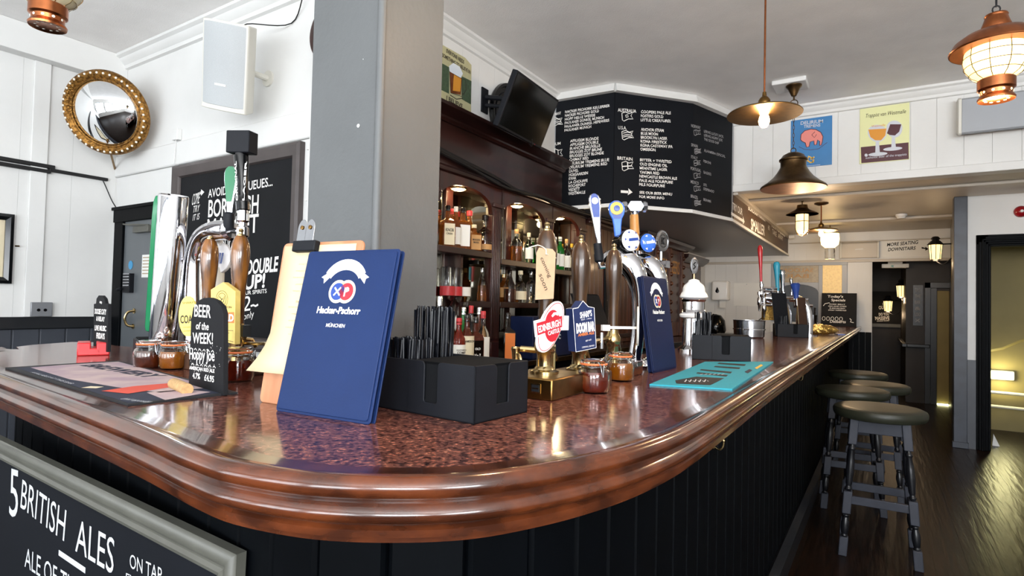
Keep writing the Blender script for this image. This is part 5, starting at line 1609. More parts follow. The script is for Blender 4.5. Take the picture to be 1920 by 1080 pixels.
for a, b in posts:
    mb = MB().box((XF - .06, a, ZB), (XF - .005, b, 2.08))
    k = 5
    for i in range(k):
        y = a + .014 + (b - a - .028) * i / (k - 1)
        mb.tube([(XF - .004, y, 1.10), (XF - .004, y, 1.93)], .0075, 8)
    mb.box((XF - .065, a - .008, ZB), (XF + .012, b + .008, 1.08)).box((XF - .065, a - .008, 1.95), (XF + .012, b + .008, 1.975))
    build('fluted_post', mb, 'mahogany', cab, bev=.002)
bays = [(2.51, 3.05), (3.155, 3.755), (3.855, 4.33)]
for i, (a, b) in enumerate(bays):
    pts = [(a, 2.08), (a, 1.90)]
    for q in range(13):
        t = math.pi * q / 12; pts.append(((a + b) / 2 - (b - a) / 2 * .96 * math.cos(t), 1.90 + .13 * math.sin(t) ** .75 if 0 < q < 12 else 1.90))
    pts += [(b, 1.90), (b, 2.08)]
    build('arch', MB().ext([(XF - .03, y, z) for y, z in pts], (.03, 0, 0)), 'mahogany', cab)
mb = MB().box((XWC, Ya, 2.045), (XF - .03, Yz, 2.08))
build('inner_soffit', mb, 'panel_wood', cab)
build('mirror_back', MB().box((XWC + .002, Ya, .96), (XWC + .012, Yz, 2.045)), 'back_mirror', cab)
for a in (2.78, 3.46, 4.09):
    mb = MB().box((XWC + .012, a - .035, ZB), (XWC + .03, a + .035, 2.045))
    build('back_stile', mb, 'mahogany', cab, bev=.003)
def shelf(y0, y1, z, nm='shelf'):
    mb = MB().box((XWC + .03, y0, z - .03), (XF - .01, y1, z)).box((XF - .012, y0, z - .034), (XF + .002, y1, z + .004))
    build(nm, mb, 'mahogany_long', cab, bev=.003)
shelf(2.51, 3.05, 1.65); shelf(2.80, 3.05, 1.335); shelf(3.155, 3.755, 1.62); shelf(3.155, 3.755, 1.335); shelf(3.855, 4.33, 1.60); shelf(3.855, 4.33, 1.335)
build('divider', MB().box((XWC + .03, 2.79, ZB), (XF - .05, 2.81, 1.62)), 'mahogany', cab)
for (a, b) in bays:
    c = Vector((XF - .075, (a + b) / 2, 2.044))
    mb = MB().lathe([(0, 0), (.052, 0), (.052, -.02), (.046, -.024), (.044, -.012), (0, -.012)], 24, c)
    o = build('downlight', mb, 'brass', cab)
    build('lamp_face', MB().lathe([(0, -.032), (.03, -.03), (.043, -.02), (.043, -.013), (0, -.013)], 24, c), 'glow_spot', o)
    bulb('downlight_glow', EYE + (c + Vector((0, 0, -.06)) - EYE) * KS, 3.0, .03, (1.0, .80, .48))
# loose cable swagged along the fascia
mb = MB().tube(spline([(XF + .03, 2.3, 2.20), (XF + .035, 2.6, 2.165), (XF + .035, 3.0, 2.13), (XF + .04, 3.3, 2.09), (XF + .035, 3.6, 2.105), (XF + .035, 3.9, 2.09), (XF + .05, 4.3, 2.085), (XF + .06, 4.9, 2.10)], 6), .013, 8)
mb.tube(spline([(XF + .03, 2.3, 2.185), (XF + .04, 2.7, 2.14), (XF + .045, 3.1, 2.085), (XF + .045, 3.5, 2.10), (XF + .05, 4.3, 2.10)], 6), .009, 8)
cbl = root('cable_bundle', 'black cables sagging along the front of the cabinet fascia', 'cable', (XF + .03, 3.3, 2.12))
build('cables', mb, 'cable_black', cbl)

# wood panelling and tall cabinets further along
pw = root('wood_panelling', 'reddish vertical wood panelling beside the bottle cabinet under the bulkhead', 'panelling', (XWC, 5.0, .94))
mb = MB()
y = 4.47
while y < 5.62:
    mb.box((XWC + .0, y + .002, ZB), (XF - .05, y + .088, 2.09)); y += .09
build('boards', mb, 'panel_wood', pw, bev=.004)
mb = MB().box((XWC, 4.47, 2.03), (XF + .02, 5.64, 2.06)).box((XWC, 4.47, 2.06), (XF + .05, 5.64, 2.09)).box((XWC, 4.47, 1.02), (XF - .03, 5.64, 1.06))
build('moulding', mb, 'mahogany_long', pw, bev=.006)
mb = MB().box((XF - .05, 4.95, 1.20), (XF - .03, 5.22, 1.72))
o = build('price_board', mb, 'chalkboard', pw)
pl = Plane((XF - .029, 5.08, 1.46), (1, 0, 0))
mb = MB()
for i in range(6): mb.stroke([pl.at(-.10 + k * .02, .17 - i * .05 + .008 * (k % 2), .001) for k in range(9 - i % 3)], pl.n, .006)
mb.stroke([pl.at(-.05, -.20, .001), pl.at(.04, -.17, .001)], pl.n, .012)
build('price_lettering', mb, 'chalk_dim', o)
tc = root('carved_cabinet', 'tall carved wooden cabinet with painted BEERS panel and dark cornice', 'cabinet', (XWC, 6.6, .94))
mb = MB().box((XWC, 5.75, ZB), (XF - .02, 7.3, 2.03))
for y in (5.75, 6.25, 6.75, 7.25):
    mb.box((XF - .03, y - .03, ZB), (XF + .02, y + .03, 2.03))
    for i in range(9): mb.ball((XF + .022, y, 1.06 + i * .11), .028, 8)
build('carcass', mb, 'panel_wood', tc, bev=.006)
mb = MB().ext([(x, 5.66, z) for x, z in ((XWC, 2.03), (XF + .03, 2.03), (XF + .05, 2.05), (XF + .11, 2.07), (XF + .13, 2.10), (XWC, 2.10))][::-1], (0, 1.74, 0))
build('cornice', mb, 'mahogany_long', tc, bev=.004)
for a, b in ((5.79, 6.21), (6.29, 6.71), (6.79, 7.21)):
    o = build('panel', MB().box((XF - .02, a, 1.15), (XF - .008, b, 1.98)), 'mahogany', tc, bev=.004)
    pl = Plane((XF - .007, (a + b) / 2, 1.8), (1, 0, 0))
    if 6 < a < 6.8:
        build('panel_lettering', MB().text('BEERS' if a > 6 else 'ALES', pl.at(-.17, -.06, .001), pl.u, pl.v, .15, .34, .01, pl.n), 'label_buff', o)
dc = root('end_cabinet', 'shorter dark wooden cabinet past the carved one near the far wall', 'cabinet', (XWC, 8.0, .94))
mb = MB().box((XWC, 7.45, ZB), (XF - .06, 8.4, 1.92))
build('carcass', mb, 'panel_wood', dc, bev=.006)
build('cornice', MB().ext([(x, 7.40, z) for x, z in ((XWC, 1.92), (XF - .04, 1.92), (XF + .04, 1.98), (XF + .05, 2.02), (XWC, 2.02))][::-1], (0, 1.04, 0)), 'mahogany_long', dc, bev=.004)
for a, b in ((7.5, 7.9), (7.95, 8.35)):
    build('door', MB().box((XF - .06, a, 1.0), (XF - .045, b, 1.86)), 'mahogany', dc, bev=.006)

# ---- bottles
def bottle(label, xyz, r, h, body, cap, lab=None, shape='round', lz=(.18, .52), txt=None, yaw=-.55, group='spirit bottles on the cabinet shelves', name='spirit_bottle', capr=None, fill=None):
    t = root(name, label, 'bottle', xyz, 0, group)
    n = 20
    if shape == 'round':
        prof = [(0, 0), (r * .92, 0), (r, .006), (r, h * .56), (r * .93, h * .62), (r * .62, h * .69), (r * .40, h * .75), (r * .36, h * .80), (r * .35, h * .90), (r * .40, h * .905), (r * .40, h * .93), (0, h * .93)]
    elif shape == 'dome':
        prof = [(0, 0), (r * .95, 0), (r, .008), (r, h * .36), (r * .96, h * .47), (r * .80, h * .57), (r * .5, h * .64), (r * .28, h * .68), (r * .24, h * .73), (r * .24, h * .84), (r * .3, h * .85), (r * .3, h * .88), (0, h * .88)]
    elif shape == 'square':
        n = 4
        prof = [(0, 0), (r * 1.3, 0), (r * 1.36, .005), (r * 1.36, h * .58), (r * 1.2, h * .64), (r * .5, h * .70), (r * .45, h * .76), (r * .42, h * .88), (0, h * .88)]
    else:
        prof = [(0, 0), (r * .96, 0), (r, .006), (r, h * .50), (r * .8, h * .60), (r * .5, h * .72), (r * .38, h * .85), (r * .38, h * .93), (0, h * .93)]
    mb = MB(); mb.tf = Matrix.Rotation(yaw + math.pi / 4, 4, 'Z')
    mb.lathe(prof, n)
    b = build('glass', mb, body, t, world=False, bev=.004 if n == 4 else 0, smooth=35)
    if fill:
        mb = MB(); mb.tf = Matrix.Rotation(yaw + math.pi / 4, 4, 'Z')
        q = [(0, .004)] + [(max(0, a - .0025), max(.005, z)) for a, z in prof[1:] if z < h * fill[1]]
        q += [(q[-1][0], h * fill[1]), (0, h * fill[1])]
        mb.lathe(q, n); build('spirit', mb, fill[0], t, world=False)
    cr = capr or r * .40
    mb = MB().lathe([(0, h * .87), (cr * .9, h * .87), (cr, h * .875), (cr, h * .985), (cr * .85, h), (0, h)], 14)
    build('cap', mb, cap, t, world=False)
    if lab:
        z0, z1 = h * lz[0], h * lz[1]; mb = MB()
        if n == 4:
            d = Vector((math.cos(yaw), math.sin(yaw), 0)); s = Vector((-d.y, d.x, 0)); q = r * 1.36 * .7072 + .0012
            mb.poly([d * q - s * r * .8 + Vector((0, 0, z0)), d * q + s * r * .8 + Vector((0, 0, z0)), d * q + s * r * .8 + Vector((0, 0, z1)), d * q - s * r * .8 + Vector((0, 0, z1))])
        else:
            vs = []
            for i in range(13):
                a = yaw - 1.15 + 2.3 * i / 12
                for z in (z0, z1): vs.append((math.cos(a) * (r + .0012), math.sin(a) * (r + .0012), z))
            mb.add(vs, [(2 * i, 2 * i + 2, 2 * i + 3, 2 * i + 1) for i in range(12)])
            q = r + .0016
        lb = build('label', mb, lab, t, world=False)
        if txt:
            d = Vector((math.cos(yaw), math.sin(yaw), 0)); s = Vector((-d.y, d.x, 0)); mb = MB()
            for k, (ss, zz, hh, ww) in enumerate(txt):
                q2 = q + .0012 + (0.0004 if n == 4 else r * .06)
                mb.text(ss, d * q2 - s * (ww * r) + Vector((0, 0, z0 + (z1 - z0) * zz)), s, (0, 0, 1), hh, ww * 2 * r, .02, d)
            build('label_print', mb, 'ink' if lab not in ('bottle_dark',) else 'chalk', lb, world=False)
    t.location = xyz; OFF[t.name] = Vector(xyz)
    return t
sz = 1.651
def at_shelf(px, py, x): 
    p = onx(px, py, x); return p.y
def B(px, x, z, *a, **k):
    y = onx(px, 470, x).y
    return bottle(a[0], (x, y, z + .001), *a[1:], **k)
G = 'bottle_clear'
B(838, -2.16, sz, 'square bourbon bottle with black cap and cream label, top shelf beside the grey column', .040, .25, 'spirit_amber', 'bottle_dark', 'label_cream', 'square', (.06, .56), [('KNOB', .62, .018, .62), ('CREEK', .48, .010, .5)])
B(846, -2.215, sz, 'bottle with red wax seal behind the square bourbon on the top shelf', .036, .25, 'spirit_amber', 'seal_red', 'label_cream', 'round')
B(853, -2.16, sz, 'slim whisky bottle with pale neck between two square bottles, top shelf', .034, .255, 'spirit_amber', 'cream', 'label_white', 'slim', (.10, .5))
B(866, -2.165, sz, 'square bottle with speckled white label and black stopper on the top shelf', .043, .26, 'spirit_amber', 'bottle_dark', 'label_white', 'square', (.08, .58))
B(879, -2.215, sz, 'bourbon bottle with dripped red wax neck, top shelf left bay', .040, .265, 'spirit_amber', 'seal_red', 'label_cream', 'round', (.1, .5), capr=.02)
B(888, -2.16, sz, 'squat square bottle with buff makers label in front of red wax neck', .042, .17, 'spirit_amber', 'label_cream', 'label_buff', 'square', (.06, .60), [('MAKERS', .6, .012, .6), ('MARK', .42, .012, .45)])
B(908, -2.155, sz, 'domed clear bottle one third full of bourbon at the right of the top shelf', .050, .245, G, 'bottle_dark', 'label_buff', 'dome', (.08, .22), fill=('spirit_brown', .32))
z2 = 1.336
B(905, -2.16, z2, 'slender rum bottle on the lower shelf of the left bay', .030, .22, G, 'steel', None, 'slim', fill=('spirit_amber', .48))
B(919, -2.16, z2, 'tan labelled whisky bottle with pale cork beside the fluted post, lower shelf', .038, .225, 'spirit_amber', 'label_buff', 'label_buff', 'square', (.05, .6))
B(968, -2.215, 1.621, 'clear decanter bottle of amber rum on the middle bay upper shelf', .042, .245, G, 'label_buff', None, 'round', fill=('spirit_amber', .5))
B(991, -2.215, 1.621, 'pale gin bottle half behind the tagged pump on the middle bay upper shelf', .036, .24, G, 'label_cream', 'label_white', 'round')
B(946, -2.215, z2, 'round brandy bottle beside the second fluted post, lower shelf', .036, .20, 'spirit_amber', 'brass', 'label_buff', 'round')
B(957, -2.16, z2, 'conical clear bottle of dark rum on the middle bay lower shelf', .040, .225, G, 'bottle_dark', None, 'slim', fill=('spirit_brown', .42))
B(977, -2.16, z2, 'clear cork stopped bottle with wide cream label on the middle bay lower shelf', .045, .23, G, 'label_cream', 'label_cream', 'dome', (.10, .36))
B(967, -2.215, z2, 'low amber bottle behind the conical rum bottle', .034, .12, 'spirit_amber', 'label_buff', None, 'round')
B(997, -2.16, z2, 'clear vodka bottle beside the tagged pump handle, lower shelf', .034, .24, G, 'steel', None, 'round')
z3 = 1.601
B(1040, -2.16, z3, 'green gin bottle with white label at the left of the right bay', .038, .26, 'bottle_green', 'label_white', 'label_white', 'round', (.15, .50))
B(1050, -2.16, z3, 'second green bottle with tall white capsule in the right bay', .037, .27, 'bottle_green', 'label_white', 'label_white', 'round', (.12, .48))
B(1062, -2.16, z3, 'clear bottle with tan capsule in the right bay', .034, .265, G, 'label_buff', 'label_white', 'round', (.12, .48))
B(1072, -2.215, z3, 'clear bottle with yellow capsule behind the second pump handle', .034, .25, G, 'yellow', 'label_cream', 'round')
B(1082, -2.16, z3, 'pale bottle with cream capsule next to the fourth fluted post', .034, .25, G, 'label_cream', 'label_white', 'round')
zc = .941
def C(px, x, *a, **k):
    y = onx(px, 640, x).y
    return bottle(a[0], (x, y, zc + .001), *a[1:], group='spirit bottles on the back counter', **k)
C(860, -2.02, 'red brown liqueur bottle with white scalloped label beside the straws', .042, .30, 'spirit_red', 'seal_red', 'label_white', 'round', (.22, .50), [('SOUTHERN', .6, .008, .7), ('COMF', .4, .012, .6)])
C(875, -2.00, 'irish whiskey bottle with yellow label on the back counter', .042, .32, 'spirit_brown', 'bottle_dark', 'label_cream', 'round', (.12, .62), [('JAMESON', .78, .012, .75)])
C(891, -1.99, 'square black label tennessee bottle on the back counter', .042, .31, 'spirit_brown', 'bottle_dark', 'bottle_dark', 'square', (.04, .55), [('No.7', .4, .018, .45), ('OLD', .66, .012, .4)])
C(905, -2.00, 'clear gin bottle with red cap and grey label on the back counter', .040, .34, G, 'seal_red', 'label_white', 'round', (.08, .55))
C(951, -2.03, 'dark green herbal liqueur bottle with orange label by the second post', .044, .33, 'bottle_dark', 'bottle_dark', 'orange_print', 'square', (.08, .60))
C(868, -2.14, 'green mint liqueur bottle at the back of the counter', .038, .36, 'bottle_green', 'chrome', 'label_cream', 'round')
C(882, -2.16, 'red topped vodka bottle behind the yellow labelled whiskey', .038, .37, G, 'seal_red', 'label_white', 'round')
C(897, -2.18, 'brown rum bottle behind the square black label bottle', .038, .36, 'spirit_brown', 'chrome', 'label_buff', 'round')
C(846, -2.06, 'dark rum bottle half hidden by the straws', .040, .32, 'spirit_brown', 'bottle_dark', 'label_buff', 'round')
C(834, -2.08, 'amber bottle with buff label furthest left behind the straws', .040, .33, 'spirit_amber', 'chrome', 'label_cream', 'round')
C(823, -2.06, 'white labelled rum bottle against the grey column edge', .038, .42, G, 'chrome', 'label_white', 'slim')
# upturned bottles in optics
for px, lb, m, lab in ((839, 'upturned clear vodka bottle with red label in the left optic', G, 'seal_red'), (853, 'upturned clear vodka bottle with red label in the right optic', G, 'seal_red'), (869, 'upturned bottle with white measure in the last optic', G, 'label_white')):
    y = onx(px, 540, -2.17).y
    t = root('optic_bottle', lb, 'bottle', (-2.17, y, 1.20), 0, 'upturned optic bottles')
    k = 1.0 if px < 860 else .55
    prof = [(0, .26 * k + .06), (.042, .26 * k + .06), (.045, .25 * k + .06), (.045, .14), (.03, .10), (.016, .07), (.016, .02), (0, .02)]
    build('glass', MB().lathe([(r_, z) for r_, z in prof][::-1], 18), m, t, world=False)
    build('label', MB().lathe([(.0458, .15), (.0458, .205)], 18), lab, t, world=False)
    build('optic_measure', MB().lathe([(0, -.07), (.008, -.07), (.014, -.05), (.019, -.04), (.019, .01), (.012, .03), (0, .03)], 14), 'ceramic', t, world=False)
    build('optic_bracket', MB().box((-.098, -.012, -.01), (-.01, .012, .005)), 'chrome', t, world=False)
    t.location = (-2.17, y, 1.22)
# the whole of the cabinet row, built at arm's length scale, stands back against the wall
for o in [q for q in S.objects if q.parent is None and (q.name.startswith(('bottle_cabinet', 'cable_bundle', 'wood_panelling', 'carved_cabinet', 'end_cabinet', 'optic_bottle')) or q.get('group') == 'spirit bottles on the cabinet shelves')]:
    o.location = EYE + (Vector(o.location) - EYE) * KS
    o.scale = (KS, KS, KS)
# things on the back counter
t = root('drinks_carton', 'dark navy box with pale lettering on the back counter behind the herbal liqueur', 'box', (-2.1, 3.75, zc))
build('carton', MB().box((-2.25, 3.52, zc), (-2.06, 4.12, zc + .30)), 'navy_leather', t, bev=.004)
pl = Plane((-2.059, 3.9, zc + .15), (1, 0, 0))
build('carton_lettering', MB().text('Soc', pl.at(-.1, -.02, .001), pl.u, pl.v, .05, .14, .02, pl.n), 'chalk_grey', t)
t = root('till_screen', 'black till screen leaning behind the second pump handle', 'till', (-2.0, 4.3, zc))
mb = MB().obox((-1.98, 4.28, zc + .36), ((.3, .95, 0), (1, -.3, -.5), (-.45, .15, 1)), (.16, .015, .13)).box((-2.10, 4.22, zc), (-1.98, 4.34, zc + .02)).obox((-2.03, 4.28, zc + .13), ((1, 0, 0), (0, 1, 0), (.3, 0, 1)), (.02, .04, .13))
build('body', mb, 'black_plastic', t, bev=.003)
t = root('rubber_bar_tray', 'black rubber tray under the bottles on the back counter', 'tray', (-1.96, 2.9, zc))
build('mat', MB().box((-1.95, 2.62, zc - .06), (-1.88, 3.02, zc)), 'black_plastic', t, bev=.006)
build('strip', MB().box((-1.90, 3.0, .935), (-1.885, 5.0, .965)), 'old_brass', t, label='brass edge strip')
# television over the cabinet
w_, h_ = .60, .36
yw, pt, rl = .044, .399, .01
n = Vector((math.cos(yw) * math.cos(pt), math.sin(yw) * math.cos(pt), -math.sin(pt)))
c = Vector((-1.988, 3.295, 2.617))
pl = Plane(c, n)
tv = root('wall_television', 'black flat television tilted down on a wall arm above the cabinet', 'television', c)
build('shell', MB().obox(c - n * .02, (pl.u, pl.v, n), (w_ / 2, h_ / 2, .02)).obox(c - n * .05, (pl.u, pl.v, n), (w_ * .38, h_ * .36, .02)), 'black_plastic', tv, bev=.004)
o = build('screen', MB().obox(c + n * .0005, (pl.u, pl.v, n), (w_ / 2 - .014, h_ / 2 - .016, .001)), 'screen', tv)
build('bezel_light', MB().lathe([(0, 0), (.004, 0), (0, .002)], 10, pl.at(.2, -h_ / 2 + .008, .001), n), 'seal_red', tv, label='tiny red standby light')
wp = Vector((XW, 3.465, 2.83))
mb = MB().box((XW, 3.42, 2.74), (XW + .012, 3.50, 2.925)).tube([wp + Vector((.01, 0, .03)), wp + Vector((.20, .06, .0)), c - n * .07], .018, 10).tube([wp + Vector((.01, 0, -.03)), wp + Vector((.20, .06, -.06)), c - n * .07 - Vector((0, 0, .04))], .014, 10)
build('wall_arm', mb, 'black_plastic', tv, bev=.002)
dr = root('round_tray', 'large round black tray hung on the wall behind the television', 'tray', (XW, 3.74, 2.72))
mb = MB().lathe([(0, 0), (.24, 0), (.25, .02), (.245, .045), (.225, .045), (.215, .02), (0, .02)], 48, (XW + .005, 3.76, 2.80), (1, 0, 0))
build('dish', mb, 'black_gloss', dr)
build('rim_line', MB().tube(ring((XW + .027, 3.76, 2.80), (0, 1, 0), (0, 0, 1), .18, .18, 40), .004, 6, True), 'black_plastic', dr)
mb = MB().tube(spline([(-2.0, 3.35, 2.45), (-2.03, 3.4, 2.42), (-2.06, 3.42, 2.44), (-2.1, 3.45, 2.5), (-2.12, 3.5, 2.6)], 6), .004, 6)
build('cable', mb, 'cable_black', tv)
ov = root('power_socket', 'white double socket plate beneath the television', 'socket', (XW, 4.35, 2.53))
build('plate', MB().box((XW, 4.27, 2.50), (XW + .02, 4.42, 2.60)), 'white_paint', ov, bev=.003)
build('switch', MB().box((XW + .02, 4.31, 2.56), (XW + .026, 4.325, 2.58)), 'seal_red', ov, label='red switch')
# tin sign with the beer mug
bs = root('beer_tin_sign', 'sage and green tin sign with a beer mug above the cabinet', 'sign', (XW, 3.12, 2.84))
pl = Plane((XW + .008, 3.12, 2.84), (1, 0, 0))
mb = MB().ppoly(pl, [(826, 82), (872, 108), (884, 122), (883, 238), (824, 205)], 0, .006)
o = build('tin_sheet', mb, 'poster_sage', bs)
mb = MB().ppoly(pl, [(826, 117), (842, 126), (842, 176), (826, 168)], .0008)
mb.ppoly(pl, [(866, 143), (884, 152), (883, 196), (866, 186)], .0008)
mb.cur = 1; mb.ppoly(pl, [(843, 132), (866, 146), (864, 178), (845, 174)], .001)
mb.cur = 2; mb.ppoly(pl, [(851, 140), (865, 148), (863, 172), (849, 170)], .0014)
mb.cur = 3; mb.ppoly(pl, [(842, 124), (850, 118), (862, 125), (868, 138), (864, 146), (850, 138), (843, 134)], .0016)
mb.cur = 4
for pts in ([(843, 133), (845, 174), (866, 181), (866, 146)], [(868, 148), (873, 150), (874, 168), (870, 176), (866, 176)], [(844, 178), (856, 186), (868, 184)]): mb.pline(pl, pts, .006, .0018)
for s, p, q, h in (('EVERYONE NEEDS', (837, 98), (870, 120), 7), ('SOMETHING TO BELIEVE IN', (829, 106), (882, 139), 7), ('I BELIEVE...', (837, 187), (872, 206), 8), ("I'LL HAVE", (844, 195), (866, 207), 5), ('ANOTHER BEER', (829, 202), (880, 228), 9)):
    mb.ptext(pl, s, p, q, h, .0012, .03)
build('tin_print', mb, ['poster_green', 'copper', 'beer_amber', 'beer_foam', 'ink'], o)
# ------------------------------------------------------------ boards and signs
facets = [(Vector((BK[i][0] + (.012 if i == 0 else 0), BK[i][1], 0)), Vector((*BK[i + 1], 0))) for i in range(3)]
bb = root('beer_list_chalkboard', 'tall three sided black chalkboard listing beers by country on the bulkhead', 'chalkboard', (-1.7, 4.9, 2.7))
PLS = []
for a, b in facets:
    t = (b - a).normalized(); n = Vector((t.y, -t.x, 0))
    mb = MB().ext([a + Vector((0, 0, ZC + .022)), b + Vector((0, 0, ZC + .022)), b + n * .008 + t * .003 + Vector((0, 0, ZC + .022)), a + n * .008 + Vector((0, 0, ZC + .022))], (0, 0, Z1 - .07 - ZC - .022))
    o = build('board_panel', mb, 'chalkboard_blue', bb)
    PLS.append((Plane((a + b) / 2 + n * .008, n), o))
def rows(mb, pl, lines, x0, y0, dy, k, h, slope):
    """lines of equal lettering, k pixels a character"""
    for i, s in enumerate(lines):
        y = y0 + dy * i
        mb.ptext(pl, s, (x0 - i * .25, y), (x0 + k * len(s) - i * .25, y + slope * k * len(s)), h, bold=.02, jit=.10)
def flag(mb, pl, x, y, s=1.0, kind=0):
    w = .006
    mb.pline(pl, [(x, y - 7 * s), (x + 7 * s, y - 9 * s), (x + 13 * s, y - 6 * s), (x + 20 * s, y - 8 * s), (x + 17 * s, y - 2 * s), (x + 21 * s, y + 4 * s), (x + 12 * s, y + 4 * s), (x + 4 * s, y + 8 * s), (x + 1 * s, y + 6 * s), (x, y - 7 * s)], w)
    if kind == 0:
        for q in (6, 12): mb.pline(pl, [(x + q * s, y - 8 * s), (x + q * s + 1, y + 5 * s)], w)
    elif kind == 1:
        for q in (-4, 0, 3): mb.pline(pl, [(x + 2 * s, y + q * s), (x + 10 * s, y + (q - 2) * s), (x + 18 * s, y + q * s)], w)
    elif kind == 2:
        mb.pline(pl, [(x + 10 * s, y - 8 * s), (x + 11 * s, y + 5 * s)], w * 1.5); mb.pline(pl, [(x + 1 * s, y), (x + 18 * s, y - 1 * s)], w * 1.5)
    else:
        mb.pline(pl, [(x + 7 * s, y - 3 * s), (x + 11 * s, y - 4 * s), (x + 12 * s, y), (x + 8 * s, y + 1 * s), (x + 7 * s, y - 3 * s)], w)
pl, o = PLS[0]
mb = MB()
rows(mb, pl, ['HACKER PSCHORR KELLERBIER', 'HACKER PSCHORR GOLD', 'HOPF HELLE WEISSE', 'PAULANER DUNKEL MUNICH', 'PAULANER DUNKEL HEFEWEISS', 'PAULANER MUNICH'], 1059.5, 212.3, 6.9, 3.35, 4.6, -.145)
rows(mb, pl, ['AFFLIGEM BLONDE', 'AFFLIGEM DOUBLE', 'BLANCHE BRUXELLE', 'BRUGGES ZOT BRUNE', 'BRUGGES ZOT BLONDE', 'CHIMAY RED', 'DELIRIUM TREMENS BLUE', 'DELIRIUM TREMENS RED', 'DUVEL', 'HOEGAARDEN', 'KWAK', 'LA CHOUFFE', 'ROCHEFORT', 'VEDETT', 'WESTMALLE'], 1069, 267, 7.05, 3.55, 5.0, -.10)
mb.ptext(pl, 'GERMANY', (1034, 218), (1052, 214), 5, bold=.01); mb.ptext(pl, 'BELGIUM', (1024, 275.5), (1051, 271), 5, bold=.01)
flag(mb, pl, 1034, 229, 1.0, 1); flag(mb, pl, 1034, 288, 1.0, 0)
build('chalk_lettering', mb, 'chalk', o)
pl, o = PLS[1]
mb = MB()
mb.ptext(pl, 'AUSTRALIA', (1158.5, 209), (1193, 211.5), 6, bold=.015)
rows(mb, pl, ['COOPERS PALE ALE', 'FOSTERS GOLD', 'LITTLE CREATURES'], 1202, 212, 7.6, 3.5, 5.0, .04)
mb.ptext(pl, 'U.S.A.', (1159, 242), (1175, 243), 6, bold=.01)
rows(mb, pl, ['ANCHOR STEAM', 'BLUE MOON', 'BROOKLYN LAGER', 'KONA FIRESTICK', 'KONA CASTAWAY IPA', 'OMISSION'], 1202, 245, 7.4, 3.55, 5.0, .05)
mb.ptext(pl, 'BRITAIN', (1157.5, 299), (1186, 301.5), 6, bold=.01)
rows(mb, pl, ['BITTER + TWISTED', 'OLD ENGINE OIL', 'MEANTIME LAGER', 'YAKIMA RED', 'NEWCASTLE BROWN ALE', 'PALE ALE FOURPURE', 'PILS FOURPURE'], 1200, 302, 7.7, 3.7, 5.0, .065)
rows(mb, pl, ['SEE OUR BEER MENU', 'FOR MORE INFO'], 1199, 363, 8.0, 3.6, 4.6, .06)
flag(mb, pl, 1166, 219, 1.0, 3); flag(mb, pl, 1166, 254, 1.05, 1); flag(mb, pl, 1166, 312, 1.05, 2)
mb.pline(pl, [(1164, 359), (1178, 360)], .022); mb.ppoly(pl, [(1178, 353), (1186, 360.5), (1177, 366), (1179, 360)], .0013)
build('chalk_lettering', mb, 'chalk', o)
pl, o = PLS[2]
mb = MB()
sl = .26
for s, x, y, k in (('NORWAY', 1296, 238, 2.9), ('SPAIN', 1296, 274, 2.4), ('ITALY', 1296, 296.5, 2.4), ('PORTUGAL', 1295, 318, 2.4), ('MEXICO', 1295, 343, 2.5), ('BRAZIL', 1295, 370, 2.3)):
    mb.ptext(pl, s, (x, y), (x + k * len(s), y + sl * k * len(s)), 5.5, bold=.015)
for i, (x, y) in enumerate(((1301, 249), (1302, 284), (1301, 306), (1301, 330), (1301, 354), (1302, 381))): flag(mb, pl, x, y, .62, i % 4)
def r3(lines, x, y, dy, k):
    for i, s in enumerate(lines): mb.ptext(pl, s, (x, y + dy * i), (x + k * len(s), y + dy * i + .29 * k * len(s)), 4.6, bold=.015, jit=.1)
r3(['LERVIG LUCKY JACK', 'LERVIG HOPPY JOE', 'THE GOOD SHIP'], 1320, 248, 7.4, 2.15)
r3(['ALHAMBRA ESPECIAL'], 1320, 284, 7, 2.35)
r3(['PERONI'], 1319, 304, 7, 2.3); r3(['SAGRES'], 1319, 325, 7, 2.4); r3(['SOL', 'DESPERADO'], 1319, 348, 8, 2.2); r3(['BRAHMA'], 1319, 376, 7, 2.4)
build('chalk_lettering', mb, 'chalk_dim', o)
# the smaller sign along the bulkhead
sg = root('market_sign', 'long brown painted sign on the bulkhead reading try our borough market smaller', 'sign', (-1.225, 7.8, 2.35))
pl = Plane((-1.217, 7.8, 2.35), (1, 0, 0))
o = build('board', MB().box((-1.225, YM + .0, ZC + .022), (-1.217, YF - .02, Z2 - .06)), 'sign_wood', sg)
mb = MB()
T = lambda s, p, q, h, **k: mb.ptext(pl, s, p, q, h, .0015, **k)
T('TRY OUR', (1373, 392), (1392, 404), 13, bold=.02)
mb.pline(pl, [(1371, 400), (1393, 414)], .03); mb.ppoly(pl, [(1393, 405), (1396, 416), (1393, 421)], .0016)
T('BOROUGH MARKET', (1403, 393), (1436, 416), 9, bold=.03)
T('SMALLER', (1408, 430), (1434, 442), 20, bold=.02)
T('THAN THE QUEUES', (1446, 424), (1472, 444), 9, bold=.03); T('TAKE', (1448, 438), (1456, 444), 9); T('AWAY', (1459, 446), (1468, 452), 9)
T('HERE', (1440, 430), (1443, 432), 8)
build('sign_lettering', mb, 'chalk', o)
build('lamp_stub', MB().lathe([(0, 0), (.03, 0), (.03, .08), (0, .08)], 14, (-1.17, YF - .30, 2.44), (1, 0, 0)), 'white_paint', sg)

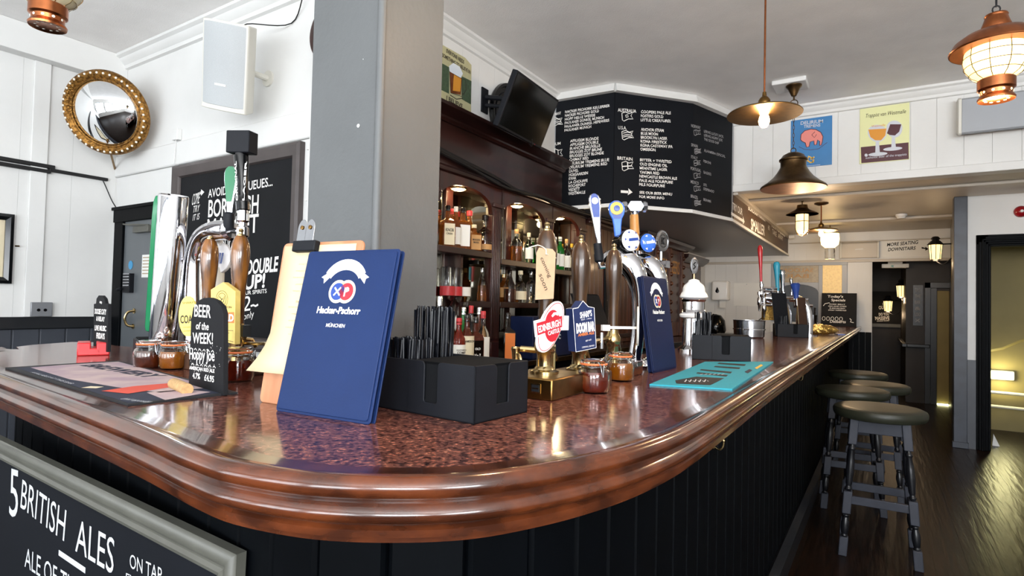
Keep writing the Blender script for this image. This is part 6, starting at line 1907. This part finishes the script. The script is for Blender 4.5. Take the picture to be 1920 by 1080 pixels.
# tin posters on the beam
def tin(name, label, x0, z0, x1, z1, m):
    t = root(name, label, 'poster', ((x0 + x1) / 2, YM, (z0 + z1) / 2))
    pl = Plane(((x0 + x1) / 2, YM - .008, (z0 + z1) / 2), (0, -1, 0))
    o = build('tin_sheet', MB().box((x0, YM - .008, z0), (x1, YM - .001, z1)), m, t, bev=.002)
    return t, pl, o
t, pl, o = tin('elephant_poster', 'blue tin poster with a pink elephant on the white beam', -.712, 2.655, -.372, 3.105, 'poster_blue')
mb = MB()
body = [(1501, 262), (1502, 252), (1509, 245), (1521, 242), (1530, 243), (1539, 248), (1543, 256), (1542, 264), (1540, 272), (1537, 273), (1537, 265), (1533, 262), (1531, 271), (1527, 272), (1526, 264), (1519, 266), (1517, 275), (1512, 276), (1510, 268), (1504, 265)]
mb.ppoly(pl, body, .001)
mb.cur = 1
mb.pline(pl, body + body[:1], .006, .0016); mb.pline(pl, [(1528, 247), (1522, 253), (1527, 258), (1531, 252)], .005, .0016)
mb.pline(pl, [(1498, 275), (1508, 280), (1520, 281), (1535, 279), (1551, 267)], .004, .0014)
mb.cur = 2
mb.ptext(pl, 'DELIRIUM', (1501, 234), (1543, 230), 6, .0014, .02); mb.ptext(pl, 'TREMENS', (1507, 240), (1538, 237), 5, .0014, .02)
mb.cur = 3
for q in ([(1524, 297), (1516, 293), (1514, 301), (1520, 305), (1526, 303)], [(1520, 299), (1527, 294)], [(1523, 305), (1526, 299)]): mb.pline(pl, q, .012, .0014)
mb.cur = 2; mb.pline(pl, [(1505, 312), (1538, 309)], .004, .0014)
build('poster_print', mb, ['poster_pink', 'poster_plum', 'glass_print', 'yellow'], o)
t, pl, o = tin('trappist_poster', 'lime and plum tin poster with two beer goblets on the white beam', -.158, 2.635, .206, 3.125, 'poster_lime')
mb = MB()
mb.ppoly(pl, [(1614, 276), (1703.5, 267), (1704, 298), (1615, 306)], .001)
mb.cur = 2
for cx_, cy_, rx, ry, a0 in ((1645, 248, 18, 18, 0), (1677, 240, 15, 18, 0)):
    pts = [(cx_ + rx * math.cos(q) * (1 if True else 1), cy_ + (ry if math.sin(q) > 0 else 14) * math.sin(q)) for q in [2 * math.pi * i / 30 for i in range(30)]]
    mb.ppoly(pl, pts, .0014)
mb.ppoly(pl, [(1642, 264), (1648, 264), (1650, 289), (1641, 290)], .0020); mb.ppoly(pl, [(1672, 256), (1678, 256), (1680, 280), (1671, 281)], .0020)
for cx_, cy_ in ((1646, 289), (1674, 279)): mb.ppoly(pl, [(cx_ + 18 * math.cos(q), cy_ + 3.5 * math.sin(q) - .08 * 18 * math.cos(q)) for q in [2 * math.pi * i / 20 for i in range(20)]], .0014)
mb.cur = 1; mb.ppoly(pl, [(1628, 243), (1662, 241), (1660, 254), (1652, 263), (1641, 263), (1632, 257)], .0018)
mb.cur = 0; mb.ppoly(pl, [(1669, 233), (1690, 233), (1686, 247), (1678, 254), (1668, 253), (1663, 250)], .0018)
mb.cur = 3; mb.ptext(pl, 'Trappist van Westmalle', (1622, 221), (1698, 212), 7, .0018, 0, .2)
mb.cur = 2; mb.ptext(pl, 'authentic beer of the trappists', (1623, 298), (1700, 291), 4, .0018); mb.ppoly(pl, [(1624 + 3 * math.cos(q), 291 + 3 * math.sin(q)) for q in [2 * math.pi * i / 12 for i in range(12)]], .0018)
mb.cur = 1; mb.ptext(pl, 'Westmalle', (1634, 239), (1660, 236), 4, .0019)
build('poster_print', mb, ['poster_plum', 'beer_amber', 'glass_print', 'ink'], o)

# heaters
def heater(name, label, x0, x1, z0, z1, y, m, d=.13):
    t = root(name, label, 'heater', ((x0 + x1) / 2, y, (z0 + z1) / 2))
    sec = [(0, z1 - .01), (-d * .35, z1), (-d * .75, z1 - .01), (-d, z1 - .03), (-d * .93, z0 + .01), (-d * .8, z0), (0, z0 + .05)]
    build('casing', MB().ext([(x0, y + q, z) for q, z in sec], (x1 - x0, 0, 0)), m, t, bev=.004)
    for x in (x0 - .022, x1):
        build('end_cap', MB().ext([(x, y + q * 1.02, z + (.004 if z > (z0 + z1) / 2 else -.004)) for q, z in sec], (.022, 0, 0)), 'offwhite_plastic', t, bev=.004)
    mb = MB().ext([((x0 + x1) / 2 - .05, y - d * .985, (z0 + z1) / 2), ((x0 + x1) / 2 + .05, y - d * .985, (z0 + z1) / 2 + .006), ((x0 + x1) / 2 + .05, y - d * .985, (z0 + z1) / 2 + .018), ((x0 + x1) / 2 - .05, y - d * .985, (z0 + z1) / 2 + .012)], (0, -.008, 0))
    build('maker_badge', mb, 'white_paint', t)
heater('wall_heater', 'long grey overdoor heater on the white beam at the upper right', .545, 1.75, 2.765, 3.07, YM, 'heater_grey', .17)
heater('wall_heater', 'flat cream heater on the far header beside the seating sign', -.485, -.035, 2.115, 2.36, YF, 'low_ceiling_paint', .07)

# seating sign and exit sign
t = root('seating_sign', 'white sign reading more seating downstairs on the far header', 'sign', (.34, YF, 2.27))
o = build('panel', MB().box((.0, YF - .012, 2.125), (.63, YF - .001, 2.37)), 'white_paper', t)
pl = Plane((.34, YF - .012, 2.27), (0, -1, 0))
mb = MB().ptext(pl, 'MORE SEATING', (1663, 462), (1721, 457), 6, .001, .02, .2).ptext(pl, 'DOWNSTAIRS', (1665, 471), (1716, 468), 6, .001, .02, .2)
mb.ppoly(pl, [(1728, 463), (1735, 465), (1735, 462.5), (1741, 467), (1735, 470), (1735, 467), (1728, 466)], .001)
build('sign_lettering', mb, 'bottle_dark', o)
t = root('exit_light', 'slim white emergency exit light box in the far opening', 'exit light', (.18, YF + .15, 2.04))
build('casing', MB().box((.02, YF + .3, 1.99), (.36, YF + .36, 2.05)), 'offwhite_plastic', t, bev=.008)
mb = MB().box((.14, YF + .297, 2.0), (.17, YF + .301, 2.03))
build('green_mark', mb, 'green_badge', t)
build('bracket', MB().box((.1, YF + .3, 2.05), (.28, YF + .36, 2.3)), 'offwhite_plastic', t)
# framed glazed screen in the far wall
t = root('glazed_screen', 'grey framed wall screen with an arched lettered pane and a lit textured pane', 'wall screen', (-.80, YF, 1.7))
mb = MB().box((-1.45, YF - .03, 2.02), (-.41, YF - .001, 2.07)).box((-.48, YF - .03, 1.15), (-.41, YF - .001, 2.02)).box((-.79, YF - .03, 1.15), (-.735, YF - .001, 2.02)).box((-1.45, YF - .03, 1.15), (-1.38, YF - .001, 2.02))
pts = [(-1.38, 1.72), (-1.38, 1.66)] + [(-1.085 - .295 * math.cos(math.pi * i / 12), 1.62 + .13 * math.sin(math.pi * i / 12)) for i in range(1, 12)] + [(-.79, 1.66), (-.79, 1.72)]
mb.ext([(x, YF - .03, z) for x, z in [(-1.38, 1.60)] + [(-1.085 - .295 * math.cos(math.pi * i / 12), 1.60 + .13 * math.sin(math.pi * i / 12)) for i in range(1, 12)] + [(-.79, 1.60), (-.79, 1.76), (-1.38, 1.76)]], (0, .028, 0))
build('frame', mb, 'heater_grey', t, bev=.004)
o = build('lettered_pane', MB().box((-1.38, YF - .015, 1.76), (-.79, YF - .004, 2.02)), 'old_pane', t)
pl = Plane((-1.085, YF - .016, 1.9), (0, -1, 0))
mb = MB()
for i, s in enumerate(('SALOON', 'BAR')):
    mb.text(s, pl.at(.22 - .06 * i, .02 - i * .09, .001), pl.u * -1, pl.v, .06, .44 - .12 * i, 0, pl.n)
build('pane_lettering', mb, 'label_buff', o)
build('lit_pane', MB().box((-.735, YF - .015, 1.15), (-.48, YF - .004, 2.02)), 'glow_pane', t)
build('black_recess_sheet', MB().box((-1.38, YF - .012, 1.15), (-.79, YF - .002, 1.74)), 'black_paint', t)  # flat black sheet in place of a dark recess
# dispenser on the far wall
P = Vector((-2.2, YF, 1.62))
t = root('towel_dispenser', 'white paper towel dispenser on the far wall behind the bar', 'dispenser', P)
build('casing', MB().box((P.x - .13, YF - .20, 1.46), (P.x + .13, YF - .001, 1.78)), 'ceramic', t, bev=.03, seg=4)
mb = MB().lathe([(0, 0), (.03, 0), (.028, .004), (0, .005)], 16, (P.x - .04, YF - .20, 1.61), (0, -1, 0)).add([(P.x - .065, YF - .204, 1.625), (P.x - .015, YF - .204, 1.625), (P.x - .04, YF - .204, 1.68)], [(0, 1, 2)])
build('window', mb, 'black_gloss', t)
build('towel', MB().box((P.x - .02, YF - .12, 1.34), (P.x + .08, YF - .118, 1.46)), 'white_paper', t)
t = root('wall_notice', 'pale paper notice pinned beside the towel dispenser', 'notice', (-1.85, YF, 1.58))
build('sheet', MB().box((-2.02, YF - .006, 1.38), (-1.62, YF - .002, 1.75)), 'white_paper', t)
build('pin', MB().lathe([(0, 0), (.008, 0), (.006, .006), (0, .007)], 10, (-1.82, YF - .006, 1.73), (0, -1, 0)), 'steel', t)
t = root('kettle', 'dark kettle and cups standing on the back counter near the far wall', 'kettle', (-2.2, 9.5, .94))
build('body', MB().lathe([(0, 0), (.14, 0), (.16, .05), (.14, .2), (.08, .28), (0, .3)], 20, (-2.2, 9.5, .94)), 'black_gloss', t)
build('handle', MB().tube(ring((-2.2, 9.35, 1.13), (0, 1, 0), (0, 0, 1), .09, .10, 14, 1.2, 5.0, True), .015, 8), 'black_plastic', t)
t = root('socket_panel', 'cream double socket low on the far wall behind the taps', 'socket', (-1.35, YF, 1.35))
build('plate', MB().box((-1.50, YF - .012, 1.29), (-1.36, YF - .001, 1.39)), 'cream', t, bev=.003)
build('flex', MB().tube(spline([(-1.45, YF - .02, 1.32), (-1.55, YF - .06, 1.22), (-1.7, YF - .15, 1.08), (-1.8, YF - .3, .96)], 6), .008, 6), 'cable_black', t)

# red bell, smoke detector
P = ony(1914, 397, YR)
t = root('alarm_bell', 'red fire alarm sounder on the white partition above the doorway', 'alarm', P)
build('dome', MB().lathe([(0, 0), (.055, 0), (.055, .02), (.048, .04), (.03, .055), (.012, .06), (0, .06)], 28, (P.x, YR, P.z), (0, -1, 0)), 'bell_red', t)
build('boss', MB().lathe([(0, .058), (.014, .058), (.012, .066), (0, .068)], 14, (P.x, YR, P.z), (0, -1, 0)), 'white_paint', t)
P = onz(1690, 402, Z2)
t = root('smoke_detector', 'round white smoke detector on the low ceiling', 'detector', (P.x, P.y, Z2))
build('body', MB().lathe([(0, -.05), (.04, -.05), (.05, -.03), (.06, -.02), (.06, 0), (0, 0)], 24, (P.x, P.y, Z2)), 'white_paint', t)
# notice and lamp in the stair lobby
P = ony(1906, 530, 8.7)
t = root('lobby_notice', 'white paper notice on the lobby wall seen through the doorway', 'notice', P)
o = build('sheet', MB().box((P.x - .07, 8.69, P.z - .10), (P.x + .2, 8.697, P.z + .08)), 'white_paper', t)
mb = MB()
for i, s in enumerate(('Please ensure this', 'door is kept shut', 'after 11pm')): mb.text(s, (P.x - .05, 8.689, P.z + .02 - i * .04), (1, 0, 0), (0, 0, 1), .018, .22, .01, (0, -1, 0))
build('notice_print', mb, 'ink', o)
P = ony(1876, 703, 8.7)
t = root('bulkhead_light', 'glowing rectangular light low on the lobby wall inside the doorway', 'wall light', P)
build('casing', MB().box((P.x - .13, 8.66, P.z - .055), (P.x + .12, 8.699, P.z + .055)), 'offwhite_plastic', t, bev=.01)
build('diffuser', MB().box((P.x - .12, 8.63, P.z - .045), (P.x + .11, 8.665, P.z + .045)), 'glow_strip', t, bev=.01)
bulb('lobby_light', (P.x, 8.55, P.z), 9, .06, (1.0, .93, .50))
t = root('handrail', 'pale pipe handrails along the lobby wall under the light', 'handrail', (1.6, 8.6, .4))
for nm, z in (('rail', .44), ('rail', .28)): build(nm, MB().tube([(.9, 8.63, z), (XR, 8.60, z - .03)], .018, 10), 'cream', t)
mb = MB()
for x in (1.0, 1.9, 2.8): mb.tube([(x, 8.63, .0), (x, 8.63, .45)], .014, 8)
build('post', mb, 'cream', t)
t = root('door_wedge', 'small white wooden wedge on the floor by the doorway', 'wedge', (1.0, 7.7, 0))
build('wedge', MB().ext([(.97, 7.62, 0), (1.03, 7.62, 0), (.98, 7.62, .12)], (0, .05, 0)), 'white_paint', t)
# back passage board and notices
t = root('passage_chalkboard', 'black chalkboard reading massive at the end of the back passage', 'chalkboard', (.1, 12.97, 1.5))
o = build('board', MB().box((-.30, 12.96, 1.12), (.42, 12.99, 1.72)), 'chalkboard', t)
pl = Plane((.0, 12.96, 1.4), (0, -1, 0))
mb = MB()
T = lambda s, p, q, h: mb.ptext(pl, s, p, q, h, .001, bold=.03)
T('CURE', (1655, 573), (1672, 572), 6); T('OUR', (1648, 580), (1661, 579), 6); T('DO YOU', (1648, 592), (1667, 591), 5); T('MASSIVE', (1641, 600), (1668, 599), 6); T('SUNDAY ROAST', (1644, 603), (1668, 602), 2)
build('chalk_lettering', mb, 'chalk', o)
build('shelf_edge', MB().box((-.30, 12.93, 1.05), (.42, 12.99, 1.11)), 'frame_grey', t)
P = ony(1723, 575, 10.45)
t = root('passage_notice', 'dark board of faint lettering beside the dark passage door', 'notice', (P.x, 10.46, P.z))
o = build('panel', MB().box((P.x - .07, 10.47, P.z - .28), (P.x + .05, 10.499, P.z + .32)), 'black_paint', t)
mb = MB()
for i, s in enumerate(('TO', 'THE', 'BAR', '&', 'LOO', 'X')): mb.text(s, (P.x - .05, 10.469, P.z + .22 - i * .09), (1, 0, 0), (0, 0, 1), .05, .07, .01, (0, -1, 0))
build('panel_lettering', mb, 'chalk_dim', o)
# ------------------------------------------------------------ bar stools
ST = .80
def make_stool():
    t = root('bar_stool', 'bar stool', 'bar stool', (0, 0, 0), 0, 'bar stools')
    build('seat', MB().lathe([(0, ST - .062), (.205, ST - .062), (.218, ST - .058), (.226, ST - .045), (.228, ST - .025), (.222, ST - .010), (.205, ST - .002), (.17, ST), (0, ST + .001)], 40), 'seat_leather', t, world=False)
    mb = MB()
    a = .118
    for s in (1, -1):
        mb.box((-a, s * a - .012, ST - .135), (a, s * a + .012, ST - .06)); mb.box((s * a - .012, -a, ST - .135), (s * a + .012, a, ST - .06))
    build('apron', mb, 'stool_grey', t, world=False, bev=.003)
    h0 = ST - .06
    for sx in (-1, 1):
        for sy in (-1, 1):
            P = lambda z: Vector((sx * (.172 - (.172 - .118) * z / h0), sy * (.172 - (.172 - .118) * z / h0), z))
            ax = (P(h0) - P(0)).normalized()
            lg = MB()
            for z0, z1 in ((0, .10), (.225, .345), (.60, h0)):
                p, q = P(z0), P(z1)
                lg.ext([p + Vector((dx, dy, 0)) for dx, dy in ((-.021, -.021), (.021, -.021), (.021, .021), (-.021, .021))], q - p)
            lg.cur = 1
            for z0, z1 in ((.098, .227), (.343, .602)):
                p, q = P(z0), P(z1); L = (q - p).length
                lg.lathe([(.010, 0), (.019, L * .06), (.012, L * .11), (.016, L * .16), (.0205, L * .45), (.0195, L * .62), (.013, L * .84), (.019, L * .90), (.012, L * .95), (.010, L)], 16, p, ax)
            build('leg', lg, ['stool_grey', 'stool_black'], t, world=False, bev=.004)
    for z, s in ((.30, 1), (.30, -1)):
        k = .172 - .054 * z / h0
        build('stretcher', MB().box((-k, s * k - .011, z - .022), (k, s * k + .011, z + .022)), 'stool_grey', t, world=False, bev=.003)
    for s in (1, -1):
        z = .27; k = .172 - .054 * z / h0
        build('stretcher', MB().box((s * k - .011, -k, z - .022), (s * k + .011, k, z + .022)), 'stool_grey', t, world=False, bev=.003)
    return t
s0 = make_stool()
for i, (x, y, r, lb) in enumerate(((.0, 3.86, .03, 'dark leather topped bar stool nearest the camera with grey turned legs'),
                                   (-.16, 4.66, .1, 'bar stool half under the counter edge just behind the nearest stool'),
                                   (-.03, 5.10, -.05, 'bar stool standing out in the aisle behind the second stool'),
                                   (-.16, 5.95, .06, 'furthest bar stool against the bar front'))):
    s = s0 if i == 0 else again(s0, (0, 0, 0))
    s.location = (x, y, 0); s.rotation_euler = (0, 0, r); s['label'] = lb

# ------------------------------------------------------------ lamps
def chain(mb, a, b, r=.012, wire=.0022):
    a, b = Vector(a), Vector(b); n = max(2, int((b - a).length / (r * 2.6)))
    for i in range(n):
        c = a.lerp(b, (i + .5) / n); h = (b - a).length / n / 2 + wire * 1.6
        u = Vector((1, 0, 0)) if i % 2 else Vector((0, 1, 0))
        mb.tube([c + u * (r * .55 * math.cos(t)) + Vector((0, 0, h * math.sin(t))) for t in [2 * math.pi * k / 10 for k in range(10)]], wire, 5, True)
# wide shallow dish
D1 = Vector((-.575, 3.60, 2.465))
def dish_lamp(label, c, R, drop, z_top, rod_r, m='old_brass', power=14, plate=None):
    t = root('dish_pendant', label, 'pendant lamp', c)
    k = R / .205
    mb = MB().tube([c + Vector((0, 0, .12 * k)), (c.x, c.y, z_top)], rod_r, 8)
    build('rod', mb, 'copper', t)
    mb = MB().lathe([(0, .135 * k), (.010 * k, .135 * k), (.013 * k, .11 * k), (.024 * k, .10 * k), (.033 * k, .085 * k), (.034 * k, .065 * k), (.028 * k, .052 * k), (0, .052 * k)], 20, c)
    build('gallery', mb, m, t)
    mb = MB().lathe([(R, 0), (R * 1.005, .004), (R * .97, .012), (R * .6, .030 * k + .005), (.03 * k, .058 * k), (.02 * k, .060 * k)], 48, c)
    sh_ = build('shade', mb, m, t)
    mb = MB().lathe([(R * .985, .002), (R * .6, .026 * k), (.03 * k, .052 * k), (0, .053 * k)][::-1], 48, c)  # lining added so the underside looks lit by the bulb
    build('lamplit_lining', mb, 'lamplit_gold_lining', sh_, label='brass lining of the shade coloured as lamplit')
    mb = MB().lathe([(0, -.075 * k), (.014 * k, -.072 * k), (.027 * k, -.055 * k), (.031 * k, -.035 * k), (.026 * k, -.012 * k), (.016 * k, .01 * k), (.014 * k, .035 * k), (0, .035 * k)], 20, c)
    build('bulb', mb, 'glow_warm', t)
    build('socket', MB().lathe([(0, .055 * k), (.019 * k, .055 * k), (.019 * k, .02 * k), (0, .02 * k)], 16, c), 'brass', t)
    if plate:
        mb = MB().lathe([(0, z_top - .03), (.03, z_top - .03), (.07, z_top - .012), (.07, z_top), (0, z_top)], 24, (c.x, c.y, 0))
        mb.v = [v for v in mb.v]
        build('ceiling_rose', mb, 'bronze', t)
    bulb('pendant_glow', c + Vector((0, 0, -.09 * k)), power, .035)
    return t
dish_lamp('wide shallow brass dish pendant on a thin rod over the bar', D1, .205, 0, Z1, .0055, 'old_brass', 16)
P5 = Vector((-.545, 7.11, 2.20))
dish_lamp('small shallow brass dish pendant on a short rod under the low ceiling', P5, .165, 0, Z2, .006, 'old_brass', 26, True)
# bell shade on a chain
c = Vector((-.61, 5.246, 2.335))
t = root('bell_pendant', 'bell shaped bronze pendant on a chain in front of the elephant poster', 'pendant lamp', c)
mb = MB().lathe([(.25, 0), (.252, .006), (.246, .018), (.20, .05), (.155, .09), (.125, .13), (.105, .165), (.098, .18), (.098, .225), (.108, .23), (.108, .242), (.098, .247), (.08, .275), (.045, .295), (.0, .30), (0, .29), (.04, .285), (.07, .265), (.088, .235), (.09, .18), (.115, .13), (.145, .088), (.19, .047), (.24, .010), (.25, 0)], 48, c)
build('shade', mb, 'bronze', t)
build('lamplit_copper_lining', MB().lathe([(.249, .0), (.238, .012), (.188, .0495), (.143, .0905), (.113, .132), (.0, .16)][::-1], 48, c - Vector((0, 0, .003))), 'lamplit_copper_lining', t, label='copper lining of the bell coloured as lamplit')
mb = MB(); chain(mb, c + Vector((0, 0, .33)), (c.x, c.y, 3.02)); 
build('chain', mb, 'bronze', t)
mb = MB().tube(ring(c + Vector((0, 0, .315)), (1, 0, 0), (0, 0, 1), .02, .022, 14), .004, 6, True).tube(ring((c.x, c.y, 3.045), (1, 0, 0), (0, 0, 1), .03, .03, 16), .004, 6, True).tube([(c.x, c.y, 3.07), (c.x, c.y, 3.13)], .007, 8)
build('loop', mb, 'bronze', t)
build('ceiling_cup', MB().lathe([(0, 3.10), (.018, 3.105), (.03, 3.13), (.045, 3.165), (.062, 3.185), (.062, 3.195), (0, 3.195)], 28, (c.x, c.y, 0)), 'bronze', t)
mb = MB(); mb.tf = Matrix.Translation((c.x - .03, c.y + .03, 3.214)) @ Matrix.Rotation(.0, 4, 'Z')
mb.box((-.13, -.12, -.019), (.13, .12, .019))
build('ceiling_plate', mb, 'white_paint', t, bev=.008)
build('bulb', MB().ball(c + Vector((0, 0, .10)), .033, 14), 'glow_warm', t)
bulb('bell_glow', c + Vector((0, 0, .055)), 7, .03)

# ship's lanterns, one of them assumed
def lantern(label, c, top, lit, power=26):
    t = root('ships_lantern', label, 'lantern', c, 0, 'copper ships lanterns')
    build('base', MB().lathe([(0, -.168), (.050, -.168), (.058, -.172), (.060, -.165), (.050, -.15), (.052, -.135), (.060, -.128), (.060, -.092), (.055, -.088), (0, -.088)], 36, c), 'copper', t)
    mb = MB()
    for i in range(10):
        a = 2 * math.pi * i / 10
        mb.lathe([(0, 0), (.0055, 0), (.004, .0015), (0, .002)], 10, c + Vector((.0505 * math.cos(a), .0505 * math.sin(a), -.142)), (math.cos(a), math.sin(a), 0))
        mb.lathe([(0, 0), (.005, 0), (0, -.0015)], 10, c + Vector((.036 * math.cos(a), .036 * math.sin(a), -.1685)), (0, 0, 1))
    build('vent_holes', mb, 'glow_soft' if lit else 'pearl', t)
    build('globe', MB().lathe([(.052, -.09), (.075, -.075), (.096, -.045), (.104, -.01), (.100, .025), (.085, .055), (.062, .075), (.05, .08)], 36, c), 'glow_soft' if lit else 'lantern_glass', t, smooth=60)
    mb = MB()
    for z in (-.065, -.035, 0, .03):
        r_ = {-.065: .0855, -.035: .1015, 0: .1055, .03: .099}[z]
        mb.tube(ring(c + Vector((0, 0, z)), (1, 0, 0), (0, 1, 0), r_, r_, 32), .0013, 5, True)
    for i in range(10):
        a = 2 * math.pi * i / 10
        mb.tube([c + Vector((r_ * math.cos(a), r_ * math.sin(a), z)) for r_, z in ((.055, -.088), (.077, -.075), (.098, -.045), (.1058, -.01), (.102, .025), (.087, .055), (.064, .076))], .0013, 5)
    build('wire_cage', mb, 'brass' if not lit else 'bronze', t)
    build('shade', MB().lathe([(.150, .028), (.152, .032), (.135, .062), (.105, .085), (.07, .10), (.05, .105), (.05, .098), (.07, .092), (.10, .078), (.13, .056), (.148, .029), (.150, .028)], 48, c), 'copper' if lit else 'mahogany', t)
    if lit: build('lamplit_lining', MB().lathe([(.147, .0275), (.129, .054), (.099, .076), (.07, .09)], 48, c), 'lamplit_copper_lining', t, label='copper lining of the shade coloured as lamplit')  # lining added on lit lanterns only, its colour carries the glow
    build('chimney', MB().lathe([(.05, .10), (.052, .108), (.042, .135), (.036, .155), (.038, .16), (.036, .165), (.02, .172), (0, .174)], 28, c), 'copper', t)
    mb = MB(); mb.tube(ring(c + Vector((0, 0, .186)), (1, 0, 0), (0, 0, 1), .012, .014, 14), .003, 6, True); chain(mb, c + Vector((0, 0, .20)), (c.x, c.y, top - .01), .014, .0026)
    build('chain', mb, 'black_paint', t)
    build('ceiling_hook', MB().lathe([(0, top - .02), (.02, top - .015), (.03, top - .001), (0, top - .001)], 16, (c.x, c.y, 0)), 'black_paint', t)
    if lit: bulb('lantern_glow', c + Vector((0, 0, -.20)), power, .05)
    return t
c3 = EYE + ray(1868, 106) * 2.25
lantern('glowing copper ships lantern hanging at the upper right', c3, Z1, True)
c0 = EYE + ray(93, -34) * 2.15
lantern('unlit copper ships lantern hanging at the upper left', c0, Z1, False)

lantern('assumed lit copper ships lantern hanging unseen over the bar corner beside the grey column', Vector((-.58, 1.22, 2.32)), Z1, True, 15)  # unseen lantern assumed above the view, added to warm the column's right face

# caged glass lamp and the bright glass lamp under the low ceiling
c = EYE + ray(1504, 412) * 6.1
t = root('caged_pendant', 'small caged glass lamp with dark hat shade on a chain under the low ceiling', 'pendant lamp', c)
build('hat', MB().lathe([(.155, .055), (.157, .06), (.07, .105), (.055, .12), (.05, .155), (0, .165), (0, .15), (.04, .10), (.15, .055), (.155, .055)], 32, c), 'bronze', t)
build('glass', MB().lathe([(0, -.155), (.03, -.15), (.055, -.12), (.06, -.08), (.06, .08), (0, .08)], 24, c), 'glow_soft', t)
mb = MB()
for i in range(4):
    a = math.pi / 2 * i + .4; d = Vector((math.cos(a), math.sin(a), 0))
    mb.tube([c + d * .066 + Vector((0, 0, .08)), c + d * .066 + Vector((0, 0, -.10)), c + d * .045 + Vector((0, 0, -.155)), c + Vector((0, 0, -.17))], .004, 6)
mb.tube(ring(c + Vector((0, 0, -.02)), (1, 0, 0), (0, 1, 0), .067, .067, 20), .004, 6, True)
build('wire_cage', mb, 'bronze', t)
mb = MB(); chain(mb, c + Vector((0, 0, .16)), (c.x, c.y, Z2), .018, .004); build('chain', mb, 'bronze', t)
bulb('caged_glow', c + Vector((0, 0, -.21)), 13, .05)
c = EYE + ray(1556, 456) * 7.9
t = root('glass_pendant', 'bright glass cylinder pendant lamp furthest under the low ceiling', 'pendant lamp', c)
build('glass', MB().lathe([(0, -.06), (.06, -.06), (.105, -.02), (.115, .05), (.11, .13), (0, .13)], 24, c), 'glow_glass', t)
build('chimney', MB().lathe([(.06, -.22), (.062, -.22), (.062, -.05), (.06, -.05)], 20, c), 'bottle_clear', t)
build('cap', MB().lathe([(0, .20), (.02, .20), (.05, .16), (.12, .135), (.12, .128), (0, .128)], 24, c), 'brass', t)
mb = MB().tube([c + Vector((0, 0, .2)), (c.x, c.y, Z2)], .008, 8); build('rod', mb, 'brass', t)
bulb('glass_glow', c + Vector((0, 0, -.27)), 8, .06)

# wall lanterns
def sconce(label, c, wall, power):
    t = root('wall_lantern', label, 'wall lantern', c, 0, 'glowing wall lanterns')
    build('glass', MB().lathe([(0, -.11), (.055, -.11), (.07, .07), (0, .07)], 8, c), 'glow_soft', t, smooth=0)
    mb = MB().lathe([(.08, .07), (.09, .075), (.05, .12), (.035, .13), (.05, .15), (.03, .175), (0, .18), (0, .07)], 8, c).lathe([(0, -.13), (.03, -.13), (.06, -.11), (0, -.109)], 8, c)
    for i in range(8):
        a = math.pi / 4 * i; d = Vector((math.cos(a), math.sin(a), 0))
        mb.tube([c + d * .057 + Vector((0, 0, -.11)), c + d * .072 + Vector((0, 0, .07))], .004, 5)
    build('frame', mb, 'black_paint', t, smooth=20)
    build('bracket', MB().tube([c + Vector((0, 0, .08)), Vector(wall) + Vector((0, 0, c.z + .08 - wall[2]))], .008, 8).tube(spline([c + Vector((0, 0, -.12)), c.lerp(Vector(wall), .5) + Vector((0, 0, -.17)), Vector(wall) + Vector((0, 0, -.1))], 6), .008, 8), 'black_paint', t)
    bulb('wall_lantern_glow', c + Vector((-.0, -.02, -.17)), power, .05)
    return t
c = ony(1754, 470, 8.9)
sconce('wall lantern on the passage wall beside the seating sign', c, (.742, 8.9, c.z), 2.5)
c = ony(1690, 544, 11.5)
sconce('wall lantern glowing inside the back passage', c, (.33, 11.5, c.z), 5)
c = ony(1665, 572, 12.6)
sconce('small wall lantern deep in the back passage by the massive chalkboard', c, (.33, 12.6, c.z), 3)

# ------------------------------------------------------------ large framed chalkboard on the bar front
a, b = Vector((-2.55, .555, 0)), Vector((-.845, .555, 0))
ab = root('ales_chalkboard', 'large grey framed chalkboard reading five british ales on the bar front', 'chalkboard', (-1.7, .56, .5))
pl = Plane((-1.7, .60, .56), (0, -1, 0), (math.sin(.031), 0, math.cos(.031)))
mb = MB(); frame_bars(mb, pl, -.86, -.5, .785, .365, .052, [(0, 0), (0, .018), (.005, .024), (.016, .027), (.026, .024), (.030, .019), (.034, .019), (.040, .024), (.047, .022), (.052, .012), (.052, 0)])
build('frame', mb, 'frame_grey', ab)
o = build('board', MB().obox(pl.at(-.04, -.08, .005), (pl.u, pl.n, pl.v), (.79, .004, .40)), 'chalkboard_blue', ab)
bp = Plane(pl.at(0, 0, .0092), pl.n)
mb = MB()
T = mb.ptext
T(bp, '5', (17, 965), (33, 972), 88)
T(bp, 'BRITISH', (38, 951), (120, 1015), 55, bold=.0)
T(bp, 'ALES', (141, 1033), (212, 1077), 62, bold=.0)
T(bp, 'ON TAP', (243, 1064), (303, 1093), 26, bold=.0)
T(bp, 'ALE OF THE', (46, 1062), (150, 1132), 37)
T(bp, 'EVERY DAY', (236, 1092), (330, 1135), 18)
mb.pline(bp, [(110, 1036), (160, 1070)], .013)
build('lettering', mb, 'chalk_grey', o)
